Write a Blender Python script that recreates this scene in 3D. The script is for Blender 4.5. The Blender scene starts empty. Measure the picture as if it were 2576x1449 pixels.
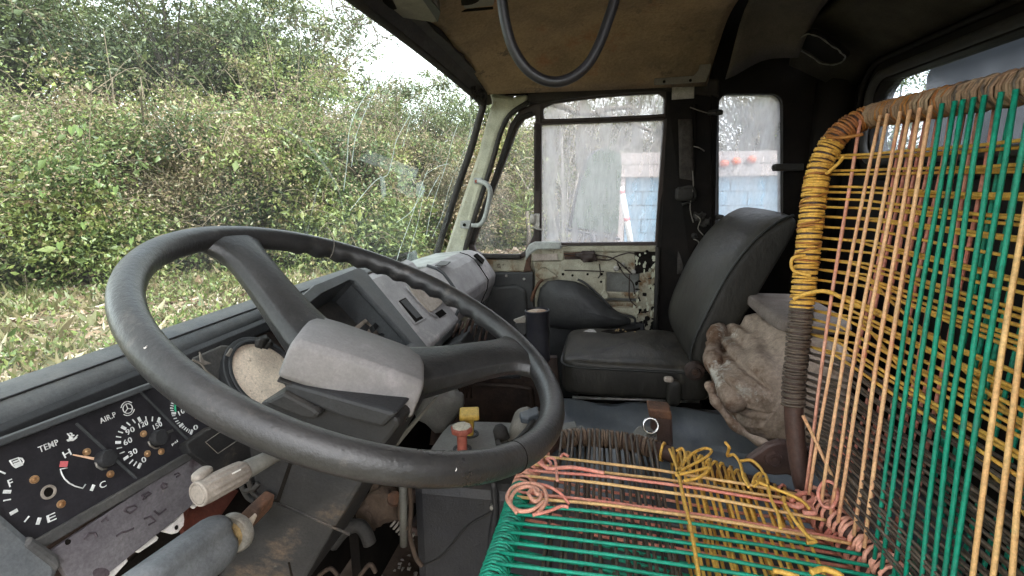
import bpy, math, random
import numpy as np
from mathutils import Vector, Matrix

random.seed(7)
RNG = np.random.default_rng(11)
SC = bpy.context.scene
COL = SC.collection
rad = math.radians

# ---------------------------------------------------------------- camera
# x runs across the cab, y towards the windshield, z up; the lens is the origin
GROUND = -1.6
YAW, PITCH, ROLL, FOC = rad(9.8), rad(11.5), rad(0.5), 1280.0
cy, sy, cp, sp = math.cos(YAW), math.sin(YAW), math.cos(PITCH), math.sin(PITCH)
_f = Vector((cy * cp, sy * cp, -sp)); _r = Vector((sy, -cy, 0.0)); _d = _f.cross(_r)
_r2 = _r * math.cos(ROLL) + _d * math.sin(ROLL)
_d2 = -_r * math.sin(ROLL) + _d * math.cos(ROLL)
cam = bpy.data.cameras.new('camera'); cam.sensor_width = 36.0; cam.lens = 36.0 * FOC / 2576.0
cam.clip_start = 0.02; cam.clip_end = 600.0
camo = bpy.data.objects.new('camera', cam); COL.objects.link(camo)
camo.matrix_world = Matrix(((_r2.x, -_d2.x, -_f.x, 0), (_r2.y, -_d2.y, -_f.y, 0), (_r2.z, -_d2.z, -_f.z, 0), (0, 0, 0, 1)))
SC.camera = camo

# ---------------------------------------------------------------- sky, sun, exposure
SUN_EL, SUN_AZ = rad(56), rad(212)
wd = bpy.data.worlds.new('World'); SC.world = wd; wd.use_nodes = True
nt = wd.node_tree; nt.nodes.clear()
out = nt.nodes.new('ShaderNodeOutputWorld'); bg = nt.nodes.new('ShaderNodeBackground')
sky = nt.nodes.new('ShaderNodeTexSky'); sky.sky_type = 'NISHITA'; sky.sun_disc = False
sky.sun_elevation = SUN_EL; sky.sun_rotation = SUN_AZ; sky.air_density = 1.2; sky.dust_density = 2.0
bw = nt.nodes.new('ShaderNodeRGBToBW'); mixc = nt.nodes.new('ShaderNodeMixRGB')
tc = nt.nodes.new('ShaderNodeTexCoord'); nz = nt.nodes.new('ShaderNodeTexNoise')
nz.inputs['Scale'].default_value = 2.2; nz.inputs['Detail'].default_value = 6
cr = nt.nodes.new('ShaderNodeValToRGB')
cr.color_ramp.elements[0].position = 0.3; cr.color_ramp.elements[0].color = (0.72, 0.72, 0.72, 1)
cr.color_ramp.elements[1].position = 0.65; cr.color_ramp.elements[1].color = (0.97, 0.97, 0.97, 1)
nt.links.new(tc.outputs['Generated'], nz.inputs['Vector']); nt.links.new(nz.outputs['Fac'], cr.inputs['Fac'])
nt.links.new(sky.outputs['Color'], bw.inputs['Color']); nt.links.new(sky.outputs['Color'], mixc.inputs['Color1'])
nt.links.new(bw.outputs['Val'], mixc.inputs['Color2']); nt.links.new(cr.outputs['Color'], mixc.inputs['Fac'])
nt.links.new(mixc.outputs['Color'], bg.inputs['Color']); bg.inputs['Strength'].default_value = 0.15
nt.links.new(bg.outputs['Background'], out.inputs['Surface'])
sun = bpy.data.lights.new('sun', 'SUN'); sun.energy = 1.2; sun.angle = rad(14); sun.color = (1.0, 0.96, 0.9)
suno = bpy.data.objects.new('sun', sun); COL.objects.link(suno)
_sd = Vector((math.sin(SUN_AZ) * math.cos(SUN_EL), math.cos(SUN_AZ) * math.cos(SUN_EL), math.sin(SUN_EL)))
suno.rotation_euler = _sd.to_track_quat('Z', 'Y').to_euler(); suno.location = (-4, 4, 9)
SC.view_settings.view_transform = 'Standard'; SC.view_settings.look = 'None'
SC.view_settings.gamma = 1.0; SC.view_settings.use_curve_mapping = False
SC.view_settings.exposure = 3.0
cyc = SC.cycles
cyc.use_denoising = True; cyc.max_bounces = 10; cyc.diffuse_bounces = 5; cyc.glossy_bounces = 3
cyc.transmission_bounces = 6; cyc.transparent_max_bounces = 16; cyc.use_adaptive_sampling = True
cyc.adaptive_threshold = 0.02; cyc.caustics_reflective = False; cyc.caustics_refractive = False

# ---------------------------------------------------------------- measuring helpers
def ray(x, y):
    return _r2 * ((x - 1288) / FOC) + _d2 * ((y - 724.5) / FOC) + _f
def on_x(x, y, v): d = ray(x, y); return d * (v / d.x)
def on_y(x, y, v): d = ray(x, y); return d * (v / d.y)
def on_z(x, y, v): d = ray(x, y); return d * (v / d.z)
def on_plane(x, y, p, n): d = ray(x, y); return d * (Vector(p).dot(n) / d.dot(n))
def on_side(x, y, off=0.0):
    # inner face of the passenger side: upright below the belt line, leaning in above it
    p = on_x(x, y, 1.62 - off)
    if p.z > -0.18:
        p = on_plane(x, y, Vector((1.62 - off, 0, -0.18)), Vector((1, 0, 0.16)))
    return p
def lerp(a, b, t): return a + (b - a) * t
def smooth01(t): t = max(0.0, min(1.0, t)); return t * t * (3 - 2 * t)

# ---------------------------------------------------------------- mesh builder
class MB:
    def __init__(s): s.v = []; s.f = []
    def add(s, vs, fs):
        b = len(s.v); s.v += [Vector(p) for p in vs]; s.f += [tuple(i + b for i in f) for f in fs]; return s
    def box(s, c, size, R=None):
        c = Vector(c); h = Vector(size) / 2; P = []
        for k in range(8):
            q = Vector(((1 if k & 1 else -1) * h.x, (1 if k & 2 else -1) * h.y, (1 if k & 4 else -1) * h.z))
            P.append(c + (R @ q if R else q))
        return s.add(P, [(0, 2, 3, 1), (4, 5, 7, 6), (0, 1, 5, 4), (2, 6, 7, 3), (0, 4, 6, 2), (1, 3, 7, 5)])
    def prism(s, pts, vec):
        n = len(pts); vec = Vector(vec); P = [Vector(p) for p in pts]
        return s.add(P + [p + vec for p in P], [tuple(range(n))[::-1], tuple(range(n, 2 * n))] +
                     [(i, (i + 1) % n, n + (i + 1) % n, n + i) for i in range(n)])
    def ring(s, outer, inner, vec):
        n = len(outer); vec = Vector(vec); o = [Vector(p) for p in outer]; i_ = [Vector(p) for p in inner]
        P = o + i_ + [p + vec for p in o] + [p + vec for p in i_]; F = []
        for k in range(n):
            j = (k + 1) % n
            F += [(k, n + k, n + j, j), (2 * n + k, 2 * n + j, 3 * n + j, 3 * n + k),
                  (k, j, 2 * n + j, 2 * n + k), (n + k, 3 * n + k, 3 * n + j, n + j)]
        return s.add(P, F)
    def loft(s, loops, cap=True, closed=False):
        n = len(loops[0]); m = len(loops); P = [Vector(p) for l in loops for p in l]; F = []
        for a in range(m if closed else m - 1):
            b = (a + 1) % m
            for k in range(n):
                j = (k + 1) % n; F.append((a * n + k, a * n + j, b * n + j, b * n + k))
        if cap and not closed: F += [tuple(range(n))[::-1], tuple(range((m - 1) * n, m * n))]
        return s.add(P, F)
    def tube(s, path, r, n=8, closed=False, cap=True, flat=None):
        P = [Vector(p) for p in path]; m = len(P); loops = []; nrm = None
        for i in range(m):
            if closed: t = P[(i + 1) % m] - P[i - 1]
            else: t = P[min(i + 1, m - 1)] - P[max(i - 1, 0)]
            if t.length < 1e-9: t = Vector((0, 0, 1))
            t.normalize()
            if nrm is None:
                nrm = t.cross(Vector((0, 0, 1)))
                if nrm.length < 1e-3: nrm = t.cross(Vector((1, 0, 0)))
            nrm = nrm - t * nrm.dot(t)
            if nrm.length < 1e-6: nrm = t.orthogonal()
            nrm.normalize(); b = t.cross(nrm)
            rr = r[i] if isinstance(r, (list, tuple)) else r
            loops.append([P[i] + nrm * (math.cos(2 * math.pi * k / n) * rr) + b * (math.sin(2 * math.pi * k / n) * rr) for k in range(n)])
        return s.loft(loops, cap, closed)
    def lathe(s, org, axis, prof, n=24, cap=True):
        a = Vector(axis).normalized(); u = a.orthogonal().normalized(); w = a.cross(u); org = Vector(org)
        return s.loft([[org + a * h + u * (r * math.cos(2 * math.pi * k / n)) + w * (r * math.sin(2 * math.pi * k / n)) for k in range(n)] for r, h in prof], cap)
    def sheet(s, fn, nu, nv, thick=None):
        P = [Vector(fn(i / nu, j / nv)) for j in range(nv + 1) for i in range(nu + 1)]; w = nu + 1
        F = [(j * w + i, j * w + i + 1, (j + 1) * w + i + 1, (j + 1) * w + i) for j in range(nv) for i in range(nu)]
        if thick is not None:
            t = Vector(thick); N = len(P); P += [p + t for p in P]
            F += [tuple(reversed([q + N for q in f])) for f in F]
            e = [(i, 0) for i in range(nu)] + [(nu, j) for j in range(nv)]
            bd = [j for j in range(w)] + [j * w + nu for j in range(1, nv + 1)] + [nv * w + i for i in range(nu - 1, -1, -1)] + [j * w for j in range(nv - 1, 0, -1)]
            for k in range(len(bd)):
                a, b = bd[k], bd[(k + 1) % len(bd)]; F.append((b, a, a + N, b + N))
        return s.add(P, F)
    def puff(s, c, h, e=0.5, R=None, n=24, m=14, wob=0.0, seed=0):
        # rounded pillow-like solid (superellipsoid) with soft lumps
        c = Vector(c); P = []; rr = random.Random(seed); ph = [rr.uniform(0, 6.28) for _ in range(6)]
        sg = lambda v, p: math.copysign(abs(v) ** p, v)
        for j in range(m + 1):
            b = -math.pi / 2 + math.pi * j / m
            for i in range(n):
                a = 2 * math.pi * i / n
                q = Vector((h[0] * sg(math.cos(b), e) * sg(math.cos(a), e), h[1] * sg(math.cos(b), e) * sg(math.sin(a), e), h[2] * sg(math.sin(b), e)))
                if wob:
                    k = 1 + wob * (math.sin(3 * a + ph[0] + 2 * b) + 0.6 * math.sin(5 * a - 3 * b + ph[1]) + 0.5 * math.sin(7 * b + 2 * a + ph[2])) / 2
                    q *= k
                P.append(c + (R @ q if R else q))
        F = [(j * n + i, j * n + (i + 1) % n, (j + 1) * n + (i + 1) % n, (j + 1) * n + i) for j in range(m) for i in range(n)]
        return s.add(P, F)

WOFF = {}
def _mesh(name, mb, off):
    me = bpy.data.meshes.new(name); me.from_pydata([tuple(p - off) for p in mb.v], [], mb.f); me.update(); return me
def _finish(o, me, mat, smooth, bevel, sub):
    if mat: me.materials.append(mat)
    # make the normals face outwards and merge doubled points
    import bmesh
    bm = bmesh.new(); bm.from_mesh(me); bmesh.ops.remove_doubles(bm, verts=bm.verts, dist=1e-6)
    bmesh.ops.recalc_face_normals(bm, faces=bm.faces); bm.to_mesh(me); bm.free()
    if smooth:
        for p in me.polygons: p.use_smooth = True
        if smooth != 'all':
            md = None
            try: me.set_sharp_from_angle(angle=rad(smooth if smooth is not True else 40))
            except Exception: pass
    if bevel:
        b = o.modifiers.new('soft_edges', 'BEVEL'); b.width = bevel; b.segments = 2; b.limit_method = 'ANGLE'; b.angle_limit = rad(35)
        b.use_clamp_overlap = True; b.harden_normals = False
    if sub:
        m = o.modifiers.new('round', 'SUBSURF'); m.levels = sub; m.render_levels = sub
def props(o, label=None, cat=None, group=None, kind=None):
    if label: o['label'] = label
    if cat: o['category'] = cat
    if group: o['group'] = group
    if kind: o['kind'] = kind
    return o
def thing(name, label, cat, loc, group=None):
    o = bpy.data.objects.new(name, None); COL.objects.link(o); o.location = loc; o.empty_display_size = 0.05
    WOFF[o.name] = Vector(loc); return props(o, label, cat, group, 'thing')
def part(par, name, mb, mat, smooth=False, bevel=0, sub=0, label=None, kind=None):
    off = WOFF[par.name]
    me = _mesh(name, mb, off); o = bpy.data.objects.new(name, me); COL.objects.link(o); o.parent = par
    _finish(o, me, mat, smooth, bevel, sub); WOFF[o.name] = off
    return props(o, label, None, None, kind)
def solo(name, label, cat, mb, mat, smooth=False, bevel=0, sub=0, group=None, kind='thing', loc=None):
    if loc is None:
        n = len(mb.v); loc = Vector((sum(p.x for p in mb.v) / n, sum(p.y for p in mb.v) / n, min(p.z for p in mb.v)))
    me = _mesh(name, mb, Vector(loc)); o = bpy.data.objects.new(name, me); COL.objects.link(o); o.location = loc
    _finish(o, me, mat, smooth, bevel, sub); WOFF[o.name] = Vector(loc)
    return props(o, label, cat, group, kind)
def copy_thing(o, loc, rz=0.0, sc=1.0, label=None, group=None):
    c = o.copy(); COL.objects.link(c); c.location = loc; c.rotation_euler = (0, 0, rz); c.scale = (sc, sc, sc) if not isinstance(sc, tuple) else sc
    if label: c['label'] = label
    if group: c['group'] = group
    for ch in o.children:
        d = ch.copy(); COL.objects.link(d); d.parent = c
        for g in ch.children:
            e = g.copy(); COL.objects.link(e); e.parent = d
    return c
def spline(pts, n=10, closed=False):
    # Catmull-Rom through the points
    P = [Vector(p) for p in pts]; m = len(P); out_ = []
    for i in range(m if closed else m - 1):
        p0 = P[(i - 1) % m] if closed or i > 0 else P[0]; p1 = P[i]; p2 = P[(i + 1) % m]
        p3 = P[(i + 2) % m] if closed or i + 2 < m else P[-1]
        for k in range(n):
            t = k / n
            out_.append(0.5 * ((2 * p1) + (p2 - p0) * t + (2 * p0 - 5 * p1 + 4 * p2 - p3) * t * t + (3 * p1 - p0 - 3 * p2 + p3) * t ** 3))
    if not closed: out_.append(P[-1])
    return out_
def coil(path, r, pitch, cr_, wob=0.0, seg=9, jit=0.0, seed=1, n=5):
    # one cord wound round a bar: helix of radius r along the path
    P = [Vector(p) for p in path]; L = [0.0]
    for i in range(1, len(P)): L.append(L[-1] + (P[i] - P[i - 1]).length)
    tot = L[-1]; turns = tot / pitch; N = max(4, int(turns * seg)); pts = []; nrm = None; rr = random.Random(seed)
    k = 0; ph = 0.0
    for q in range(N + 1):
        s_ = tot * q / N + (jit * pitch * math.sin(q * 0.37 + seed) if jit else 0)
        s_ = max(0.0, min(tot, s_)); k = 0
        while k < len(P) - 2 and L[k + 1] < s_: k += 1
        t = (s_ - L[k]) / max(1e-9, L[k + 1] - L[k]); c = P[k].lerp(P[k + 1], t)
        a, b = P[max(0, k - 1)], P[min(len(P) - 1, k + 2)]; T = (b - a).normalized()
        if nrm is None: nrm = T.orthogonal()
        nrm = (nrm - T * nrm.dot(T)).normalized(); B = T.cross(nrm)
        ang = 2 * math.pi * q / seg; ro = r + (rr.uniform(-wob, wob) if wob else 0)
        pts.append(c + nrm * (math.cos(ang) * ro) + B * (math.sin(ang) * ro))
    return MB().tube(pts, cr_, n)

# ---------------------------------------------------------------- materials
def C(r, g, b):
    f = lambda v: (v / 255 / 12.92) if v / 255 <= 0.04045 else ((v / 255 + 0.055) / 1.055) ** 2.4
    return (f(r), f(g), f(b))
def A3(c): return (c[0], c[1], c[2], 1.0)
def mat(name, c1, c2=None, scale=9.0, rough=0.6, bump=0.0, bscale=120.0, c3=None, sscale=25.0, samt=0.5, metallic=0.0,
        stretch=(1, 1, 1), spec=0.35, grain=330.0, gamt=0.26, c4=None, s4=70.0, a4=0.42, dust=0.0, dustc=(0.2, 0.18, 0.155), rvar=0.15, lo=0.38, hi=0.62):
    m = bpy.data.materials.new(name); m.use_nodes = True; N = m.node_tree.nodes; Lk = m.node_tree.links
    b = N['Principled BSDF']; b.inputs['Metallic'].default_value = metallic
    b.inputs['Specular IOR Level'].default_value = spec
    tcn = N.new('ShaderNodeTexCoord'); mp = N.new('ShaderNodeMapping'); mp.inputs['Scale'].default_value = stretch
    Lk.new(tcn.outputs['Object'], mp.inputs['Vector'])
    def noise(sc, det=6.0, ro=0.6, mapped=True):
        t = N.new('ShaderNodeTexNoise'); t.inputs['Scale'].default_value = sc; t.inputs['Detail'].default_value = det
        t.inputs['Roughness'].default_value = ro; Lk.new(mp.outputs['Vector'], t.inputs['Vector']); return t
    def ramp(src, a, c):
        r = N.new('ShaderNodeValToRGB'); r.color_ramp.elements[0].position = a; r.color_ramp.elements[1].position = c
        Lk.new(src, r.inputs['Fac']); return r
    def mix(fac, ca, cb):
        x = N.new('ShaderNodeMixRGB'); Lk.new(fac, x.inputs['Fac'])
        for sl, cc in (('Color1', ca), ('Color2', cb)):
            if isinstance(cc, tuple): x.inputs[sl].default_value = A3(cc)
            else: Lk.new(cc, x.inputs[sl])
        return x.outputs['Color']
    n1 = noise(scale); col = mix(ramp(n1.outputs['Fac'], lo, hi).outputs['Color'], c1, c2 or tuple(v * 0.75 for v in c1))
    if c3:
        n2 = noise(sscale, 8.0, 0.7); col = mix(ramp(n2.outputs['Fac'], 1 - samt, min(1.0, 1 - samt + 0.1)).outputs['Color'], col, c3)
    if c4:
        n4 = noise(s4, 8.0, 0.75); col = mix(ramp(n4.outputs['Fac'], 1 - a4, min(1.0, 1 - a4 + 0.07)).outputs['Color'], col, c4)
    # blotches and grain that belong to the surface itself
    for gs, ga, gb in ((scale * 3.1, 0.78, 1.2), (grain, 1 - gamt, 1 + gamt)):
        ng = noise(gs, 9.0, 0.72); mg = N.new('ShaderNodeMapRange'); mg.inputs['From Min'].default_value = 0.3; mg.inputs['From Max'].default_value = 0.7
        mg.inputs['To Min'].default_value = ga; mg.inputs['To Max'].default_value = gb; Lk.new(ng.outputs['Fac'], mg.inputs['Value'])
        vm = N.new('ShaderNodeVectorMath'); vm.operation = 'SCALE'; Lk.new(col, vm.inputs[0]); Lk.new(mg.outputs['Result'], vm.inputs['Scale']); col = vm.outputs['Vector']
    if dust:
        # dust that has settled on what faces up
        ge = N.new('ShaderNodeNewGeometry'); sx = N.new('ShaderNodeSeparateXYZ'); Lk.new(ge.outputs['Normal'], sx.inputs['Vector'])
        mz = N.new('ShaderNodeMapRange'); mz.inputs['From Min'].default_value = 0.15; mz.inputs['From Max'].default_value = 0.95; mz.inputs['To Max'].default_value = 1.0; Lk.new(sx.outputs['Z'], mz.inputs['Value'])
        nd = noise(14.0, 9.0, 0.75); md = N.new('ShaderNodeMapRange'); md.inputs['From Min'].default_value = 0.38; md.inputs['From Max'].default_value = 0.66; md.inputs['To Max'].default_value = dust; Lk.new(nd.outputs['Fac'], md.inputs['Value'])
        mm = N.new('ShaderNodeMath'); mm.operation = 'MULTIPLY'; Lk.new(mz.outputs['Result'], mm.inputs[0]); Lk.new(md.outputs['Result'], mm.inputs[1]); col = mix(mm.outputs['Value'], col, dustc)
    Lk.new(col, b.inputs['Base Color'])
    mr = N.new('ShaderNodeMapRange'); mr.inputs['To Min'].default_value = max(0.05, rough - rvar); mr.inputs['To Max'].default_value = min(1.0, rough + rvar)
    Lk.new(n1.outputs['Fac'], mr.inputs['Value']); Lk.new(mr.outputs['Result'], b.inputs['Roughness'])
    if bump:
        nb = noise(bscale, 5.0, 0.65); bp = N.new('ShaderNodeBump'); bp.inputs['Strength'].default_value = bump; bp.inputs['Distance'].default_value = 0.004
        Lk.new(nb.outputs['Fac'], bp.inputs['Height']); Lk.new(bp.outputs['Normal'], b.inputs['Normal'])
    return m
def glass(name, tint, dust, dlo, dhi, stretch=(1, 1, 1), scale=6.0, gl=0.05, dcol=(0.8, 0.8, 0.8)):
    # thin pane: clear, a weak mirror and a film of dust
    m = bpy.data.materials.new(name); m.use_nodes = True; N = m.node_tree.nodes; Lk = m.node_tree.links; N.clear()
    o = N.new('ShaderNodeOutputMaterial'); tr = N.new('ShaderNodeBsdfTransparent'); tr.inputs['Color'].default_value = A3(tint)
    df = N.new('ShaderNodeBsdfDiffuse'); df.inputs['Color'].default_value = A3(dcol)
    tl = N.new('ShaderNodeBsdfTranslucent'); tl.inputs['Color'].default_value = A3(dcol)
    m1 = N.new('ShaderNodeMixShader'); m1.inputs[0].default_value = 0.6; Lk.new(df.outputs[0], m1.inputs[1]); Lk.new(tl.outputs[0], m1.inputs[2])
    tcn = N.new('ShaderNodeTexCoord'); mp = N.new('ShaderNodeMapping'); mp.inputs['Scale'].default_value = stretch; Lk.new(tcn.outputs['Object'], mp.inputs['Vector'])
    t = N.new('ShaderNodeTexNoise'); t.inputs['Scale'].default_value = scale; t.inputs['Detail'].default_value = 9; t.inputs['Roughness'].default_value = 0.68
    Lk.new(mp.outputs['Vector'], t.inputs['Vector'])
    mr = N.new('ShaderNodeMapRange'); mr.inputs['From Min'].default_value = 0.35; mr.inputs['From Max'].default_value = 0.7
    mr.inputs['To Min'].default_value = dlo; mr.inputs['To Max'].default_value = dhi; Lk.new(t.outputs['Fac'], mr.inputs['Value'])
    m2 = N.new('ShaderNodeMixShader'); Lk.new(mr.outputs['Result'], m2.inputs[0]); Lk.new(tr.outputs[0], m2.inputs[1]); Lk.new(m1.outputs[0], m2.inputs[2])
    g = N.new('ShaderNodeBsdfGlossy'); g.inputs['Roughness'].default_value = 0.04
    m3 = N.new('ShaderNodeMixShader'); m3.inputs[0].default_value = gl; Lk.new(m2.outputs[0], m3.inputs[1]); Lk.new(g.outputs[0], m3.inputs[2])
    Lk.new(m3.outputs[0], o.inputs['Surface']); return m
def leafmat(name, cols, trans=0.35):
    # colours chosen leaf by leaf from a per-leaf number
    m = bpy.data.materials.new(name); m.use_nodes = True; N = m.node_tree.nodes; Lk = m.node_tree.links; N.clear()
    o = N.new('ShaderNodeOutputMaterial'); at = N.new('ShaderNodeAttribute'); at.attribute_name = 'leaf_id'
    r = N.new('ShaderNodeValToRGB'); el = r.color_ramp.elements
    while len(el) < len(cols): el.new(0.5)
    for i, (p, c) in enumerate(cols): el[i].position = p; el[i].color = A3(c)
    Lk.new(at.outputs['Fac'], r.inputs['Fac'])
    d = N.new('ShaderNodeBsdfDiffuse'); t = N.new('ShaderNodeBsdfTranslucent'); Lk.new(r.outputs['Color'], d.inputs['Color']); Lk.new(r.outputs['Color'], t.inputs['Color'])
    mx = N.new('ShaderNodeMixShader'); mx.inputs[0].default_value = trans; Lk.new(d.outputs[0], mx.inputs[1]); Lk.new(t.outputs[0], mx.inputs[2])
    g = N.new('ShaderNodeBsdfGlossy'); g.inputs['Roughness'].default_value = 0.45; mx2 = N.new('ShaderNodeMixShader'); mx2.inputs[0].default_value = 0.04
    Lk.new(mx.outputs[0], mx2.inputs[1]); Lk.new(g.outputs[0], mx2.inputs[2]); Lk.new(mx2.outputs[0], o.inputs['Surface']); return m

M = {}
M['black'] = mat('black_plastic', (0.028, 0.028, 0.03), (0.018, 0.018, 0.019), rough=0.55, bump=0.15, bscale=300)
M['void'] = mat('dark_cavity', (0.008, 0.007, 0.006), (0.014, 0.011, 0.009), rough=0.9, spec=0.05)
M['rubber'] = mat('perished_rubber', (0.02, 0.019, 0.018), (0.035, 0.03, 0.026), rough=0.75, bump=0.4, bscale=160)
M['wheel'] = mat('worn_wheel_plastic', (0.018, 0.018, 0.019), (0.033, 0.032, 0.033), scale=11, rough=0.38, rvar=0.25, bump=0.2, bscale=200, c3=(0.085, 0.075, 0.068), sscale=16, samt=0.42, c4=(0.12, 0.11, 0.1), s4=60, a4=0.33, spec=0.5, dust=0.14)
M['dash'] = mat('dusty_dash_plastic', (0.045, 0.048, 0.052), (0.07, 0.074, 0.078), scale=6, rough=0.5, bump=0.12, bscale=420, c3=(0.13, 0.125, 0.12), sscale=30, samt=0.34, dust=0.35)
M['dashdark'] = mat('dark_dash_plastic', (0.04, 0.04, 0.042), (0.065, 0.063, 0.06), scale=14, rough=0.6, bump=0.15, bscale=320, c3=(0.1, 0.088, 0.075), sscale=40, samt=0.36, dust=0.4)
M['shroud'] = mat('scuffed_column_plastic', (0.018, 0.018, 0.019), (0.03, 0.028, 0.027), scale=9, spec=0.25, rough=0.55, bump=0.15, bscale=260, c3=(0.085, 0.062, 0.045), sscale=9, samt=0.42, stretch=(1, 1, 1.6), c4=(0.1, 0.092, 0.085), s4=60, a4=0.34, dust=0.3, dustc=(0.13, 0.105, 0.08))
M['pad'] = mat('pale_hub_plastic', (0.235, 0.218, 0.218), (0.19, 0.178, 0.175), scale=5, rough=0.62, bump=0.08, bscale=400, c3=(0.27, 0.245, 0.245), sscale=6, samt=0.42, c4=(0.12, 0.105, 0.09), s4=38, a4=0.3, gamt=0.14)
M['console'] = mat('faded_console_plastic', (0.37, 0.35, 0.355), (0.3, 0.285, 0.285), scale=6, rough=0.65, bump=0.08, bscale=400, gamt=0.15, c3=(0.46, 0.42, 0.42), sscale=11, samt=0.45, c4=(0.2, 0.185, 0.17), s4=60, a4=0.32)
M['card'] = mat('stained_pale_board', (0.46, 0.39, 0.34), (0.35, 0.29, 0.24), scale=18, rough=0.8, bump=0.2, bscale=120)
M['cream'] = mat('chipped_cream_paint', (0.4, 0.375, 0.29), (0.28, 0.25, 0.18), scale=9, rough=0.6, bump=0.3, bscale=90, c3=(0.17, 0.1, 0.048), sscale=12, samt=0.47, c4=(0.05, 0.025, 0.014), s4=26, a4=0.41)
M['pillar'] = mat('stained_cream_pillar', (0.5, 0.5, 0.4), (0.4, 0.39, 0.28), scale=6, rough=0.55, c3=(0.33, 0.28, 0.15), sscale=15, samt=0.4, c4=(0.12, 0.08, 0.045), s4=45, a4=0.31)
M['rust'] = mat('flaking_rust', (0.14, 0.065, 0.035), (0.06, 0.035, 0.025), scale=22, rough=0.85, bump=0.5, bscale=120, c3=(0.22, 0.1, 0.04), sscale=50, samt=0.38)
M['rustcord'] = mat('dusty_brown_winding', (0.17, 0.115, 0.078), (0.12, 0.078, 0.052), scale=30, rough=0.5, bump=0.2, bscale=300, c3=(0.31, 0.24, 0.19), sscale=45, samt=0.4)
M['rustdark'] = mat('dark_rusty_metal', (0.06, 0.036, 0.028), (0.035, 0.024, 0.02), scale=25, rough=0.7, bump=0.35, bscale=150, c3=(0.11, 0.06, 0.04), sscale=45, samt=0.36)
M['tube'] = mat('brown_painted_tube', (0.075, 0.042, 0.033), (0.05, 0.03, 0.026), scale=18, rough=0.5, bump=0.25, bscale=120, c3=(0.16, 0.085, 0.05), sscale=45, samt=0.38)
M['liner'] = mat('stained_headliner', (0.36, 0.25, 0.155), (0.22, 0.16, 0.108), scale=3.5, spec=0.08, rough=0.9, bump=0.9, bscale=60, c3=(0.32, 0.165, 0.095), sscale=4, samt=0.44, c4=(0.15, 0.115, 0.085), s4=9, a4=0.42, grain=160, gamt=0.2)
M['liner2'] = mat('grey_headliner_flap', (0.1, 0.082, 0.07), (0.07, 0.058, 0.05), scale=6, rough=0.9, bump=0.3, bscale=60)
M['trim'] = mat('grey_brown_trim', (0.2, 0.18, 0.155), (0.16, 0.14, 0.12), scale=10, rough=0.6, bump=0.12, bscale=250)
M['header'] = mat('dark_brown_header', (0.035, 0.028, 0.025), (0.022, 0.017, 0.016), scale=12, rough=0.7, bump=0.3, bscale=80, c3=(0.08, 0.06, 0.05), sscale=30, samt=0.36)
M['cabdark'] = mat('sooty_cab_paint', (0.008, 0.007, 0.0066), (0.014, 0.011, 0.0095), spec=0.08, scale=10, rough=0.6, bump=0.1, bscale=80, c3=(0.028, 0.022, 0.018), sscale=38, samt=0.31)
M['header2'] = mat('dull_olive_brown_panel', (0.05, 0.043, 0.034), (0.034, 0.03, 0.024), scale=8, spec=0.1, rough=0.8, bump=0.2, bscale=60)
M['doorframe'] = mat('rusted_door_frame', (0.03, 0.022, 0.02), (0.045, 0.03, 0.026), scale=18, rough=0.55, bump=0.2, bscale=120, c3=(0.1, 0.08, 0.065), sscale=40, samt=0.33)
M['vinyl'] = mat('black_green_seat_vinyl', (0.017, 0.0155, 0.013), (0.03, 0.027, 0.022), scale=6, rough=0.48, rvar=0.2, bump=0.45, bscale=34, c3=(0.075, 0.066, 0.052), sscale=9, samt=0.4, stretch=(1, 2.2, 1), spec=0.3, dust=0.4, dustc=(0.11, 0.088, 0.065))
M['seam'] = mat('seam_piping', (0.02, 0.02, 0.018), rough=0.5)
M['foam'] = mat('yellowed_foam', (0.42, 0.31, 0.17), (0.3, 0.2, 0.1), scale=60, rough=0.95, bump=0.6, bscale=200)
M['tarp'] = mat('blue_grey_rubber_mat', (0.055, 0.066, 0.08), (0.075, 0.083, 0.092), scale=4, rough=0.36, bump=0.12, bscale=35, c3=(0.12, 0.125, 0.13), sscale=12, samt=0.36, stretch=(1, 2.4, 1), dust=0.4, dustc=(0.17, 0.17, 0.165))
M['quilt'] = mat('grimy_mattress_cloth', spec=0.1, c1=(0.31, 0.24, 0.19), c2=(0.2, 0.145, 0.108), scale=7, rough=0.95, bump=0.9, bscale=55, c3=(0.11, 0.062, 0.038), sscale=7, samt=0.5, c4=(0.42, 0.385, 0.335), s4=9, a4=0.42, grain=160, gamt=0.3)
M['floor'] = mat('filthy_floor', (0.04, 0.026, 0.018), (0.075, 0.05, 0.034), scale=9, rough=0.85, bump=0.7, bscale=45, c3=(0.018, 0.02, 0.024), sscale=8, samt=0.45, c4=(0.13, 0.1, 0.075), s4=40, a4=0.33)
M['blackbox'] = mat('black_engine_cover', (0.022, 0.022, 0.025), (0.03, 0.029, 0.029), scale=8, rough=0.5, bump=0.25, bscale=220, c3=(0.06, 0.052, 0.046), sscale=50, samt=0.31, dust=0.5, dustc=(0.1, 0.075, 0.055))
M['pocket'] = mat('creased_black_leathercloth', (0.035, 0.035, 0.037), (0.05, 0.049, 0.047), scale=8, rough=0.5, bump=0.4, bscale=60, c3=(0.08, 0.075, 0.068), sscale=22, samt=0.34)
M['clusterface'] = mat('gauge_black', (0.018, 0.017, 0.02), (0.024, 0.022, 0.026), scale=20, rough=0.5, bump=0.1, bscale=400, c3=(0.05, 0.046, 0.046), sscale=70, samt=0.31)
M['white'] = mat('white_print', (0.72, 0.73, 0.72), (0.6, 0.61, 0.6), scale=60, rough=0.6)
M['whitep'] = mat('broken_white_plastic', (0.75, 0.72, 0.7), (0.62, 0.58, 0.55), scale=30, rough=0.5)
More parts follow.
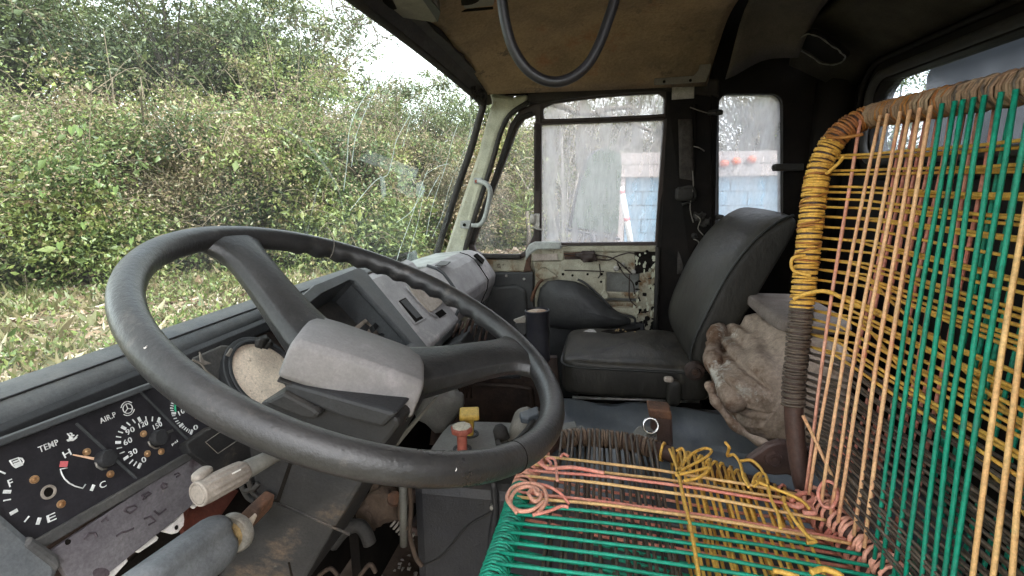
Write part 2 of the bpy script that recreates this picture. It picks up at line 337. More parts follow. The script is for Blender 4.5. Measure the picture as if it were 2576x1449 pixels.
M['gaugered'] = mat('faded_red_print', (0.6, 0.14, 0.15), rough=0.6)
M['gaugegreen'] = mat('green_print', (0.02, 0.3, 0.15), rough=0.6)
M['needle'] = mat('peach_needle', (0.8, 0.52, 0.35), rough=0.5)
M['brass'] = mat('tarnished_brass', (0.5, 0.26, 0.12), (0.75, 0.5, 0.28), scale=120, rough=0.35, metallic=0.7)
M['switch'] = mat('worn_purple_grey_fascia', (0.105, 0.095, 0.105), (0.14, 0.13, 0.138), scale=13, rough=0.6, bump=0.15, bscale=200, c3=(0.06, 0.042, 0.048), sscale=16, samt=0.4, c4=(0.19, 0.17, 0.155), s4=30, a4=0.34)
M['symbol'] = mat('worn_symbol_print', (0.045, 0.035, 0.042), (0.07, 0.055, 0.062), scale=80, rough=0.7)
M['stalk'] = mat('ivory_stalk_plastic', (0.27, 0.235, 0.2), (0.2, 0.17, 0.145), scale=20, rough=0.6, bump=0.1, bscale=200, c3=(0.22, 0.18, 0.14), sscale=45, samt=0.36)
M['stalkarm'] = mat('grey_stalk_arm', (0.11, 0.105, 0.09), (0.08, 0.075, 0.065), scale=20, rough=0.55)
M['levergrey'] = mat('blue_grey_lever_plastic', (0.085, 0.092, 0.1), (0.11, 0.115, 0.12), scale=14, rough=0.55, bump=0.16, bscale=500, c3=(0.14, 0.14, 0.14), sscale=24, samt=0.37)
M['zinc'] = mat('dull_zinc', (0.34, 0.33, 0.31), (0.22, 0.2, 0.17), scale=40, rough=0.45, metallic=0.6, bump=0.2, bscale=150)
M['chrome'] = mat('scratched_chrome', (0.7, 0.7, 0.7), (0.5, 0.48, 0.45), scale=60, rough=0.22, metallic=1.0)
M['gold'] = mat('yellow_passivated_nut', (0.42, 0.31, 0.15), (0.28, 0.19, 0.09), scale=50, rough=0.45, metallic=0.5)
M['reddish'] = mat('red_brown_primer', (0.1, 0.028, 0.018), (0.06, 0.022, 0.016), scale=25, rough=0.6, bump=0.3, bscale=100)
M['knobyellow'] = mat('yellow_knob_plastic', (0.62, 0.4, 0.07), (0.5, 0.31, 0.06), scale=40, rough=0.5, c3=(0.28, 0.18, 0.06), sscale=50, samt=0.36)
M['knobred'] = mat('faded_red_knob_plastic', (0.36, 0.1, 0.07), (0.28, 0.08, 0.055), scale=40, rough=0.55)
M['knobpale'] = mat('dusty_knob_face', (0.52, 0.46, 0.36), (0.42, 0.36, 0.28), scale=60, rough=0.7, bump=0.3, bscale=300)
M['plate'] = mat('grey_lever_plate', (0.16, 0.155, 0.14), (0.13, 0.12, 0.11), scale=12, rough=0.55, bump=0.2, bscale=200, c3=(0.2, 0.19, 0.17), sscale=25, samt=0.36)
M['can'] = mat('black_canister_paint', (0.02, 0.02, 0.026), (0.03, 0.029, 0.034), scale=16, rough=0.38, bump=0.06, bscale=80, c3=(0.06, 0.055, 0.055), sscale=50, samt=0.3)
M['cantop'] = mat('rust_stained_can_top', (0.45, 0.36, 0.28), (0.25, 0.14, 0.08), scale=40, rough=0.7, c3=(0.55, 0.5, 0.45), sscale=30, samt=0.4)
M['disc'] = mat('speckled_beige_board', (0.72, 0.6, 0.48), (0.62, 0.5, 0.4), scale=10, rough=0.85, bump=0.35, bscale=300, c3=(0.3, 0.22, 0.16), sscale=150, samt=0.42)
M['liner2b'] = mat('grey_brown_pad_cloth', (0.2, 0.165, 0.145), (0.15, 0.12, 0.105), scale=8, rough=0.95, spec=0.1, bump=0.4, bscale=80)
M['hose'] = mat('grey_black_hose', (0.014, 0.014, 0.018), (0.022, 0.021, 0.025), scale=14, rough=0.42, c3=(0.07, 0.065, 0.065), sscale=60, samt=0.3, spec=0.4)
M['paper'] = mat('dirty_white_sticker', (0.5, 0.47, 0.45), (0.4, 0.37, 0.35), scale=30, rough=0.8, c3=(0.3, 0.25, 0.24), sscale=60, samt=0.35)
M['handle'] = mat('grey_grab_handle', (0.36, 0.37, 0.35), (0.27, 0.275, 0.26), scale=18, rough=0.5, bump=0.08, bscale=200)
M['redlens'] = mat('red_brown_cap', (0.25, 0.04, 0.02), rough=0.4)
M['skin'] = mat('grey_outer_door_skin', (0.22, 0.23, 0.22), (0.17, 0.175, 0.165), scale=10, rough=0.6, c3=(0.1, 0.07, 0.05), sscale=20, samt=0.36)
M['belt'] = mat('dusty_seat_belt', (0.06, 0.05, 0.045), (0.04, 0.034, 0.03), scale=60, rough=0.9, bump=0.4, bscale=300)
M['wire'] = mat('brown_black_wire', (0.035, 0.022, 0.018), rough=0.6)
def cordmat(n, a, b, d): return mat(n, a, b, scale=30, rough=0.46, bump=0.3, bscale=420, c3=d, sscale=40, samt=0.42, spec=0.38, gamt=0.3, c4=tuple(v * 0.45 for v in d), s4=90, a4=0.31)
M['peach'] = cordmat('peach_cord', (0.76, 0.47, 0.24), (0.7, 0.38, 0.21), (0.6, 0.24, 0.15))
M['pink'] = cordmat('pink_cord', (0.68, 0.23, 0.17), (0.66, 0.3, 0.22), (0.5, 0.15, 0.1))
M['pale'] = cordmat('pale_salmon_cord', (0.7, 0.36, 0.25), (0.66, 0.29, 0.2), (0.5, 0.22, 0.13))
M['green'] = cordmat('green_cord', (0.004, 0.27, 0.165), (0.012, 0.23, 0.145), (0.03, 0.19, 0.14))
M['yellow'] = cordmat('yellow_cord', (0.74, 0.44, 0.085), (0.64, 0.36, 0.07), (0.32, 0.15, 0.03))
M['cream'+'cord'] = cordmat('straw_cord', (0.74, 0.48, 0.2), (0.68, 0.4, 0.17), (0.6, 0.32, 0.13))
M['browncord'] = cordmat('dark_brown_cord', (0.075, 0.055, 0.042), (0.11, 0.083, 0.062), (0.17, 0.13, 0.095))
M['amber'] = cordmat('dirty_amber_cord', (0.4, 0.18, 0.04), (0.28, 0.1, 0.03), (0.12, 0.045, 0.025))
M['dustcord'] = cordmat('dusty_mixed_cord', (0.2, 0.1, 0.055), (0.3, 0.21, 0.13), (0.09, 0.05, 0.035))
M['windshield'] = glass('greenish_windshield_glass', (0.95, 0.99, 0.97), None, 0.005, 0.024, (1.2, 1, 2.2), 3.5, 0.03)
M['dustyglass'] = glass('dusty_door_glass', (0.97, 0.98, 1.0), None, 0.2, 0.48, (1, 5, 1.4), 6.0, 0.02, (0.78, 0.77, 0.8))
M['grimyglass'] = glass('grimy_side_glass', (0.95, 0.97, 1.0), None, 0.22, 0.56, (1, 5, 1.6), 7.0, 0.02, (0.8, 0.8, 0.84))
M['ventglass'] = glass('clear_vent_glass', (0.97, 0.98, 0.97), None, 0.02, 0.08, (1, 3, 1), 7.0, 0.03)
M['rearglass'] = glass('grey_rear_glass', (0.75, 0.8, 0.86), None, 0.02, 0.15, (1, 1, 1), 4.0, 0.03, (0.6, 0.63, 0.68))
M['crack'] = glass('crack_in_glass', (0.9, 0.97, 0.94), None, 0.4, 0.85, (1, 1, 1), 30.0, 0.1, (0.85, 0.9, 0.87))
M['smear'] = glass('wiper_smear', (0.95, 0.98, 0.97), None, 0.06, 0.24, (1, 1, 1), 30.0, 0.0, (0.75, 0.8, 0.78))  # film for the smears, and for the painted reflection patches
# ================================================================= CAB SHELL
cab = thing('truck_cab', 'sooty old truck cab shell with stained headliner and cream windshield pillar', 'truck cab', (0.8, 0.0, -0.95))
def gx(X): return (X - 0.8) / 0.8
def ws_bot(X): g = gx(X); return Vector((X, 0.60 - 0.09 * g * g, -0.21 - 0.014 * g * g))
def ws_top(X): g = gx(X); return Vector((0.8 + (X - 0.8) * 0.915, 0.358 - 0.014 * g * g, 0.285 - 0.036 * g * g))
def ws(X, t):
    p = ws_bot(X).lerp(ws_top(X), t); p.y += 0.012 * math.sin(math.pi * t); return p
def on_ws(x, y, push=0.0):
    d = ray(x, y); lo_, hi_ = 0.2, 4.0
    def side(s_):
        p = d * s_; t = (p.z + 0.21) / 0.47; X = p.x
        for _ in range(3):
            q = ws(X, t); X += p.x - q.x; t += (p.z - q.z) / 0.48
        return p.y - ws(X, t).y
    for _ in range(40):
        m_ = (lo_ + hi_) / 2
        if side(m_) > 0: hi_ = m_
        else: lo_ = m_
    return d * (lo_ - push)
# glass: a curved pane with real thickness
glass_pane = part(cab, 'windshield', MB().sheet(lambda u, v: ws(lerp(0.03, 1.6, u), v), 24, 8, (0, 0.005, 0.002)), M['windshield'], smooth='all')
WOFF[glass_pane.name] = WOFF[cab.name]
def zr(X, Y):
    s_ = max(0.0, (X - 1.2) / 0.29); s_ = min(1.0, s_) ** 2
    zf = 0.285 - 0.036 * gx(X) ** 2 + 0.012
    k = max(0.0, min(1.0, (0.33 - Y) / 0.35)); rise = 0.085 * math.sin(k * math.pi / 2)
    sag = 0.006 * math.sin(9 * X + 3 * Y) * math.sin(7 * Y + 2) + 0.003 * math.sin(31 * X - 19 * Y)
    return zf + rise * (1 - s_) + sag * (1 - s_) - 0.02 * s_
part(cab, 'headliner', MB().sheet(lambda u, v: ((lambda X, Y: (X, Y, zr(X, Y)))(lerp(0.02, 1.49, u), lerp(0.322, -0.27, v))), 60, 30, (0, 0, 0.004)), M['liner'], smooth='all')
# seam strip at the back of the headliner, then the loose grey flap behind it
def z2(X, Y): return zr(min(X, 1.38), -0.27) + 0.012 - 0.10 * max(0, (X - 1.2) / 0.25) ** 2 - 0.25 * max(0, -0.42 - Y) + 0.008 * math.sin(17 * X + 8 * Y) + 0.006 * math.sin(40 * Y + 12 * X)
part(cab, 'headliner_flap', MB().sheet(lambda u, v: ((lambda X, Y: (X, Y, z2(X, Y)))(lerp(0.02, 1.42 - 0.05 * v, u), lerp(-0.30, -0.448, v))), 40, 12, (0, 0, 0.003)), M['liner2'], smooth='all')
part(cab, 'roof_panel', MB().sheet(lambda u, v: ((lambda X, Y: (X, Y, (zr(min(X, 1.2), max(Y, -0.3)) + 0.05 - 0.09 * max(0, (X - 1.3) / 0.3) ** 2)))(lerp(-0.03, 1.62, u), lerp(0.38, -0.72, v))), 24, 14, (0, 0, 0.02)), M['cabdark'], smooth='all')
# header between glass and headliner
hd = MB(); L1 = []
for i in range(33):
    X = lerp(0.03, 1.585, i / 32); t = ws_top(X); w = ws(X, 0.965)
    rag = 0.004 * math.sin(37 * X) * math.sin(90 * X)
    L1.append([w + Vector((0, -0.004, 0)), w + Vector((0, -0.012, 0.0)), t + Vector((0, -0.016, 0.006)), t + Vector((0, -0.032 + rag, 0.012)), t + Vector((0, -0.03, 0.045)), t + Vector((0, 0.02, 0.05)), t + Vector((0, 0.025, 0.0)), w + Vector((0, 0.012, 0.005))])
hd.loft(L1); part(cab, 'windshield_header', hd, M['header'], smooth=35)
part(cab, 'windshield_gasket', MB().tube([ws(lerp(0.03, 1.6, i / 24), 0.962) + Vector((0, -0.006, 0)) for i in range(25)], 0.008, 8), M['rubber'], smooth='all')
# perished gasket shreds in the corner
sh = MB()
for i in range(26):
    p = on_ws(1192 + RNG.uniform(-14, 24), 226 + RNG.uniform(-8, 26)); a = RNG.uniform(0, 6.28); l = RNG.uniform(0.006, 0.018)
    sh.tube([p + Vector((-0.012, -0.012, 0)), p + Vector((-0.012 + 0.3 * l * math.cos(a), -0.014, -0.5 * l)), p + Vector((-0.012 + 0.5 * l * math.cos(a), -0.012, -l * RNG.uniform(0.6, 1.2)))], [0.004, 0.003, 0.001], 5)
part(cab, 'gasket_shred', sh, M['rubber'], smooth='all', kind='stuff')

def side_poly(name, pts, m, off=0.0, t=0.03, par=None, bevel=0.004, smooth=False, label=None):
    return part(par or cab, name, MB().prism([on_side(x, y, off) for x, y in pts], (t, 0, 0)), m, smooth=smooth, bevel=bevel, label=label)
# passenger-side front pillar
pil = [(1229, 230), (1238, 255), (1223, 305), (1203, 383), (1166, 490), (1116, 642), (1112, 760), (1172, 760), (1166, 640), (1178, 580), (1209, 483), (1235, 400), (1254, 333), (1278, 290), (1324, 260), (1328, 236), (1290, 243), (1250, 236)]
pillar = side_poly('front_pillar', pil, M['pillar'], 0.012, 0.05, bevel=0.01)
gp = [(1222, 228), (1221, 262), (1207, 312), (1190, 374), (1152, 484), (1104, 636), (1100, 668)]
part(cab, 'pillar_gasket', MB().tube(spline([on_side(x, y, 0.022) + Vector((0, 0.006, 0)) for x, y in gp], 6), 0.0105, 8), M['rubber'], smooth='all')
sealp = [(1330, 257), (1283, 289), (1259, 336), (1240, 402), (1214, 486), (1182, 585), (1168, 640), (1166, 700)]
part(cab, 'door_seal', MB().tube(spline([on_side(x, y, 0.02) for x, y in sealp], 6), 0.0078, 8), M['rubber'], smooth='all')
part(cab, 'front_pillar', MB().loft([[p + Vector((x, y, 0)) for x, y in ((-0.06, -0.07), (-0.02, -0.075), (0.0, -0.02), (-0.01, 0.01), (-0.07, 0.01))] for p in [ws(0.03, t / 8) for t in range(9)]]), M['pillar'], smooth=35)
part(cab, 'rear_quarter', MB().prism([(-0.05, -0.36, 0.28), (-0.05, -0.66, 0.28), (-0.05, -0.66, -0.95), (-0.05, -0.36, -0.95)], (0.03, 0, 0)), M['cabdark'], bevel=0.006)
part(cab, 'door_sill', MB().box((-0.06, 0.1, -0.99), (0.08, 1.0, 0.08)), M['pillar'], bevel=0.008)
# roof rail over the door, with the paler end cap of the headliner edge
rail = [(1324, 262), (1328, 232), (1420, 222), (1500, 214), (1600, 208), (1700, 200), (1810, 196), (1810, 246), (1690, 228), (1600, 232), (1500, 240), (1420, 250), (1370, 258)]
side_poly('roof_rail', rail, M['header'], 0.01, 0.06, bevel=0.006)
side_poly('rail_filler', [(1200, 214), (1330, 190), (1640, 140), (1990, 60), (1990, 205), (1640, 212), (1328, 240), (1262, 240)], M['cabdark'], -0.05, 0.02, bevel=0)
# rear door post and quarter panel with its window
bp = [(1674, 205), (1812, 205), (1806, 300), (1803, 480), (1800, 640), (1790, 1010), (1640, 1010), (1652, 700), (1660, 480), (1673, 260)]
side_poly('door_post', bp, M['cabdark'], 0.0, 0.06, bevel=0.008)
part(cab, 'post_edge', MB().tube([on_side(1749, 262, 0.012), on_side(1745, 480, 0.012), on_side(1738, 690, 0.012)], 0.006, 6), M['cabdark'], smooth='all')
def rrect(x0, y0, x1, y1, r, n=5):
    out_ = []
    for cx, cy_, a0 in ((x1 - r, y0 + r, -90), (x1 - r, y1 - r, 0), (x0 + r, y1 - r, 90), (x0 + r, y0 + r, 180)):
        for k in range(n + 1):
            a = rad(a0 + 90 * k / n); out_.append((cx + r * math.cos(a), cy_ + r * math.sin(a)))
    return out_
def square_up(loop, x0, y0, x1, y1):
    # outer loop with as many points as the inner one, pushed on to a rectangle
    cx, cy_ = (x0 + x1) / 2, (y0 + y1) / 2; o = []
    ix = [p[0] for p in loop]; iy = [p[1] for p in loop]; hx, hy = (max(ix) - min(ix)) / 2, (max(iy) - min(iy)) / 2; mx, my = (max(ix) + min(ix)) / 2, (max(iy) + min(iy)) / 2
    for x, y in loop:
        u, v = (x - mx) / hx, (y - my) / hy; k = 1 / max(abs(u), abs(v)); o.append((cx + u * k * (x1 - x0) / 2, cy_ + v * k * (y1 - y0) / 2))
    return o
qi = rrect(1806, 235, 1970, 640, 28); qo = square_up(qi, 1790, 90, 2150, 1010)
part(cab, 'quarter_panel', MB().ring([on_side(x, y, 0.004) for x, y in qo], [on_side(x, y, 0.004) for x, y in qi], (0.05, 0, 0)), M['cabdark'], bevel=0.004)
qw = part(cab, 'quarter_window', MB().prism([on_side(x, y, -0.02) for x, y in rrect(1800, 228, 1976, 646, 26)], (0.004, 0, 0)), M['grimyglass'])
part(cab, 'quarter_seal', MB().tube([on_side(x, y, -0.002) for x, y in rrect(1804, 233, 1972, 642, 30)], 0.005, 6, closed=True), M['rubber'], smooth='all')
for (x, y, l) in ((1806, 283, 26), (1806, 546, 30)):
    part(cab, 'window_catch', MB().box(on_side(x - 8, y, 0.016), (0.02, l * 0.0013, 0.014)).tube([on_side(x - 4, y, 0.026), on_side(x + l * 0.5, y, 0.03)], [0.009, 0.006], 8), M['rubber'], smooth=40, bevel=0.002)
part(cab, 'window_catch', MB().box(on_side(1982, 421, 0.02), (0.03, 0.075, 0.02)).box(on_side(1952, 421, 0.024), (0.018, 0.02, 0.014)), M['rubber'], bevel=0.004)
# L-shaped trim and the white sticker on the post
tr = [(1646, 197), (1745, 190), (1757, 176), (1776, 101), (1801, 101), (1789, 170), (1776, 206), (1700, 211), (1646, 214)]
trimo = part(cab, 'corner_trim', MB().prism([on_x(x, y, 1.43) for x, y in tr], (0.004, 0, 0)), M['trim'], bevel=0.0015)
for x, y in ((1671, 205), (1737, 202)):
    part(trimo, 'screw', MB().lathe(on_x(x, y, 1.427), (-1, 0, 0), [(0.0, -0.002), (0.0038, -0.002), (0.0034, 0.001), (0.0, 0.0016)], 10), M['void'], smooth=True)
part(cab, 'sticker', MB().prism([on_side(x, y, 0.018) for x, y in ((1691, 213), (1747, 209), (1746, 247), (1690, 251))], (0.002, 0, 0)), M['paper'])
# seat-belt webbing, anchor and loose wires on the post
part(cab, 'belt_webbing', MB().sheet(lambda u, v: on_side(lerp(1706, 1742, u) + 3 * math.sin(4 * v), lerp(300, 690, v), 0.02 + 0.006 * math.sin(9 * v)), 4, 16, (0.003, 0, 0)), M['belt'], smooth='all')
part(cab, 'belt_buckle', MB().puff(on_side(1722, 488, 0.03), (0.012, 0.026, 0.02), 0.5).tube(spline([on_side(1700, 478, 0.03), on_side(1740, 470, 0.04), on_side(1748, 500, 0.03), on_side(1716, 515, 0.03)], 5), 0.004, 6), M['rubber'], smooth='all')
w_ = MB()
for pts in ([(1745, 368), (1760, 372), (1772, 380)], [(1742, 430), (1744, 470), (1736, 520), (1744, 560)], [(1736, 270), (1775, 283), (1800, 284)], [(1748, 540), (1762, 552), (1756, 575), (1770, 592)], [(1740, 600), (1758, 610), (1750, 640), (1764, 660)]):
    w_.tube(spline([on_side(x, y, 0.03 + 0.01 * (i % 2)) for i, (x, y) in enumerate(pts)], 6), 0.0016, 5)
part(cab, 'wire', w_, M['trim'], smooth='all')
for x, y, s_ in ((1757, 545, 0.014), (1772, 560, 0.012), (1748, 590, 0.013), (1762, 632, 0.012)):
    part(cab, 'post_bracket', MB().puff(on_side(x, y, 0.02), (s_, s_ * 1.2, s_), 0.6, wob=0.3, seed=x), M['rubber'], smooth='all')
# rear wall with the back window
RY = -0.63
def rw(x, z): return Vector((x, RY, z))
ri = rrect(0.2, 0.06, 1.39, 0.226, 0.05); ro = square_up(ri, -0.02, -0.98, 1.6, 0.30)
part(cab, 'rear_wall', MB().ring([rw(*p) for p in ro], [rw(*p) for p in ri], (0, -0.04, 0)), M['cabdark'], bevel=0.004)
part(cab, 'rear_window', MB().prism([rw(*p) + Vector((0, -0.02, 0)) for p in rrect(0.192, 0.052, 1.398, 0.234, 0.05)], (0, -0.004, 0)), M['rearglass'])
part(cab, 'rear_window_seal', MB().tube([rw(*p) + Vector((0, 0.004, 0)) for p in rrect(0.186, 0.046, 1.404, 0.240, 0.056)], 0.011, 8, closed=True), M['rubber'], smooth='all')
part(cab, 'rear_window_lip', MB().tube([rw(*p) + Vector((0, 0.006, 0)) for p in rrect(0.15, 0.01, 1.445, 0.272, 0.08)], 0.007, 8, closed=True), M['cabdark'], smooth='all')
# sloping panel above the back window, with a speaker opening
def slope(u, v): return Vector((lerp(-0.02, 1.5, u), lerp(-0.47, -0.63, v), lerp(0.355, 0.275, v) - 0.06 * max(0, u - 0.95) / 0.05))
part(cab, 'rear_header', MB().sheet(slope, 20, 6, (0, 0.0, 0.02)), M['header2'], smooth='all')
rimp = spline([on_plane(x, y, (1.0, -0.6, 0.282), (0, -0.45, 0.9)) for x, y in ((2034, 68), (2062, 48), (2090, 52), (2130, 78), (2150, 94), (2160, 108), (2146, 122), (2118, 128), (2092, 122), (2062, 100), (2030, 82))], 5, True)
spk = part(cab, 'speaker_opening', MB().prism([p + Vector((0, 0.021, -0.026)) for p in rimp], (0, -0.006, 0.006)), M['void'])
part(spk, 'torn_rim', MB().tube([p + Vector((0.002 * math.sin(i), 0.024, -0.03)) for i, p in enumerate(rimp)], [0.0009 + 0.0012 * abs(math.sin(i * 0.9)) for i in range(len(rimp))], 5, closed=True), M['plate'], smooth='all')
# corner post between side and rear wall
part(cab, 'corner_post', MB().tube([(1.52, -0.6, 0.3), (1.55, -0.61, 0.0), (1.6, -0.61, -0.3), (1.6, -0.61, -0.95)], 0.05, 10), M['cabdark'], smooth='all')
# floor, front bulkhead, lower side
part(cab, 'floor_pan', MB().sheet(lambda u, v: (lerp(-0.02, 1.64, u), lerp(0.62, -0.66, v), -0.95 + 0.006 * math.sin(23 * u * 3) * math.sin(31 * v)), 40, 30, (0, 0, -0.03)), M['floor'], smooth='all')
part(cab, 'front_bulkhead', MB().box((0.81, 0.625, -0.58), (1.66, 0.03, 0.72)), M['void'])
part(cab, 'side_sill', MB().box((1.655, 0.1, -0.78), (0.03, 1.1, 0.36)), M['cabdark'])
# far kick panel ahead of the door
side_poly('kick_panel', [(1150, 640), (1340, 640), (1346, 905), (1120, 905)], M['cream'], -0.035, 0.01, bevel=0)
side_poly('kick_trim', [(1222, 684), (1342, 684), (1342, 900), (1150, 900)], M['pocket'], 0.0, 0.02, bevel=0.006)
side_poly('kick_pad', [(1236, 722), (1300, 716), (1322, 730), (1326, 790), (1322, 870), (1180, 870)], M['pocket'], 0.02, 0.02, bevel=0.012)
for x, y in ((1274, 694), (1318, 702)):
    part(cab, 'kick_screw', MB().lathe(on_side(x, y, 0.004), (-1, 0, 0), [(0, -0.002), (0.005, -0.002), (0.004, 0.003), (0, 0.004)], 10), M['zinc'], smooth=True)
# grab handle on the pillar
gh = thing('grab_handle', 'grey plastic grab handle screwed to the cream windshield pillar', 'grab handle', on_side(1210, 575, 0.02))
hp = [(1186, 566), (1205, 566), (1218, 552), (1228, 515), (1233, 482), (1224, 463), (1204, 455)]
hb = MB(); path = spline([on_side(x, y, 0.05 if 1 < i < 6 else 0.024) for i, (x, y) in enumerate(hp)], 6)
hb.tube(path, 0.0075, 8); part(gh, 'grip', hb, M['handle'], smooth='all')
for (x, y, w, h) in ((1172, 566, 30, 22), (1202, 456, 22, 18)):
    e = part(gh, 'end_plate', MB().prism([on_side(x + a, y + b, 0.02) for a, b in ((-w / 2, -h / 2), (w / 2, -h / 2), (w / 2, h / 2), (-w / 2, h / 2 - 3))], (0.012, 0, 0)), M['handle'], bevel=0.003)
    part(e, 'screw' if x < 1190 else 'cap', MB().lathe(on_side(x - 4, y, 0.022), (-1, 0, 0), [(0, -0.004), (0.0055, -0.004), (0.005, 0.002), (0, 0.003)], 10), M['redlens'] if x > 1190 else M['void'], smooth=True)
# overhead box above the windshield
ob = thing('overhead_console', 'grey brown overhead console box bolted above the windshield header', 'overhead console', on_z(1000, 20, 0.30))
box_pts = [(880, -75), (940, 3), (1010, 47), (1100, 60), (1107, 33), (1086, -8), (1060, -75)]
part(ob, 'console_body', MB().prism([on_z(x, y, 0.285) for x, y in box_pts], (0, 0, 0.05)), M['trim'], bevel=0.006)
part(ob, 'console_recess', MB().prism([on_z(x, y, 0.2835) for x, y in ((962, 2), (987, 0), (998, 23), (990, 25), (970, 14))], (0, 0, 0.002)), M['void'])
part(ob, 'console_side', MB().prism([on_z(x, y, 0.2825) for x, y in ((1050, -20), (1066, -20), (1108, 30), (1101, 57), (1094, 44))], (0, 0, 0.002)), M['black'])
pb = thing('ceiling_panel', 'grey ceiling panel with a dark oval opening next to the hanging hose', 'ceiling panel', on_z(1180, 5, 0.33))
part(pb, 'panel', MB().prism([on_z(x, y, 0.325) for x, y in ((1096, 31), (1242, 15), (1252, -70), (1060, -70))], (0, 0, 0.012)), M['trim'], bevel=0.003)
part(pb, 'oval_opening', MB().prism([on_z(1165 + 44 * math.cos(a), -6 + 20 * math.sin(a), 0.3235) for a in [2 * math.pi * k / 24 for k in range(24)]], (0, 0, 0.001)), M['void'])
part(pb, 'rim', MB().tube([on_z(x, y, 0.324) for x, y in ((1096, 34), (1150, 28), (1240, 20))], 0.0025, 6), M['void'], smooth='all')
# hose hanging from the roof
hz = [(1258, -60), (1263, 0), (1272, 60), (1290, 120), (1320, 168), (1360, 198), (1402, 206), (1444, 192), (1480, 160), (1508, 110), (1530, 50), (1546, 0), (1560, -60)]
solo('hanging_hose', 'dark grey hose looping down from the stained ceiling', 'hose', MB().tube(spline([on_y(x, y, 0.045) if False else on_x(x, y, 0.62 + 0.00012 * (x - 1258)) for x, y in hz], 8), 0.0062, 10), M['hose'], smooth='all')
# windshield damage: cracks, flakes, wiper smear; also painted dashboard reflections
ck = MB()
cracks = [[(1075, 425), (1062, 470), (1040, 540), (1005, 630), (990, 680)], [(1062, 480), (1035, 530), (1000, 560)], [(1066, 470), (1050, 560), (1030, 640), (1018, 690)],
          [(1012, 60), (1000, 110), (985, 150), (940, 210), (900, 270), (880, 330), (872, 400), (866, 480)], [(985, 150), (950, 215), (915, 290), (895, 350), (884, 420)], [(1052, 100), (1046, 150), (1040, 220), (1028, 290)],
          [(1030, 290), (1000, 350), (985, 400), (975, 440), (950, 450), (920, 480), (880, 530)], [(1034, 300), (1010, 370)], [(1160, 300), (1140, 350), (1120, 420), (1090, 520), (1075, 590)], [(1185, 320), (1165, 380), (1130, 470), (1110, 540), (1085, 600)],
          [(1070, 440), (1100, 420), (1130, 412)], [(1072, 500), (1090, 470), (1108, 440)]]
for i, c in enumerate(cracks):
    pts = spline([on_ws(x + RNG.uniform(-3, 3), y, 0.004) for x, y in c], 5)
    part(glass_pane, 'crack', MB().tube(pts, [0.0008 * (0.5 + 0.6 * abs(math.sin(k * 0.9 + i))) for k in range(len(pts))], 4), M['crack'])
fl = MB()
for c in ([(1048, 460), (1064, 455), (1070, 480), (1058, 500), (1046, 490)], [(1024, 640), (1046, 628), (1052, 650), (1044, 690), (1022, 690)], [(955, 440), (968, 448), (972, 490), (962, 500)]):
    part(glass_pane, 'glass_flake', MB().prism([on_ws(x, y, 0.003) for x, y in c], (0, 0.001, 0)), M['smear'])
def band(c, w0, w1):
    pts = spline([Vector((x, y, 0)) for x, y in c], 8); b = MB(); A = []; B = []
    for i, p in enumerate(pts):
        q = pts[min(i + 1, len(pts) - 1)] - pts[max(0, i - 1)]; nrm = Vector((-q.y, q.x, 0)).normalized(); w = lerp(w0, w1, i / len(pts)) * math.sin(math.pi * min(1, (i + 0.6) / len(pts)))
        A.append(on_ws(p.x + nrm.x * w, p.y + nrm.y * w, 0.002)); B.append(on_ws(p.x - nrm.x * w, p.y - nrm.y * w, 0.002))
    n = len(A); return b.add(A + B, [(i, i + 1, n + i + 1, n + i) for i in range(n - 1)])
part(glass_pane, 'wiper_smear', band([(640, 300), (700, 318), (770, 360), (820, 420), (852, 480), (866, 545)], 3, 3.5), M['smear'])
part(glass_pane, 'wiper_smear', band([(520, 285), (560, 283), (610, 275)], 3, 5), M['smear'])
part(glass_pane, 'wiper_smear', band([(890, 95), (905, 150), (926, 200)], 6, 4), M['smear'])

part(glass_pane, 'wiper_smear', band([(1205, 300), (1180, 390), (1150, 480), (1112, 590)], 2.5, 3.5), M['smear'])
part(glass_pane, 'wiper_smear', band([(1192, 310), (1168, 390), (1136, 480), (1100, 580)], 2, 2.5), M['smear'])
part(glass_pane, 'wiper_smear', band([(1150, 230), (1172, 262), (1186, 300), (1180, 350)], 5, 4), M['smear'])
part(glass_pane, 'wiper_smear', band([(760, 640), (800, 470), (815, 440)], 2, 2), M['smear'])
part(glass_pane, 'painted_reflection', MB().add([on_ws(x, y, 0.002) for x, y in ((928, 378), (990, 402), (1054, 424), (1046, 446), (1000, 436), (900, 402))], [(0, 1, 4, 5), (1, 2, 3, 4)]), M['smear'])  # pale dashboard reflection painted on the glass as a patch
part(glass_pane, 'painted_reflection', MB().add([on_ws(x, y, 0.002) for x, y in ((1002, 408), (1050, 430), (1040, 500), (1000, 480))], [(0, 1, 2, 3)]), M['smear'])  # lower piece of the same painted reflection
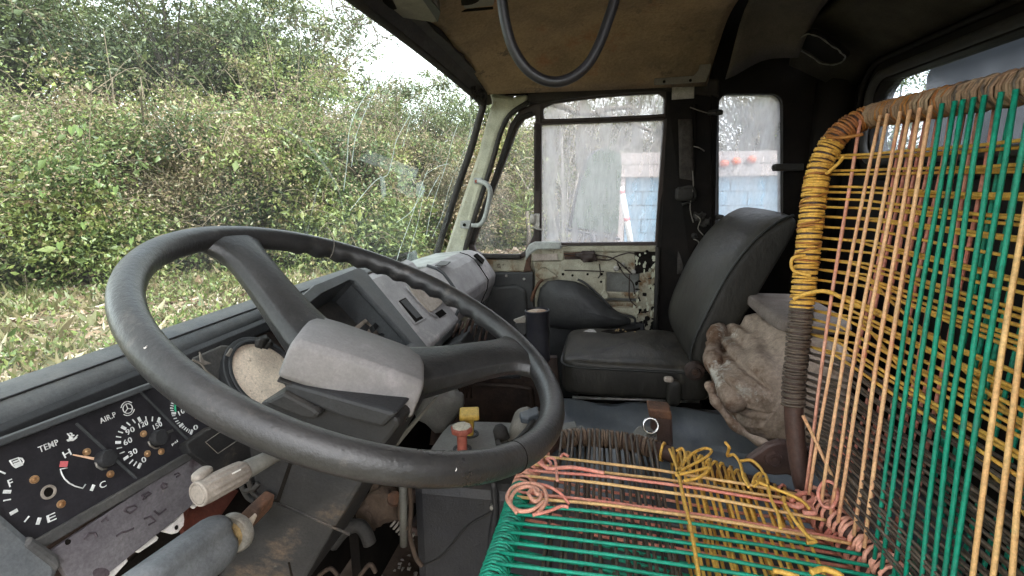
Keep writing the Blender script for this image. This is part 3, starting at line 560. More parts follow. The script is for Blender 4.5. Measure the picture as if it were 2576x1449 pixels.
# ================================================================= PASSENGER DOOR
door = thing('passenger_door', 'stripped passenger door with chipped cream paint and dusty window', 'truck door', on_side(1500, 800))
fo = [(1352, 268), (1305, 283), (1278, 330), (1262, 395), (1238, 480), (1196, 600), (1180, 640), (1196, 655), (1330, 655)]
vo = [(1346, 288), (1319, 300), (1302, 323), (1276, 393), (1242, 483), (1192, 616), (1197, 632), (1214, 640), (1306, 640), (1320, 631), (1333, 608), (1342, 590)]
vout = [(1362, 252), (1308, 274), (1282, 312), (1258, 388), (1228, 478), (1176, 612), (1180, 642), (1204, 652), (1310, 652), (1330, 640), (1346, 625), (1362, 606)]
part(door, 'vent_frame', MB().ring([on_side(x, y, 0.0) for x, y in vout], [on_side(x, y, 0.0) for x, y in vo], (0.025, 0, 0)), M['doorframe'], bevel=0.005)
part(door, 'vent_seal', MB().tube(spline([on_side(x, y, 0.004) for x, y in ((1340, 284), (1308, 296), (1291, 322), (1266, 393), (1234, 480), (1186, 612))], 6), 0.0055, 8), M['rubber'], smooth='all')
part(door, 'vent_window', MB().prism([on_side(x, y, -0.012) for x, y in vo], (0.004, 0, 0)), M['ventglass'])
part(door, 'vent_sill', MB().box((on_side(1214, 644, 0.01) + on_side(1308, 644, 0.01)) / 2, (0.02, (on_side(1214, 644) - on_side(1308, 644)).length, 0.014)), M['rubber'], bevel=0.003)
ti = [(1366, 272), (1392, 260), (1450, 252), (1526, 243), (1600, 238), (1659, 235), (1672, 246), (1671, 286), (1600, 290), (1520, 294), (1440, 297), (1368, 299)]
to = [(1350, 262), (1390, 248), (1450, 240), (1526, 231), (1600, 226), (1672, 222), (1690, 230), (1688, 297), (1600, 300), (1520, 304), (1440, 307), (1350, 310)]
part(door, 'top_frame', MB().ring([on_side(x, y, -0.002) for x, y in to], [on_side(x, y, -0.002) for x, y in ti], (0.022, 0, 0)), M['doorframe'], bevel=0.004)
mi = [(1361, 314), (1440, 311), (1520, 308), (1600, 305), (1671, 302), (1665, 380), (1657, 483), (1649, 609), (1560, 610), (1460, 611), (1359, 611), (1360, 480)]
mo = [(1343, 309.5), (1440, 306.5), (1520, 303.5), (1600, 300.5), (1690, 298), (1684, 380), (1676, 483), (1665, 618), (1560, 618), (1460, 618), (1343, 618), (1343, 480)]
part(door, 'main_frame', MB().ring([on_side(x, y, 0.0) for x, y in mo], [on_side(x, y, 0.0) for x, y in mi], (0.025, 0, 0)), M['doorframe'], bevel=0.003)
part(door, 'top_window', MB().prism([on_side(x, y, -0.016) for x, y in ti], (0.004, 0, 0)), M['dustyglass'])
part(door, 'window', MB().prism([on_side(x, y, -0.014) for x, y in mi], (0.004, 0, 0)), M['dustyglass'])
lt = part(door, 'vent_latch', MB().box(on_side(1351, 556, 0.02), (0.014, 0.016, 0.046)).puff(on_side(1340, 552, 0.03), (0.006, 0.009, 0.016), 0.6).tube([on_side(1338, 570, 0.03), on_side(1350, 576, 0.035), on_side(1366, 578, 0.035)], 0.003, 6), M['zinc'], smooth=40, bevel=0.002)
# stamped inner panel, built round its openings
def dp(name, pts, m, off=0.0, t=0.012, bevel=0.004, label=None, smooth=False): return side_poly(name, pts, m, off, t, door, bevel, smooth, label)
dp('outer_skin', [(1185, 645), (1662, 618), (1655, 960), (1185, 960)], M['skin'], -0.075, 0.006, 0)
dp('belt_rail', [(1196, 653), (1318, 653), (1340, 622), (1650, 615), (1650, 634), (1420, 634), (1418, 656), (1332, 657), (1330, 684), (1230, 684)], M['cream'], 0.0, 0.03)
dp('panel_web', [(1408, 634), (1596, 634), (1600, 652), (1596, 690), (1526, 684), (1526, 772), (1560, 800), (1550, 830), (1346, 830), (1346, 684), (1340, 657), (1408, 657)], M['cream'], -0.004, 0.03)
dp('panel_edge', [(1610, 684), (1640, 672), (1649, 660), (1646, 850), (1590, 850), (1560, 800), (1529, 774), (1606, 774)], M['cream'], -0.004, 0.03)
dp('lock_pillar', [(1596, 634), (1650, 632), (1649, 662), (1636, 684), (1598, 690)], M['cabdark'], -0.002, 0.03)
hand = dp('armrest_bracket', [(1322, 632), (1330, 616), (1344, 609), (1410, 609), (1412, 627), (1350, 628), (1334, 640), (1322, 656)], M['handle'], 0.05, 0.02, 0.004)
dp('handle_recess', [(1334, 626), (1408, 626), (1408, 656), (1340, 657)], M['rustdark'], -0.02, 0.006, 0)
dp('handle_plate', [(1338, 640), (1402, 638), (1404, 655), (1342, 656)], M['card'], 0.004, 0.006, 0.002)
dp('rusty_rail', [(1418, 636), (1490, 634), (1492, 641), (1420, 646)], M['rust'], 0.012, 0.004, 0.001)
dp('rust_streak', [(1327, 634), (1337, 640), (1334, 668), (1338, 683), (1316, 684), (1322, 660)], M['rust'], 0.0035, 0.004, 0.001)
dp('lock_rod_hole', [(1420, 637), (1492, 636), (1494, 652), (1420, 653)], M['rustdark'], 0.001, 0.004, 0.001)
part(door, 'lock_mechanism', MB().puff(on_side(1480, 645, 0.02), (0.012, 0.022, 0.014), 0.5, wob=0.4, seed=3).puff(on_side(1462, 643, 0.018), (0.01, 0.018, 0.009), 0.5), M['wire'], smooth='all')
rods = MB()
for c in ([(1420, 640), (1470, 640), (1530, 646), (1560, 662), (1590, 690)], [(1490, 650), (1530, 654), (1548, 646), (1580, 636), (1600, 640)], [(1552, 660), (1570, 690), (1592, 712), (1596, 740)], [(1584, 690), (1583, 720), (1584, 752), (1600, 770)], [(1420, 680), (1470, 681), (1520, 683)], [(1508, 664), (1510, 690), (1504, 700)]):
    rods.tube(spline([on_side(x, y, 0.018) for x, y in c], 5), 0.002, 5)
part(door, 'lock_rod', rods, M['wire'], smooth='all')
part(door, 'crank_lever', MB().tube(spline([on_side(1337, 757, 0.03), on_side(1344, 735, 0.035), on_side(1356, 712, 0.035), on_side(1366, 704, 0.03)], 5), [0.006] * 6 + [0.005] * 10, 7), M['rust'], smooth='all')
holes = MB()
for x, y, r in ((1363, 683, .004), (1376, 690, .004), (1416, 690, .0045), (1440, 693, .004), (1478, 690, .004), (1513, 690, .0045), (1512, 709, .004), (1514, 748, .006), (1608, 786, .004), (1630, 691, .007), (1634, 711, .008), (1628, 780, .007), (1560, 674, .004), (1574, 674, .004), (1390, 697, .003), (1630, 802, .007)):
    holes.lathe(on_side(x, y, 0.0045), (-1, 0, 0), [(r, -0.001), (r * 0.9, 0.0012), (0.0, 0.0014)], 10)
part(door, 'bolt_hole', holes, M['void'], kind='stuff')
for x, y, r in ((1550, 676, .009), (1567, 666, .007), (1593, 684, .008), (1630, 692, .011), (1635, 711, .012)):
    part(door, 'washer', MB().lathe(on_side(x, y, 0.004), (-1, 0, 0), [(r, -0.001), (r, 0.002), (r * 0.6, 0.003), (r * 0.55, 0.002)], 14), M['zinc'] if x < 1600 else M['cream'], smooth=True)
dp('bracket_plate', [(1344, 690), (1362, 674), (1372, 673), (1404, 697), (1360, 706)], M['cream'], 0.012, 0.01, 0.003)
dp('access_lip', [(1516, 700), (1524, 700), (1524, 730), (1530, 742), (1530, 752), (1516, 752), (1512, 740), (1518, 730)], M['cream'], 0.01, 0.008, 0.003)
part(door, 'skin_brace', MB().box((on_side(1530, 742, -0.05) + on_side(1606, 742, -0.05)) / 2, (0.02, 0.14, 0.018)).box((on_side(1530, 765, -0.05) + on_side(1606, 765, -0.05)) / 2, (0.02, 0.14, 0.02)), M['cream'], bevel=0.003)
dp('lower_flange', [(1530, 774), (1608, 775), (1600, 796), (1580, 790), (1548, 784)], M['cream'], 0.008, 0.01, 0.003)
# chipped paint and sealant at the rear edge
ch = MB()
for i in range(46):
    x = 1600 + RNG.uniform(0, 48); y = RNG.uniform(632, 840); 
    ch.puff(on_side(x, y, 0.004), (0.002, RNG.uniform(0.002, 0.008), RNG.uniform(0.002, 0.009)), 0.8, n=7, m=4, wob=0.5, seed=i)
part(door, 'peeling_paint', ch, M['cabdark'], kind='stuff')
ch = MB()
for i in range(40):
    x = RNG.choice([1646, 1638, 1606, 1600, 1626]) + RNG.uniform(-6, 4); y = RNG.uniform(630, 700) if RNG.random() < 0.5 else RNG.uniform(700, 800)
    ch.puff(on_side(x, y, 0.007), (0.002, RNG.uniform(0.002, 0.005), RNG.uniform(0.002, 0.008)), 0.8, n=7, m=4, wob=0.5, seed=i + 90)
part(door, 'sealant_blob', ch, M['pillar'], kind='stuff')
# leathercloth lining of the lower door, sagging outwards
lining = [(1346, 701), (1400, 698), (1453, 703), (1474, 714), (1512, 748), (1552, 786), (1594, 799), (1596, 815), (1550, 822), (1485, 834), (1430, 830), (1384, 822), (1344, 815)]
P = [on_side(x, y, 0.012) for x, y in lining]; cen = sum(P, Vector()) / len(P); lm_ = MB()
rings = []
for k, (f, o_) in enumerate(((1.0, 0.0), (0.97, 0.012), (0.85, 0.026), (0.55, 0.04 + 0), (0.25, 0.044))):
    rings.append([cen + (p - cen) * f + Vector((-o_ - 0.006 * math.sin(3 * i + k), 0, 0)) for i, p in enumerate(P)])
lm_.loft(rings); part(door, 'door_lining', lm_, M['pocket'], smooth='all', sub=1)
part(door, 'lining_edge', MB().tube(spline(P[2:8], 5), 0.004, 6), M['pocket'], smooth='all')
dp('lower_lining', [(1346, 812), (1620, 812), (1640, 1000), (1330, 1000)], M['pocket'], 0.006, 0.008, 0.003)
# window channel on the post side
part(door, 'edge_channel', MB().tube([on_side(1655, 622, 0.01), on_side(1652, 740, 0.01), on_side(1648, 860, 0.01)], 0.008, 6), M['rubber'], smooth='all')
# ================================================================= DASHBOARD
dash = thing('dashboard', 'dusty dark grey dashboard running under the cracked windshield', 'dashboard', (0.8, 0.5, -0.3))
def prof_x(name, prof, x0, x1, m, par=None, n=1, fy=None, bevel=0.003, smooth=False):
    loops = []
    for i in range(n + 1):
        X = lerp(x0, x1, i / n); dy = fy(X) if fy else 0.0; loops.append([Vector((X, y + dy, z)) for y, z in prof])
    return part(par or dash, name, MB().loft(loops), m, smooth=smooth, bevel=bevel)
bow = lambda X: -0.05 * max(0.0, (X - 0.85) / 0.8) ** 2
prof_x('crash_pad', [(0.61, -0.205), (0.594, -0.192), (0.575, -0.186), (0.556, -0.1865), (0.54, -0.192), (0.531, -0.2), (0.528, -0.207), (0.53, -0.235), (0.545, -0.25), (0.61, -0.25)], 0.0, 1.24, M['dash'], n=20, fy=bow, bevel=0.0, smooth=50)
prof_x('pad_underside', [(0.53, -0.206), (0.5225, -0.2125), (0.5205, -0.226), (0.545, -0.245), (0.56, -0.21)], 0.0, 0.78, M['black'], n=6, bevel=0.001)
part(dash, 'pad_groove', MB().tube([(lerp(0.0, 0.9, i / 20), 0.5405 + bow(lerp(0, 0.9, i / 20)), -0.1905) for i in range(21)], 0.0012, 5), M['black'], smooth='all')
# gauge panel plane: faces the driver, leaning back
CP = on_y(0, 1115, 0.5); CN = Vector((0, -0.966, 0.26)); CU = Vector((1, 0, 0)); CV = Vector((0, 0.26, 0.966))
def cpl(x, y, h=0.0): return on_plane(x, y, CP + CN * h, CN)
def cz(x, y, h=0.0): return cpl(0.1984 * x, 990.3 + 0.1984 * y, h)
part(dash, 'dash_backing', MB().box((0.62, 0.585, -0.36), (1.22, 0.02, 0.24)), M['rustdark'])
dk = part(dash, 'broken_frame', MB().prism([cpl(x, y, -0.02) for x, y in ((486, 900), (560, 868), (610, 870), (590, 985), (640, 1045), (540, 990))], CN * -0.01), M['dashdark'], bevel=0.002)
part(dash, 'torn_edge', MB().tube(spline([cpl(x, y, -0.012) for x, y in ((484, 905), (505, 915), (520, 935), (545, 955), (560, 975))], 5), 0.0015, 5).prism([cpl(x, y, -0.01) for x, y in ((503, 885), (512, 905), (532, 914), (515, 918), (505, 910))], CN * -0.002).prism([cpl(x, y, -0.01) for x, y in ((570, 893), (582, 875), (586, 880), (578, 897))], CN * -0.002), M['trim'])
part(dash, 'brown_bracket', MB().prism([cpl(x, y, -0.03) for x, y in ((590, 862), (640, 838), (700, 830), (720, 880), (620, 884))], CN * -0.01), M['rustdark'], bevel=0.003)
# opening with the bare round board behind the wheel hub
dc = cpl(672, 944, 0.004); DN = Vector((0, -0.8, 0.6)); DV = Vector((0, 0.6, 0.8)); circ_ = lambda r, h=0.0: [dc + DN * h + CU * (r * math.cos(2 * math.pi * k / 40)) + DV * (r * math.sin(2 * math.pi * k / 40)) for k in range(40)]
ds = part(dash, 'gauge_bezel', MB().ring(circ_(0.068), circ_(0.0565), DN * -0.02).ring(circ_(0.062, 0.003), circ_(0.0565, 0.003), DN * -0.0025), M['black'], smooth=40, bevel=0.002)
part(ds, 'speckled_board', MB().prism(circ_(0.058, -0.003), DN * -0.004), M['disc'])
part(ds, 'bezel_clip', MB().puff(cpl(660, 860, 0.0), (0.012, 0.006, 0.008), 0.6, wob=0.2).puff(cpl(672, 866, 0.0), (0.008, 0.006, 0.006), 0.6, wob=0.2), M['rubber'], smooth='all')
# lower wall of the dash below the round board, behind the column
part(dash, 'lower_fascia', MB().prism([cpl(x, y, -0.03) for x, y in ((640, 1046), (860, 960), (1000, 1050), (900, 1180), (640, 1200))], CN * -0.01), M['dashdark'], bevel=0.002)
# hooded tray in the middle
TP = on_x(905, 678, 0.95); TQ = on_x(1070, 880, 0.95); td = (TQ - TP); td.x = 0; td.normalize(); TN = Vector((0, td.z, -td.y))
if TN.y > 0: TN = -TN
def tpl(x, y, h=0.0): return on_plane(x, y, TP + TN * h, TN)
to_ = [(748, 752), (790, 716), (903, 672), (918, 678), (1004, 782), (1078, 874), (1070, 890), (960, 935), (870, 975), (790, 900)]
ti_ = [(770, 770), (810, 738), (880, 704), (893, 708), (962, 782), (1034, 862), (1020, 872), (950, 900), (880, 930), (820, 880)]
tray = part(dash, 'tray_frame', MB().ring([tpl(x, y) for x, y in to_], [tpl(x, y) for x, y in ti_], TN * -0.012), M['dash'], bevel=0.003)
wi = [tpl(x, y, -0.004) for x, y in ti_]; wb = [cen_ + (p - cen_) * 0.9 + TN * -0.06 for cen_ in [sum(wi, Vector()) / len(wi)] for p in wi]
part(tray, 'tray_wall', MB().loft([wi, wb], cap=False), M['dash'], smooth=30)
part(tray, 'tray_floor', MB().prism([p + TN * 0.004 for p in wb], TN * -0.004), M['dashdark'])
fb = MB()
for pts in ([(872, 838), (925, 797), (940, 800), (975, 840), (965, 850), (905, 850)], [(880, 836), (925, 805), (935, 815), (890, 845)], [(930, 838), (960, 822), (985, 850), (960, 866)]):
    fb.prism([tpl(x, y, -0.04) for x, y in pts], TN * -0.008)
part(tray, 'fuse_board', fb, M['card'], bevel=0.001)
for pts in ([(905, 826), (920, 813), (932, 822), (915, 845)], [(936, 818), (948, 808), (958, 815), (944, 832)], [(880, 840), (890, 830), (900, 838), (890, 846)], [(950, 842), (962, 836), (968, 842), (958, 850)]):
    part(tray, 'fuse', MB().prism([tpl(x, y, -0.03) for x, y in pts], TN * -0.012), M['black'], bevel=0.001)
# console to the right of the tray
def kp(x, y, h=0.0): return tpl(x, y, h)
con = thing('centre_console', 'pale grey console with open switch slots between tray and passenger dash', 'console', on_x(1110, 820, 1.05))
top_y, top_z = TP.y, TP.z
P_ = lambda f, h=0.0: (lerp(TP.y, TQ.y, f) + TN.y * h, lerp(TP.z, TQ.z, f) + TN.z * h)
a0, a1, a2 = P_(0.06, -0.008), P_(0.14, 0.0), P_(1.0, 0.0); a3 = P_(1.06, -0.012)
prof = [(0.575, -0.222), (0.5, -0.196), a0, a1, P_(0.5, 0.0), a2, a3, (a3[0] + 0.06, a3[1] - 0.07), (0.57, -0.42)]
loops = [[Vector((X, y, z)) for y, z in prof] for X in (0.962, 1.08, 1.19, 1.205)]
part(con, 'console_body', MB().loft(loops), M['console'], bevel=0.005)
part(con, 'lower_edge', MB().loft([[Vector((X, y, z)) for y, z in (P_(1.03, 0.002), P_(1.09, -0.008), (a3[0] + 0.07, a3[1] - 0.08), (a3[0] + 0.08, a3[1] - 0.06))] for X in (0.958, 1.212)]), M['dash'], bevel=0.003)
so = [(996, 756), (1022, 743), (1074, 800), (1045, 816)]; si = [(1003, 757), (1021, 748), (1066, 800), (1046, 811)]
sl = part(con, 'switch_slot', MB().ring([kp(x, y, 0.002) for x, y in so], [kp(x, y, 0.002) for x, y in si], TN * -0.003), M['console'], bevel=0.001)
part(sl, 'slot_floor', MB().prism([kp(x, y, 0.0012) for x, y in si], TN * -0.0005), M['void'])
part(sl, 'slot_wall', MB().prism([kp(x, y, 0.0018) for x, y in ((1008, 758), (1022, 750), (1060, 795), (1048, 801))], TN * -0.0004), M['black'])
sl = part(con, 'square_hole', MB().prism([kp(x, y, 0.0016) for x, y in ((1095, 788), (1112, 777), (1124, 789), (1107, 800))], TN * -0.001), M['void'])
part(con, 'loose_card', MB().prism([kp(x, y, 0.006) for x, y in ((1030, 712), (1050, 715), (1115, 754), (1112, 764), (1088, 784), (1080, 783), (1036, 735))], TN * -0.003), M['card'], bevel=0.001)
part(con, 'console_top', MB().loft([[Vector((X, y, z)) for y, z in ((0.57, -0.218), (0.5, -0.192), (a0[0] - 0.002, a0[1] + 0.004), (0.5, -0.2))] for X in (0.97, 1.19)]), M['handle'], bevel=0.002)
part(con, 'console_rib', MB().tube([kp(x, y, 0.003) for x, y in ((1020, 720), (1034, 737), (1078, 784), (1100, 800))], 0.002, 6), M['console'], smooth='all')
# passenger side of the dash
pd = thing('passenger_dash_box', 'light grey passenger dash moulding with a dark slot at its far end', 'dash moulding', on_x(1200, 770, 1.3))
e0 = [on_x(x, y, 1.55) for x, y in ((1150, 634), (1182, 626), (1202, 632), (1216, 642), (1232, 664), (1249, 690), (1246, 712), (1230, 748), (1200, 772), (1160, 760))]
Lp = []
for X, k, dz in ((1.212, 0.97, -0.003), (1.22, 1.0, -0.002), (1.4, 1.0, 0.0), (1.53, 0.99, 0.0), (1.56, 0.93, 0.0)):
    c_ = sum(e0, Vector()) / len(e0); Lp.append([Vector((X, (c_.y + (p.y - c_.y) * k) + 0.03 * (1.55 - X) / 0.45, c_.z + (p.z - c_.z) * k + dz)) for p in e0])
pbx = part(pd, 'moulding', MB().loft(Lp), M['console'], bevel=0.006)
XS = 1.455
part(pd, 'joint_line', MB().tube([Vector((XS, p.y + 0.03 * (1.55 - XS) / 0.45, p.z)) + (p - c_).normalized() * 0.0008 * 1 for p in e0[1:8]], 0.0016, 5), M['void'], smooth='all')
def pdx(x, y): return on_plane(x, y, e0[4] + Vector((0, -0.0005, 0.001)), Vector((0, -(e0[3].z - e0[5].z), -(e0[5].y - e0[3].y))).normalized() * 1)
part(pd, 'dark_slot', MB().prism([p + Vector((0, -0.003, 0.003)) for p in [pdx(x, y) for x, y in ((1190, 644), (1198, 639), (1217, 656), (1213, 666))]], (0, 0.0025, -0.0025)), M['void'])
part(pd, 'top_recess', MB().prism([on_z(x, y, e0[1].z + 0.0015) for x, y in ((1094, 667), (1110, 656), (1134, 658), (1122, 667))], (0, 0, -0.002)), M['dashdark'])
part(pd, 'end_lip', MB().tube([Vector((1.21, p.y + 0.024, p.z)) for p in e0[1:9]], 0.004, 6), M['dash'], smooth='all')
part(pd, 'top_film', MB().loft([[Vector((X, y, z)) for y, z in ((0.56 - 0.05 * max(0, (X - 1.1) / 0.45), -0.212), (e0[1].y + 0.03 * (1.55 - X) / 0.45, e0[1].z - 0.002), (e0[1].y + 0.03 * (1.55 - X) / 0.45, e0[1].z - 0.03), (0.56 - 0.05 * max(0, (X - 1.1) / 0.45), -0.24))] for X in (1.215, 1.25, 1.4, 1.54)]), M['handle'], bevel=0.002)
# wiring and metal under the console
und = MB()
for i in range(7):
    x0 = 1112 + 14 * i; und.tube(spline([on_x(x0 + 40, 815 - 6 * i, 1.12), on_x(x0 + 20, 870, 1.14), on_x(x0 + 5 + RNG.uniform(-10, 20), 930, 1.16), on_x(x0 + RNG.uniform(-20, 30), 1000, 1.2)], 5), RNG.uniform(0.002, 0.005), 5)
part(dash, 'wiring', und, M['rustdark'], smooth='all')
part(dash, 'under_console_bracket', MB().prism([on_x(x, y, 1.05) for x, y in ((1086, 890), (1160, 855), (1172, 900), (1090, 935))], (0.15, 0, 0)), M['black'], bevel=0.004)
part(dash, 'bracket_screw', MB().lathe(on_x(1140, 882, 1.045), (-1, 0, 0), [(0, -0.002), (0.005, -0.002), (0.004, 0.003), (0, 0.004)], 10), M['pillar'], smooth=True)
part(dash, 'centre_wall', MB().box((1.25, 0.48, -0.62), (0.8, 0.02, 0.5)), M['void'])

# ================================================================= GAUGE CLUSTER
clu = thing('gauge_cluster', 'black gauge cluster with fuel, temperature and air pressure dials', 'instrument cluster', cpl(300, 1200))
part(clu, 'face', MB().prism([cpl(x, y) for x, y in ((-260, 1225), (0, 1118), (392, 972), (580, 1035), (610, 1072), (500, 1135), (110, 1362), (-110, 1500))], CN * -0.006), M['clusterface'])
def bar(par, name, pa, pb, w, h0, h1, m, bevel=0.001):
    a, b = cpl(*pa), cpl(*pb); t = (b - a).normalized(); s_ = CN.cross(t) * (w / 2)
    return part(par, name, MB().prism([a + s_ + CN * h0, b + s_ + CN * h0, b - s_ + CN * h0, a - s_ + CN * h0], CN * (h1 - h0)), m, bevel=bevel)
bar(clu, 'top_bezel', (-260, 1208), (395, 962), 0.006, -0.004, 0.01, M['dash'])
bar(clu, 'bottom_bezel', (40, 1400), (505, 1128), 0.0095, -0.004, 0.006, M['dashdark'])
bar(clu, 'divider', (190, 1066), (340, 1204), 0.0016, 0.0, 0.0025, M['dash'], 0.0)
bar(clu, 'divider', (353, 988), (480, 1116), 0.0016, 0.0, 0.0025, M['dash'], 0.0)
part(clu, 'side_bezel', MB().prism([cpl(x, y, 0.012) for x, y in ((-120, 1230), (0, 1282), (148, 1412), (150, 1440), (120, 1500), (-140, 1500))], CN * -0.02), M['levergrey'], bevel=0.006)
part(clu, 'side_bezel_lip', MB().prism([cpl(x, y, 0.014) for x, y in ((80, 1345), (150, 1395), (158, 1420), (148, 1440), (60, 1372))], CN * -0.02), M['dashdark'], bevel=0.004)
def text(par, s_, pa, pb, hgt, m, name='lettering'):
    # pa, pb: left and right ends of the baseline
    cu = bpy.data.curves.new('lettering', 'FONT'); cu.body = s_; cu.extrude = 0.0002; cu.resolution_u = 3; cu.offset = 0.004; cu.space_character = 1.08
    tmp = bpy.data.objects.new('tmp_text', cu); COL.objects.link(tmp); bpy.context.view_layer.update()
    me = bpy.data.meshes.new_from_object(tmp.evaluated_get(bpy.context.evaluated_depsgraph_get())); bpy.data.objects.remove(tmp)
    xs = [v.co.x for v in me.vertices]; ys = [v.co.y for v in me.vertices]; x0, x1, y0, y1 = min(xs), max(xs), min(ys), max(ys)
    a, b = cpl(*pa), cpl(*pb); t = (b - a); W = t.length; t.normalize(); up = CN.cross(t)
    if up.z < 0: up = -up
    off = WOFF[par.name]
    for v in me.vertices:
        q = a + t * ((v.co.x - x0) / (x1 - x0) * W) + up * ((v.co.y - y0) / (y1 - y0) * hgt) + CN * (0.0012 + v.co.z); v.co = q - off
    me.materials.append(m); o = bpy.data.objects.new(name, me); COL.objects.link(o); o.parent = par; return o
def cq(x, y): return (0.1984 * x, 990.3 + 0.1984 * y)
W_ = M['white']
text(clu, 'TEMP', cq(492, 752), cq(738, 648), 0.0055, W_); text(clu, 'AIR.P', cq(1268, 385), cq(1468, 292), 0.0055, W_)
text(clu, 'H', cq(812, 822), cq(900, 772), 0.0062, W_); text(clu, 'C', cq(1262, 1212), cq(1342, 1176), 0.0062, W_)
text(clu, 'F', cq(108, 1190), cq(165, 1165), 0.0062, W_); text(clu, 'E', (118, 1316), (140, 1306), 0.0064, W_); text(clu, 'psi', cq(2176, 668), cq(2250, 622), 0.0036, W_)
for s_, a, b in (('0', (1800, 885), (1850, 855)), ('30', (1640, 806), (1738, 748)), ('60', (1570, 664), (1672, 610)), ('90', (1602, 532), (1704, 474)), ('120', (1762, 444), (1872, 394)), ('150', (1946, 462), (2050, 408)), ('10', (2268, 284), (2338, 240)), ('0', (2456, 472), (2506, 444))):
    text(clu, s_, cq(*a), cq(*b), 0.0058, W_)
def ticks(par, lst, ctr, m=W_, name='tick_mark'):
    c = cz(*ctr); b = MB()
    for x, y, w, l in lst:
        p = cz(x, y); t = (c - p).normalized(); s_ = CN.cross(t) * (w / 2); b.prism([p - t * l / 2 + s_ + CN * 0.0006, p + t * l / 2 + s_ + CN * 0.0006, p + t * l / 2 - s_ + CN * 0.0006, p - t * l / 2 - s_ + CN * 0.0006], CN * 0.0006)
    return part(par, name, b, m)
mj, mn = (0.0028, 0.0056), (0.0011, 0.0052)
air = [(x, y) + mj for x, y in ((1760, 915), (1590, 815), (1490, 620), (1560, 435), (1760, 330), (2005, 335))] + [(x, y) + mn for x, y in ((1705, 890), (1655, 865), (1540, 750), (1505, 690), (1495, 550), (1520, 490), (1620, 385), (1690, 350), (1845, 320), (1925, 322))]
for a in air: ticks(clu, [a], (1900, 610))
for a in [(2195, 250) + mj, (2290, 400) + mj, (2420, 488) + mj] + [(x, y) + (0.001, 0.004) for x, y in ((2205, 95), (2180, 125), (2175, 155), (2170, 185), (2175, 215), (2195, 280), (2215, 315), (2235, 350), (2255, 375), (2315, 425), (2340, 445), (2365, 462), (2390, 476))]: ticks(clu, [a], (2520, 240))
for a in [(80, 1245) + mj, (165, 1502) + mj, (480, 1618) + mj, (20, 1000) + mn, (80, 1350) + mn, (330, 1592) + mn]: ticks(clu, [a], (605, 1250))
ticks(clu, [(1165, 1195) + mj], (1300, 900)); ticks(clu, [(800, 895, 0.0052, 0.0066)], (1250, 900), M['gaugered'])
def stroke(par, pts, w, m, name): return part(par, name, MB().tube([cz(x, y, 0.0008) for x, y in pts], w / 2, 5), m, smooth='all')
stroke(clu, [(2228, 110), (2222, 150), (2222, 190), (2230, 232)], 0.0024, M['gaugegreen'], 'green_arc')
stroke(clu, [(855, 942), (765, 958), (785, 1020), (820, 1080), (880, 1135), (950, 1172), (1048, 1200), (1086, 1150)], 0.0013, W_, 'range_arc')
ic = thing  # pictograms
pump = MB()
for pts in ([(125, 850), (230, 812), (285, 905), (200, 938), (160, 905), (125, 850)], [(245, 818), (275, 822), (300, 855), (292, 880), (270, 880)], [(165, 868), (235, 842)]): pump.tube([cz(x, y, 0.0008) for x, y in pts], 0.0007, 5)
pump.prism([cz(x, y, 0.0012) for x, y in ((170, 890), (252, 858), (275, 905), (200, 936))], CN * -0.0008); part(clu, 'fuel_pictogram', pump, W_)
th = MB()
for pts in ([(855, 505), (905, 560)], [(885, 500), (915, 508)], [(905, 525), (940, 528)], [(850, 590), (885, 575), (905, 590), (950, 565), (985, 525)], [(860, 600), (890, 592), (925, 592), (975, 555)]): th.tube([cz(x, y, 0.0008) for x, y in pts], 0.0007, 5)
th.puff(cz(900, 560, 0.0006), (0.002, 0.001, 0.002), 1.0); part(clu, 'coolant_pictogram', th, W_)
br = MB(); cc = cz(1620, 188, 0.0008)
ringp = lambda r, a0, a1, n=20: [cc + CU * (r * math.cos(rad(lerp(a0, a1, k / n)))) + CV * (r * math.sin(rad(lerp(a0, a1, k / n)))) for k in range(n + 1)]
br.tube(ringp(0.0052, 0, 360), 0.0005, 5); br.tube(ringp(0.0074, 30, 150, 10), 0.0005, 5); br.tube(ringp(0.0074, 210, 330, 10), 0.0005, 5)
for k in range(3): br.tube([cc, ringp(0.0052, 90 + 120 * k, 91 + 120 * k, 1)[0]], 0.0005, 5)
part(clu, 'brake_pictogram', br, W_)
part(clu, 'needle', MB().prism([cz(x, y, 0.005) for x, y in ((928, 778), (935, 768), (1195, 808), (1190, 838))], CN * -0.0012), M['needle'])
for x, y in ((1300, 832), (1972, 566)):
    k_ = part(clu, 'needle_hub', MB().lathe(cz(x, y), CN, [(0.0085, 0.0), (0.0085, 0.008), (0.0078, 0.0095), (0.0, 0.0098)], 20), M['black'], smooth=True)
    part(k_, 'collar', MB().tube([cz(x - 90, y + 40, 0.002) , cz(x - 70, y + 90, 0.002), cz(x - 10, y + 125, 0.002), cz(x + 50, y + 120, 0.002)], 0.0012, 5), M['zinc'], smooth='all')
for x, y in ((1095, 740), (1395, 1020), (430, 1090), (770, 1400), (1815, 510), (1865, 762), (2040, 735), (2490, 282)):
    part(clu, 'brass_screw', MB().lathe(cz(x, y), CN, [(0.0036, 0.0), (0.0036, 0.0012), (0.0024, 0.0014), (0.0022, 0.0008), (0.0016, 0.0022), (0.0, 0.0026)], 14), M['brass'], smooth=True)
part(clu, 'spindle_ring', MB().lathe(cz(605, 1250), CN, [(0.0042, 0.0006), (0.0064, 0.0006), (0.006, 0.002), (0.0045, 0.002), (0.0042, 0.0006)], 22, False), M['stalk'], smooth=True)
part(clu, 'spindle_hole', MB().lathe(cz(605, 1250), CN, [(0.0042, 0.0003), (0.0, 0.0004)], 18), M['void'])
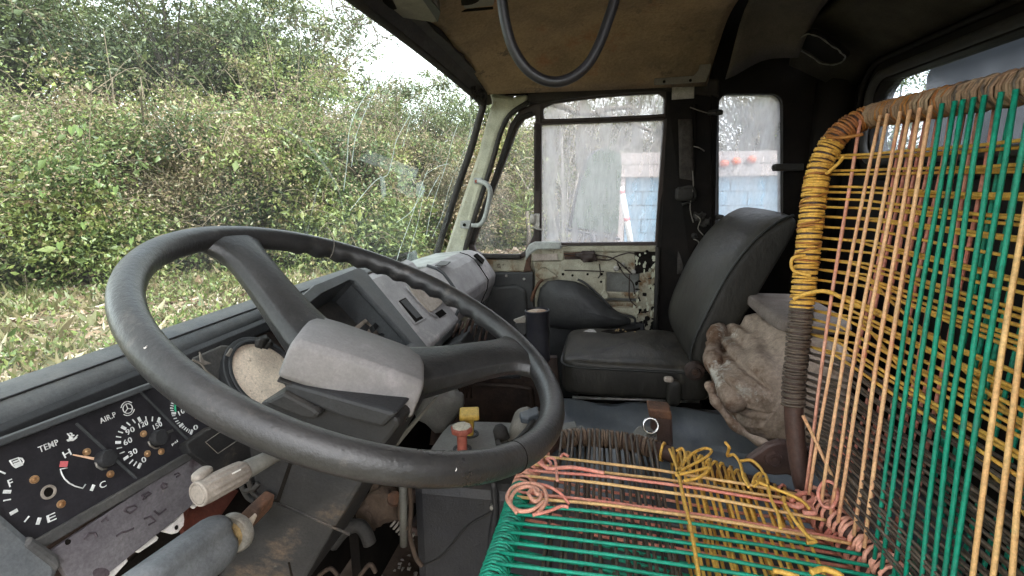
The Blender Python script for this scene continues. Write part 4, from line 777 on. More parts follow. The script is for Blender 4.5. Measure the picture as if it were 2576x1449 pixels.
part(clu, 'pressure_mark', MB().prism([cz(x, y, 0.0008) for x, y in ((2080, 492), (2190, 448), (2206, 478), (2100, 520))], CN * -0.0004), M['dashdark'])
# worn switch panel under the gauges
spn = thing('switch_panel', 'worn purple grey warning light panel with faded symbols under the gauges', 'switch panel', cpl(300, 1330))
part(spn, 'fascia', MB().prism([cpl(x, y, 0.004) for x, y in ((118, 1392), (483, 1147), (545, 1190), (478, 1277), (409, 1334), (262, 1452), (200, 1500), (150, 1420))], CN * -0.006), M['switch'], bevel=0.001)
def sy5(x, y): return (127.8 + 0.1984 * x, 1182 + 0.1984 * y)
for pts in ([(930, 520), (960, 480), (1060, 450), (1090, 480), (1000, 550), (930, 520)], [(1150, 330), (1230, 280), (1270, 300), (1190, 350), (1150, 330)], [(1160, 370), (1210, 350)], [(1390, 210), (1420, 170), (1470, 180), (1470, 220), (1420, 240), (1390, 210)], [(1430, 180), (1435, 230)], [(1570, 60), (1610, 40), (1640, 60), (1590, 90)], [(830, 840), (900, 790), (960, 780), (1050, 740)], [(1180, 620), (1260, 590), (1330, 650), (1240, 700)], [(1310, 520), (1370, 570), (1460, 500)], [(640, 660), (700, 610), (720, 650)], [(420, 880), (480, 800), (560, 800), (580, 850)]):
    part(spn, 'worn_symbol', MB().tube([cpl(*sy5(x, y), 0.0042) for x, y in pts], 0.0011, 5), M['symbol'])
part(spn, 'screw_hole', MB().lathe(cpl(*sy5(220, 915), 0.0044), CN, [(0.0026, -0.001), (0.0022, 0.0004), (0, 0.0005)], 12), M['void'])
part(spn, 'stain', MB().prism([cpl(*sy5(640 + 110 * math.cos(a), 1310 + 70 * math.sin(a)), 0.0046) for a in [k * 0.4 for k in range(16)]], CN * -0.0004), M['symbol'])
# broken white backing showing through the gap
wp_ = thing('broken_panel_edge', 'snapped white plastic backing strip showing below the switch panel', 'plastic strip', cpl(400, 1390))
for pts in ([(255, 1452), (320, 1402), (323, 1412), (270, 1470), (240, 1470)], [(340, 1386), (392, 1345), (400, 1352), (396, 1360), (352, 1390)], [(480, 1272), (490, 1265), (506, 1264), (490, 1280)]):
    part(wp_, 'white_strip', MB().prism([cpl(x, y, -0.002) for x, y in pts], CN * -0.004), M['whitep'], bevel=0.001)
part(wp_, 'mounting_tab', MB().prism([cpl(x, y, -0.001) for x, y in ((408, 1336), (424, 1323), (440, 1312), (462, 1288), (465, 1306), (463, 1322), (448, 1340), (436, 1343))], CN * -0.004), M['whitep'], bevel=0.001)
part(wp_, 'tab_hole', MB().lathe(cpl(444, 1327, -0.0008), CN, [(0.0026, 0), (0.002, 0.0006), (0, 0.0006)], 10), M['void'])
part(dash, 'red_brown_plate', MB().prism([cpl(x, y, -0.03) for x, y in ((460, 1330), (478, 1270), (580, 1225), (600, 1235), (540, 1320), (470, 1360))], CN * -0.006), M['reddish'])
part(dash, 'dark_gap', MB().prism([cpl(x, y, -0.055) for x, y in ((180, 1560), (480, 1262), (700, 1150), (760, 1350), (600, 1560))], CN * -0.006), M['void'])
# engraved plate by the column
pl_ = thing('column_plate', 'dark grey plate with an engraved square beside the gauge cluster', 'plate', cpl(560, 1130))
part(pl_, 'plate', MB().prism([cpl(x, y, 0.012) for x, y in ((470, 1115), (533, 1073), (600, 1070), (760, 1120), (700, 1190), (640, 1215), (548, 1187), (480, 1140))], CN * -0.014), M['shroud'], bevel=0.002)
part(pl_, 'engraved_line', MB().tube([cpl(x, y, 0.0122) for x, y in ((552, 1088), (517, 1112), (548, 1141), (602, 1105))], 0.0006, 4), M['trim'])

# ================================================================= STEERING WHEEL AND COLUMN
wt = rad(25.4); WC = Vector((0.496, 0.239, -0.149)); WE1 = Vector((1, 0, 0)); WE2 = Vector((0, math.cos(wt), math.sin(wt))); WN = Vector((0, -math.sin(wt), math.cos(wt)))
def wpt(u, v, o=0.0): return WC + WE1 * u + WE2 * v + WN * o
def pol(r, a, o=0.0): return wpt(r * math.cos(rad(a)), r * math.sin(rad(a)), o)
whl = thing('steering_wheel', 'large black two-spoke steering wheel with pale grey hub pad', 'steering wheel', WC)
rim = MB(); loops = []; NR = 220; NT = 18; RW = 0.215
for i in range(NR):
    a = 360 * i / NR; lp = []
    aa = ((a + 180) % 360) - 180
    rip = 1.0 if -28 < aa < 60 else 0.0
    rip *= smooth01((aa + 28) / 6) * smooth01((60 - aa) / 6) if rip else 0
    for k in range(NT):
        b = 2 * math.pi * k / NT; r_ = 0.0136
        inner = max(0.0, math.cos(b - 4.0)) ** 2
        r_ += rip * 0.0026 * math.cos(rad(aa) * 46) * inner
        lp.append(pol(RW + r_ * math.cos(b) * 0.98, a, r_ * math.sin(b) * 1.02))
    loops.append(lp)
rim.loft(loops, closed=True); part(whl, 'rim', rim, M['wheel'], smooth='all')
part(whl, 'rim_joint', MB().tube([pol(RW + 0.0139 * math.cos(b), 42.5, 0.0141 * math.sin(b)) for b in [2 * math.pi * k / 24 for k in range(24)]], 0.0005, 4, closed=True), M['trim'])
part(whl, 'rim_joint', MB().tube([pol(RW + 0.0137 * math.cos(b), -118, 0.0139 * math.sin(b)) for b in [2 * math.pi * k / 24 for k in range(24)]], 0.0004, 4, closed=True), M['void'])
for a, b in ((160, 0.9), (-138, 0.75)):
    part(whl, 'paint_fleck', MB().puff(pol(RW + 0.0128 * math.cos(b), a, 0.0128 * math.sin(b)), (0.002, 0.0008, 0.001), 0.8, n=8, m=5, wob=0.6, seed=int(a)), M['whitep'])
for a_, r0, o0, h0, h1 in ((80, 0.05, -0.052, 0.036, 0.031), (-49, 0.05, -0.05, 0.046, 0.036)):
    sp_ = MB(); lps = []
    for i in range(15):
        t = i / 14; r_ = lerp(r0, RW + 0.004, t); o = lerp(o0, 0.0, smooth01(t * 1.02) * 0.5 + 0.5 * t)
        hw = lerp(h0, h1, min(1, t * 1.2)) - 0.006 * math.sin(math.pi * t) + 0.028 * max(0, (t - 0.72) / 0.28) ** 2.2
        th_ = lerp(0.02, 0.0105, t); c_, s_ = math.cos(rad(a_)), math.sin(rad(a_))
        P2 = lambda w, h: wpt(r_ * c_ - w * s_, r_ * s_ + w * c_, o + h)
        cut = 0.86
        lps.append([P2(-hw, -th_ * 0.2), P2(-hw * cut, th_ * 0.62), P2(-hw * 0.35, th_), P2(hw * 0.45, th_ * 0.9), P2(hw * cut, th_ * 0.5), P2(hw, -th_ * 0.2), P2(hw * 0.85, -th_), P2(-hw * 0.85, -th_)])
    sp_.loft(lps); part(whl, 'spoke', sp_, M['wheel'], smooth=60, bevel=0.002)
# pale hub pad
AX = 18.0; ca, sa = math.cos(rad(AX)), math.sin(rad(AX))
def hpt(a, b, o): return wpt(a * ca + b * sa, a * sa - b * ca, o)
pad = MB()
prof_p = [(-0.053, -0.06), (-0.056, -0.054), (-0.05, -0.0225), (-0.044, -0.017), (0.0, -0.021), (0.05, -0.032), (0.06, -0.042), (0.062, -0.06)]
lps = []
for b, k, dz in ((-0.0745, 0.90, -0.006), (-0.0725, 0.965, -0.002), (-0.066, 0.99, 0.0), (-0.04, 1.0, 0.001), (0.0, 1.0, 0.0015), (0.04, 1.0, 0.001), (0.066, 0.99, 0.0), (0.0725, 0.965, -0.002), (0.0745, 0.90, -0.006)):
    lps.append([hpt(a * k, b * 0.93 + 0.002, max(-0.06, -0.06 + (o + 0.06) * (k ** 1.3) + (dz if o > -0.05 else 0))) for a, o in prof_p])
pad.loft(lps); part(whl, 'hub_pad', pad, M['pad'], smooth=50, bevel=0.0045)
hb_ = MB(); hb_.loft([[hpt(a * k, b * k, o) for a, b in ((-0.05, -0.062), (0.056, -0.062), (0.056, 0.064), (-0.05, 0.064))] for o, k in ((-0.062, 1.0), (-0.066, 1.0), (-0.07, 0.95), (-0.084, 0.84), (-0.09, 0.7))])
part(whl, 'hub_base', hb_, M['black'], smooth=False, bevel=0.004)
part(whl, 'hub_lip', MB().loft([[hpt(a * k, b * k, o) for a, b in ((-0.053, -0.066), (0.06, -0.066), (0.06, 0.068), (-0.053, 0.068))] for o, k in ((-0.0625, 1.0), (-0.0655, 1.0))]), M['shroud'], bevel=0.0012)
colm = thing('steering_column', 'scuffed dark grey steering column shroud below the wheel hub', 'steering column', on_x(760, 1300, 0.43))
X0 = 0.435
cp_ = [(650, 1016), (700, 990), (860, 1010), (1000, 1050), (1006, 1072), (962, 1128), (884, 1262), (830, 1350), (762, 1470), (700, 1560), (500, 1560), (590, 1350), (640, 1240), (622, 1120)]
part(colm, 'shroud', MB().prism([on_x(x, y, X0) for x, y in cp_], (0.13, 0, 0)), M['shroud'], bevel=0.008)
part(colm, 'joint_slot', MB().prism([on_x(x, y, X0 - 0.0008) for x, y in ((726, 1165), (735, 1168), (703, 1262), (694, 1258))], (0.0006, 0, 0)), M['void'])
part(colm, 'joint_slot', MB().tube([on_x(x, y, X0 - 0.0005) for x, y in ((640, 1250), (672, 1256), (700, 1260))], 0.0016, 5), M['void'])
part(colm, 'crease', MB().tube([on_x(x, y, X0 - 0.0002) for x, y in ((700, 1266), (780, 1300), (880, 1345))], 0.0016, 6), M['shroud'], smooth='all')
part(colm, 'slot', MB().tube([on_x(x, y, X0 - 0.0005) for x, y in ((727, 1415), (732, 1440), (742, 1475))], 0.0013, 5), M['void'])
part(colm, 'upper_cowl', MB().prism([on_x(x, y, X0 - 0.012) for x, y in ((658, 1014), (712, 986), (790, 1028), (806, 1042), (790, 1058), (760, 1056))], (0.12, 0, 0)), M['shroud'], bevel=0.004)
part(colm, 'upper_cowl_step', MB().prism([on_x(x, y, X0 - 0.006) for x, y in ((712, 986), (716, 960), (1000, 1040), (962, 1078), (860, 1052), (780, 1018))], (0.11, 0, 0)), M['black'], bevel=0.004)
ck_ = MB()
for c in ([(606, 1220), (622, 1250), (640, 1262)], [(615, 1236), (640, 1228), (650, 1216)], [(625, 1205), (634, 1236), (652, 1254)]): ck_.tube(spline([on_x(x, y, X0 - 0.002) for x, y in c], 4), 0.003, 5)
part(colm, 'torn_boot', ck_, M['rubber'], smooth='all')
# edge strip right of the column
part(colm, 'edge_strip', MB().prism([on_x(x, y, 0.56) for x, y in ((1092, 1000), (1104, 996), (990, 1136), (966, 1140))], (0.01, 0, 0)), M['stalkarm'], bevel=0.002)
# indicator stalk
stk = thing('indicator_stalk', 'ivory ribbed indicator stalk below the steering wheel rim', 'indicator stalk', on_x(580, 1190, 0.39))
s0, s1 = on_x(690, 1146, 0.432), on_x(500, 1243, 0.352); ax = (s1 - s0).normalized()
sA = s0.lerp(s1, 0.42); sB = s1
part(stk, 'arm', MB().tube([s0 - ax * 0.03, s0, sA], [0.008, 0.0075, 0.0095], 10), M['stalkarm'], smooth='all')
u_ = ax.orthogonal().normalized(); v_ = ax.cross(u_)
lps = []
for t, r_ in ((0, 0.0085), (0.08, 0.0098), (0.2, 0.0104), (0.85, 0.011), (1.0, 0.0108)):
    lps.append([sA.lerp(sB, t) + (u_ * math.cos(b) + v_ * math.sin(b)) * (r_ + (0.0011 if 0.05 < t < 0.99 and k % 4 < 2 else 0.0)) for k, b in [(k, 2 * math.pi * k / 48) for k in range(48)]])
part(stk, 'knob', MB().loft(lps), M['stalk'], smooth=25)
part(stk, 'end_cap', MB().lathe(sB, ax, [(0.0113, -0.004), (0.0116, 0.0), (0.0108, 0.0015), (0.0094, 0.0012), (0.009, 0.0002), (0.0086, 0.0014), (0.0, 0.0018)], 28), M['stalk'], smooth=30)
part(stk, 'thumb_tab', MB().puff(sA.lerp(sB, 0.72) + Vector((0.0, 0.009, 0.012)), (0.01, 0.006, 0.005), 0.7), M['stalk'], smooth='all')
part(stk, 'pointer', MB().tube([on_x(584, 1192, 0.36), on_x(606, 1181, 0.366)], 0.0007, 5), M['whitep'])
# lever with the grooved grey grip, lower left
lev = thing('parking_brake_lever', 'blue grey grooved lever grip with a dull metal collar, lower dashboard edge', 'lever', on_x(470, 1400, 0.33))
l0, l1 = on_x(290, 1562, 0.25), on_x(566, 1346, 0.36); ax = (l1 - l0).normalized(); up = Vector((0, 0.25, 1)); up = (up - ax * up.dot(ax)).normalized(); sd = ax.cross(up)
lps = []
for t, k in ((0.0, 1.0), (0.3, 1.0), (0.6, 1.0), (0.86, 1.0), (0.94, 0.95), (0.985, 0.82), (1.0, 0.62)):
    c_ = l0.lerp(l1, t); lp = []
    for j in range(28):
        b = 2 * math.pi * j / 28; x_, y_ = math.cos(b), math.sin(b)
        rx = 0.0165 * math.copysign(abs(x_) ** 0.7, x_); ry = 0.0235 * math.copysign(abs(y_) ** 0.8, y_)
        g_ = math.exp(-((y_ - 0.12) / 0.16) ** 2) * 0.006
        rx -= math.copysign(g_, rx) if abs(x_) > 0.3 else 0
        lp.append(c_ + sd * (rx * k) + up * (ry * k))
    lps.append(lp)
part(lev, 'grip', MB().loft(lps), M['levergrey'], smooth='all')
cc_ = on_x(592, 1338, 0.372)
col_ = part(lev, 'collar', MB().lathe(cc_ - ax * 0.006, ax, [(0.006, 0.0), (0.0165, 0.0), (0.0185, 0.003), (0.0185, 0.007), (0.016, 0.010), (0.008, 0.012), (0.0, 0.012)], 24), M['zinc'], smooth=35)
part(col_, 'nut', MB().lathe(cc_ - ax * 0.012 - sd * 0.002, ax, [(0.0, 0.0), (0.0135, 0.0), (0.0135, 0.007), (0.0, 0.007)], 14), M['gold'], smooth=30)
part(lev, 'wood_block', MB().prism([on_x(x, y, 0.40) for x, y in ((592, 1308), (622, 1276), (646, 1288), (640, 1318), (612, 1350))], (0.03, 0, 0)), M['rust'], bevel=0.002)
part(lev, 'bracket_face', MB().prism([on_x(x, y, 0.399) for x, y in ((606, 1322), (640, 1292), (645, 1300), (630, 1330), (612, 1350))], (0.002, 0, 0)), M['card'], bevel=0.001)
# ================================================================= PASSENGER SEAT
ps = thing('passenger_seat', 'black vinyl passenger seat with a torn cushion under the side windows', 'seat', (1.31, -0.1, -0.6))
cush = MB().puff((1.285, -0.088, -0.44), (0.185, 0.168, 0.045), 0.22, n=96, m=30)
for p in cush.v:
    p.z += 0.006 - 0.026 * (p.x - 1.1) / 0.37
    if p.z > -0.43: p.z += 0.006 * math.cos((p.x - 1.315) / 0.215 * 1.4) * math.cos((p.y + 0.088) / 0.168 * 1.4) + 0.003 * math.sin(24 * p.x + 11 * p.y) * math.sin(31 * p.y) - 0.004 * math.exp(-((p.y + 0.06 + 0.05 * math.sin(9 * p.x)) / 0.012) ** 2) - 0.003 * math.exp(-((p.x - 1.25 - 0.1 * math.sin(12 * p.y)) / 0.01) ** 2)
part(ps, 'cushion', cush, M['vinyl'], smooth='all')
def sup(h, e, z, n=80, k=1.0):
    sg = lambda v, p: math.copysign(abs(v) ** p, v); return [Vector((1.285 + h[0] * k * sg(math.cos(a), e), -0.088 + h[1] * k * sg(math.sin(a), e), z + 0.006 - 0.026 * (0.5 + 0.5 * sg(math.cos(a), e)))) for a in [2 * math.pi * i / n for i in range(n)]]
part(ps, 'cushion_piping', MB().tube(sup((0.1865, 0.1695), 0.22, -0.412, k=1.0), 0.0032, 6, closed=True), M['seam'], smooth='all')
tear = [on_z(x, y, -0.405) for x, y in ((1512, 833), (1530, 829), (1560, 830), (1586, 828), (1610, 824), (1600, 830), (1570, 836), (1548, 842), (1534, 838))]
tr_ = part(ps, 'tear', MB().prism(tear, (0, 0, -0.004)), M['void'])
fo_ = MB()
for i in range(7):
    q = on_z(1545 + RNG.uniform(0, 60), 832 + RNG.uniform(-4, 5), -0.4035); fo_.puff(q, (0.003, 0.0025, 0.0015), 0.9, n=7, m=5, wob=0.6, seed=i)
part(tr_, 'foam_crumb', fo_, M['foam'], kind='stuff')
part(ps, 'torn_flap', MB().prism([on_z(x, y, -0.405) + Vector((0, 0, 0.003)) for x, y in ((1468, 836), (1484, 830), (1494, 832), (1500, 837), (1486, 836))], (0, 0, -0.002)), M['paper'])
XN, XF = 1.115, 1.52
fr_ = [(1742, 925), (1741, 890), (1752, 850), (1784, 783), (1816, 722), (1850, 668), (1886, 622), (1924, 585), (1966, 556), (2000, 543)]
re_ = [(2012, 556), (2000, 590), (1950, 672), (1907, 745), (1868, 806), (1835, 862), (1806, 925), (1770, 950)]
F = [on_x(x, y, XN) for x, y in fr_]; Rr = [on_x(x, y, XN) for x, y in re_]
lps = []; cen = sum(F + Rr, Vector()) / len(F + Rr)
for X, k, bl in ((XN, 0.965, -0.004), (XN + 0.006, 0.99, 0.0), (XN + 0.03, 1.0, 0.013), (XN + 0.09, 1.0, 0.024), (XN + 0.2, 1.0, 0.03), (XN + 0.31, 1.0, 0.026), (XF - 0.03, 1.0, 0.013), (XF - 0.006, 0.98, 0.0), (XF, 0.94, -0.004)):
    lp = []
    for i, p in enumerate(F):
        w = math.sin(math.pi * (0.12 + 0.8 * i / (len(F) - 1))); top = i / (len(F) - 1)
        lp.append(Vector((X, cen.y + (p.y - cen.y) * k + bl * w * 0.8, cen.z + (p.z - cen.z) * k + bl * (0.35 * w + 0.5 * max(0, top - 0.6)))))
    for i, p in enumerate(Rr):
        lp.append(Vector((X, cen.y + (p.y - cen.y) * k, cen.z + (p.z - cen.z) * k + (bl * 0.3 if i == 0 else 0))))
    lps.append(lp)
part(ps, 'backrest', MB().loft(lps), M['vinyl'], smooth='all', sub=2)
part(ps, 'backrest_piping', MB().tube(spline([p + Vector((0.0, 0.002, 0.001)) for p in F], 5), 0.0032, 6), M['seam'], smooth='all')
part(ps, 'hinge_bolt', MB().lathe(on_x(1748, 936, 1.095), (-1, 0, 0), [(0.0, -0.01), (0.022, -0.01), (0.02, 0.0), (0.012, 0.003), (0.011, 0.009), (0.0, 0.01)], 18), M['rustdark'], smooth=35)
part(ps, 'recliner_lever', MB().puff((on_x(1690, 975, 1.085) + on_x(1700, 1000, 1.085)) / 2, (0.009, 0.016, 0.03), 0.6), M['vinyl'], smooth='all')
part(ps, 'lever_tip', MB().puff(on_x(1682, 954, 1.078), (0.007, 0.010, 0.006), 0.6), M['card'], smooth='all')
part(ps, 'bolt_head', MB().lathe(on_x(1749, 937, 1.083), (-1, 0, 0), [(0.0075, -0.002), (0.0068, 0.003), (0.0035, 0.0036), (0.003, 0.002), (0.0, 0.002)], 12), M['rust'], smooth=35)
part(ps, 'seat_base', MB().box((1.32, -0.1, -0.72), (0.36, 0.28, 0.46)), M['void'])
part(ps, 'slide_rail', MB().tube([on_x(1600, 1018, 1.12), on_x(1700, 1024, 1.12)], 0.006, 8).tube([on_x(1440, 1000, 1.12), on_x(1760, 1010, 1.12)], 0.004, 6), M['zinc'], smooth='all')

# ================================================================= ENGINE COVER, MAT AND WHAT LIES ON IT
ec = thing('engine_cover', 'black engine cover box between the two seats', 'engine cover', (0.9, 0.0, -0.95))
part(ec, 'rear_box', MB().box((0.93, -0.24, -0.725), (0.36, 0.62, 0.48)), M['blackbox'], bevel=0.02)
part(ec, 'front_box', MB().box((0.845, 0.19, -0.735), (0.19, 0.24, 0.47)), M['blackbox'], bevel=0.02)
part(ec, 'seam_line', MB().tube(spline([on_x(x, y, 0.7485) for x, y in ((1055, 1425), (1110, 1400), (1170, 1330), (1215, 1300), (1245, 1285))], 6), 0.0022, 6), M['rubber'], smooth='all')
part(ec, 'cover_bolt', MB().lathe(on_x(1240, 1276, 0.745), (-1, 0, 0), [(0, -0.004), (0.006, -0.004), (0.005, 0.003), (0, 0.004)], 10), M['zinc'], smooth=True)
part(ec, 'edge_fold', MB().tube(spline([on_x(x, y, 0.746) for x, y in ((1242, 1215), (1246, 1290), (1236, 1360), (1230, 1449), (1226, 1500))], 6), 0.006, 8), M['blackbox'], smooth='all')
def matz(X, Y): return -0.468 + 0.006 * math.sin(11 * X + 9 * Y) + 0.004 * math.sin(23 * X - 17 * Y) + 0.003 * math.sin(41 * Y + 5 * X) - 0.05 * max(0, (X - 1.07) / 0.1)
solo('rubber_mat', 'blue grey wrinkled rubber mat over the engine cover beside the torn seat', 'mat',
     MB().sheet(lambda u, v: ((lambda Y, X: (X, Y, matz(X, Y)))(lerp(0.12, -0.5, v), lerp(0.67, 1.085 + 0.02 * math.sin(9 * v * 2) - (0.05 if v > 0.45 else 0.0) * smooth01((v - 0.45) * 8) + (-0.12 * max(0, 0.1 - v) / 0.1), u))), 30, 40, (0, 0, -0.006)), M['tarp'], smooth='all')
# black canister standing by the console
cn = thing('canister', 'upright black metal canister with a rust stained top', 'canister', on_x(1352, 905, 1.1))
c0 = on_x(1351, 780, 1.1); c1 = Vector((1.1, c0.y - 0.004, c0.z - 0.118)); axc = (c0 - c1).normalized(); hc = (c0 - c1).length
part(cn, 'body', MB().lathe(c1, axc, [(0.0, 0.0), (0.0255, 0.0), (0.0265, 0.004), (0.0265, hc - 0.006), (0.0278, hc - 0.004), (0.0278, hc), (0.026, hc + 0.001), (0.0255, hc - 0.004), (0.0, hc - 0.004)], 32), M['can'], smooth=35)
part(cn, 'lid', MB().lathe(c1, axc, [(0.0248, hc - 0.0035), (0.018, hc - 0.0015), (0.0, hc - 0.001)], 24), M['cantop'], smooth='all')
part(cn, 'stem', MB().lathe(c1 - axc * 0.14, axc, [(0.012, 0.0), (0.013, 0.12), (0.02, 0.139)], 14).tube(spline([c1 + Vector((-0.012, -0.012, -0.002)), c1 + Vector((-0.016, -0.02, -0.04)), c1 + Vector((-0.01, -0.016, -0.1))], 5), 0.003, 6), M['rustdark'], smooth='all')
part(cn, 'side_clip', MB().prism([on_x(x, y, 1.09) for x, y in ((1290, 806), (1318, 796), (1324, 800), (1322, 812), (1300, 814))], (0.012, 0, 0)), M['trim'], bevel=0.002)
part(cn, 'clip_bracket', MB().prism([on_x(x, y, 1.1) for x, y in ((1296, 814), (1324, 808), (1330, 836), (1308, 850))], (0.012, 0, 0)), M['blackbox'], bevel=0.002)
# lever plate with the two pull knobs
lp_ = thing('knob_plate', 'grey metal plate pierced by two pull knobs beside the wheel rim', 'plate', on_z(1180, 1100, -0.455))
pp = [(1070, 1148), (1112, 1086), (1130, 1068), (1160, 1058), (1290, 1062), (1283, 1090), (1262, 1098), (1246, 1150), (1180, 1165)]
part(lp_, 'plate', MB().prism([on_z(x, y, -0.455) for x, y in pp], (0, 0, -0.02)), M['plate'], bevel=0.003)
for x, y in ((1182, 1092), (1163, 1130)):
    part(lp_, 'collar', MB().lathe(on_z(x, y, -0.4545), (0, 0, 1), [(0.017, 0.0), (0.0165, 0.0015), (0.012, 0.001), (0.011, -0.001)], 22, False), M['black'], smooth=40)
ky = thing('square_pull_knob', 'yellow square pull knob standing on the grey plate', 'pull knob', on_z(1182, 1092, -0.454))
b0 = on_z(1182, 1092, -0.454); 
part(ky, 'stem', MB().lathe(b0, (0, 0, 1), [(0.0075, 0.0), (0.0075, 0.012), (0.0085, 0.014), (0.0085, 0.03), (0.012, 0.036)], 14), M['knobyellow'], smooth=35)
R45 = Matrix.Rotation(rad(14), 3, 'Z')
part(ky, 'head', MB().box(b0 + Vector((0, 0, 0.0405)), (0.04, 0.036, 0.011), R45), M['knobyellow'], bevel=0.003)
kr = thing('round_pull_knob', 'faded red pull knob with a dusty pale hexagonal cap', 'pull knob', on_z(1163, 1132, -0.454))
b1 = on_z(1163, 1132, -0.454)
part(kr, 'stem', MB().lathe(b1, (0, 0, 1), [(0.0088, 0.0), (0.0088, 0.03), (0.012, 0.034)], 14), M['knobred'], smooth=35)
part(kr, 'head', MB().lathe(b1 + Vector((0, 0, 0.033)), (0, 0, 1), [(0.0, 0.0), (0.0165, 0.0), (0.0195, 0.003), (0.0195, 0.009), (0.017, 0.0115), (0.0, 0.0115)], 8), M['knobred'], bevel=0.0012)
part(kr, 'cap', MB().lathe(b1 + Vector((0, 0, 0.0446)), (0, 0, 1), [(0.0168, 0.0), (0.0155, 0.0012), (0.0, 0.0014)], 8), M['knobpale'])
# boot with a strap, gear boot and other lumps round the plate
bt = thing('lever_boot', 'dusty round rubber lever boot with a black strap behind the wheel rim', 'lever boot', on_z(1330, 1080, -0.46))
bc = on_z(1328, 1090, -0.455)
part(bt, 'boot', MB().puff(bc, (0.045, 0.035, 0.045), 0.85, n=20, m=12, wob=0.08, seed=5), M['trim'], smooth='all')
part(bt, 'strap', MB().tube(spline([on_z(1252, 1112, -0.445), on_z(1262, 1124, -0.435), on_z(1300, 1108, -0.42), on_z(1334, 1070, -0.41), on_z(1352, 1030, -0.42)], 6), 0.005, 8), M['rubber'], smooth='all')
part(bt, 'cup', MB().lathe(on_z(1264, 1106, -0.45), (0.2, 0.3, 1), [(0.0, 0.0), (0.014, 0.0), (0.013, 0.02), (0.006, 0.028), (0.0, 0.029)], 14), M['rubber'], smooth='all')
part(bt, 'flap', MB().prism([on_z(x, y, -0.4) for x, y in ((1306, 1036), (1352, 1020), (1356, 1040), (1330, 1052), (1310, 1050))], (0, 0, -0.012)), M['tarp'], bevel=0.003)
gk = thing('rubber_pad', 'flat brown layered rubber pad lying on the blue grey mat', 'rubber pad', on_z(1450, 1080, -0.46))
for k, (dz, pts) in enumerate(((-0.452, [(1370, 1096), (1486, 1086), (1488, 1098), (1380, 1110)]), (-0.444, [(1372, 1084), (1466, 1068), (1476, 1080), (1474, 1094), (1380, 1104)]), (-0.434, [(1376, 1070), (1448, 1058), (1452, 1074), (1380, 1086)]))):
    part(gk, 'layer', MB().prism([on_z(x, y, dz) for x, y in pts], (0, 0, -0.008)), M['plate'] if k else M['dashdark'], bevel=0.002)
br_ = thing('seat_latch', 'rusty latch bracket with a bright chrome ring on the mat', 'latch', on_x(1650, 1100, 0.84))
part(br_, 'bracket', MB().prism([on_x(x, y, 0.84) for x, y in ((1630, 1030), (1690, 1036), (1692, 1062), (1694, 1120), (1676, 1150), (1660, 1118), (1636, 1112), (1640, 1060))], (0.03, 0, 0)), M['tube'], bevel=0.006)
part(br_, 'bracket_cap', MB().prism([on_x(x, y, 0.836) for x, y in ((1630, 1028), (1688, 1034), (1692, 1058), (1634, 1052))], (0.038, 0, 0)), M['rust'], bevel=0.003)
rc = on_x(1637, 1071, 0.815); axr = Vector((-0.9, -0.1, 0.35)).normalized(); u_ = axr.orthogonal().normalized(); v_ = axr.cross(u_)
part(br_, 'ring', MB().tube([rc + (u_ * math.cos(a) + v_ * math.sin(a)) * 0.0122 for a in [2 * math.pi * k / 28 for k in range(28)]], 0.0022, 8, closed=True), M['chrome'], smooth='all')
part(br_, 'spring_stack', MB().lathe(on_x(1618, 1094, 0.835), Vector((-0.5, 0.3, 0.8)), [(0.0, -0.012), (0.021, -0.012), (0.022, -0.008), (0.018, -0.006), (0.019, -0.001), (0.014, 0.001), (0.015, 0.006), (0.01, 0.01), (0.0, 0.01)], 20), M['plate'], smooth=35)
hb2 = thing('hinge_plate', 'rusty hinge plate with a round rivet at the foot of the woven backrest', 'hinge plate', on_x(1945, 1160, 0.69))
part(hb2, 'plate', MB().prism([on_x(x, y, 0.70) for x, y in ((1876, 1158), (1930, 1120), (1962, 1110), (1992, 1112), (2040, 1120), (2046, 1180), (2030, 1230), (1985, 1196), (1950, 1198), (1915, 1192))], (0.012, 0, 0)), M['tube'], bevel=0.004)
part(hb2, 'rivet', MB().lathe(on_x(1946, 1156, 0.6985), (-1, 0, 0), [(0.0115, -0.001), (0.0108, 0.003), (0.0088, 0.0032), (0.008, 0.0016), (0.0045, 0.0016), (0.004, 0.0034), (0.0, 0.0036)], 22), M['tube'], smooth=35)
part(hb2, 'hole', MB().lathe(on_x(2030, 1146, 0.6985), (-1, 0, 0), [(0.0075, 0.0005), (0.0, 0.0008)], 14), M['void'])

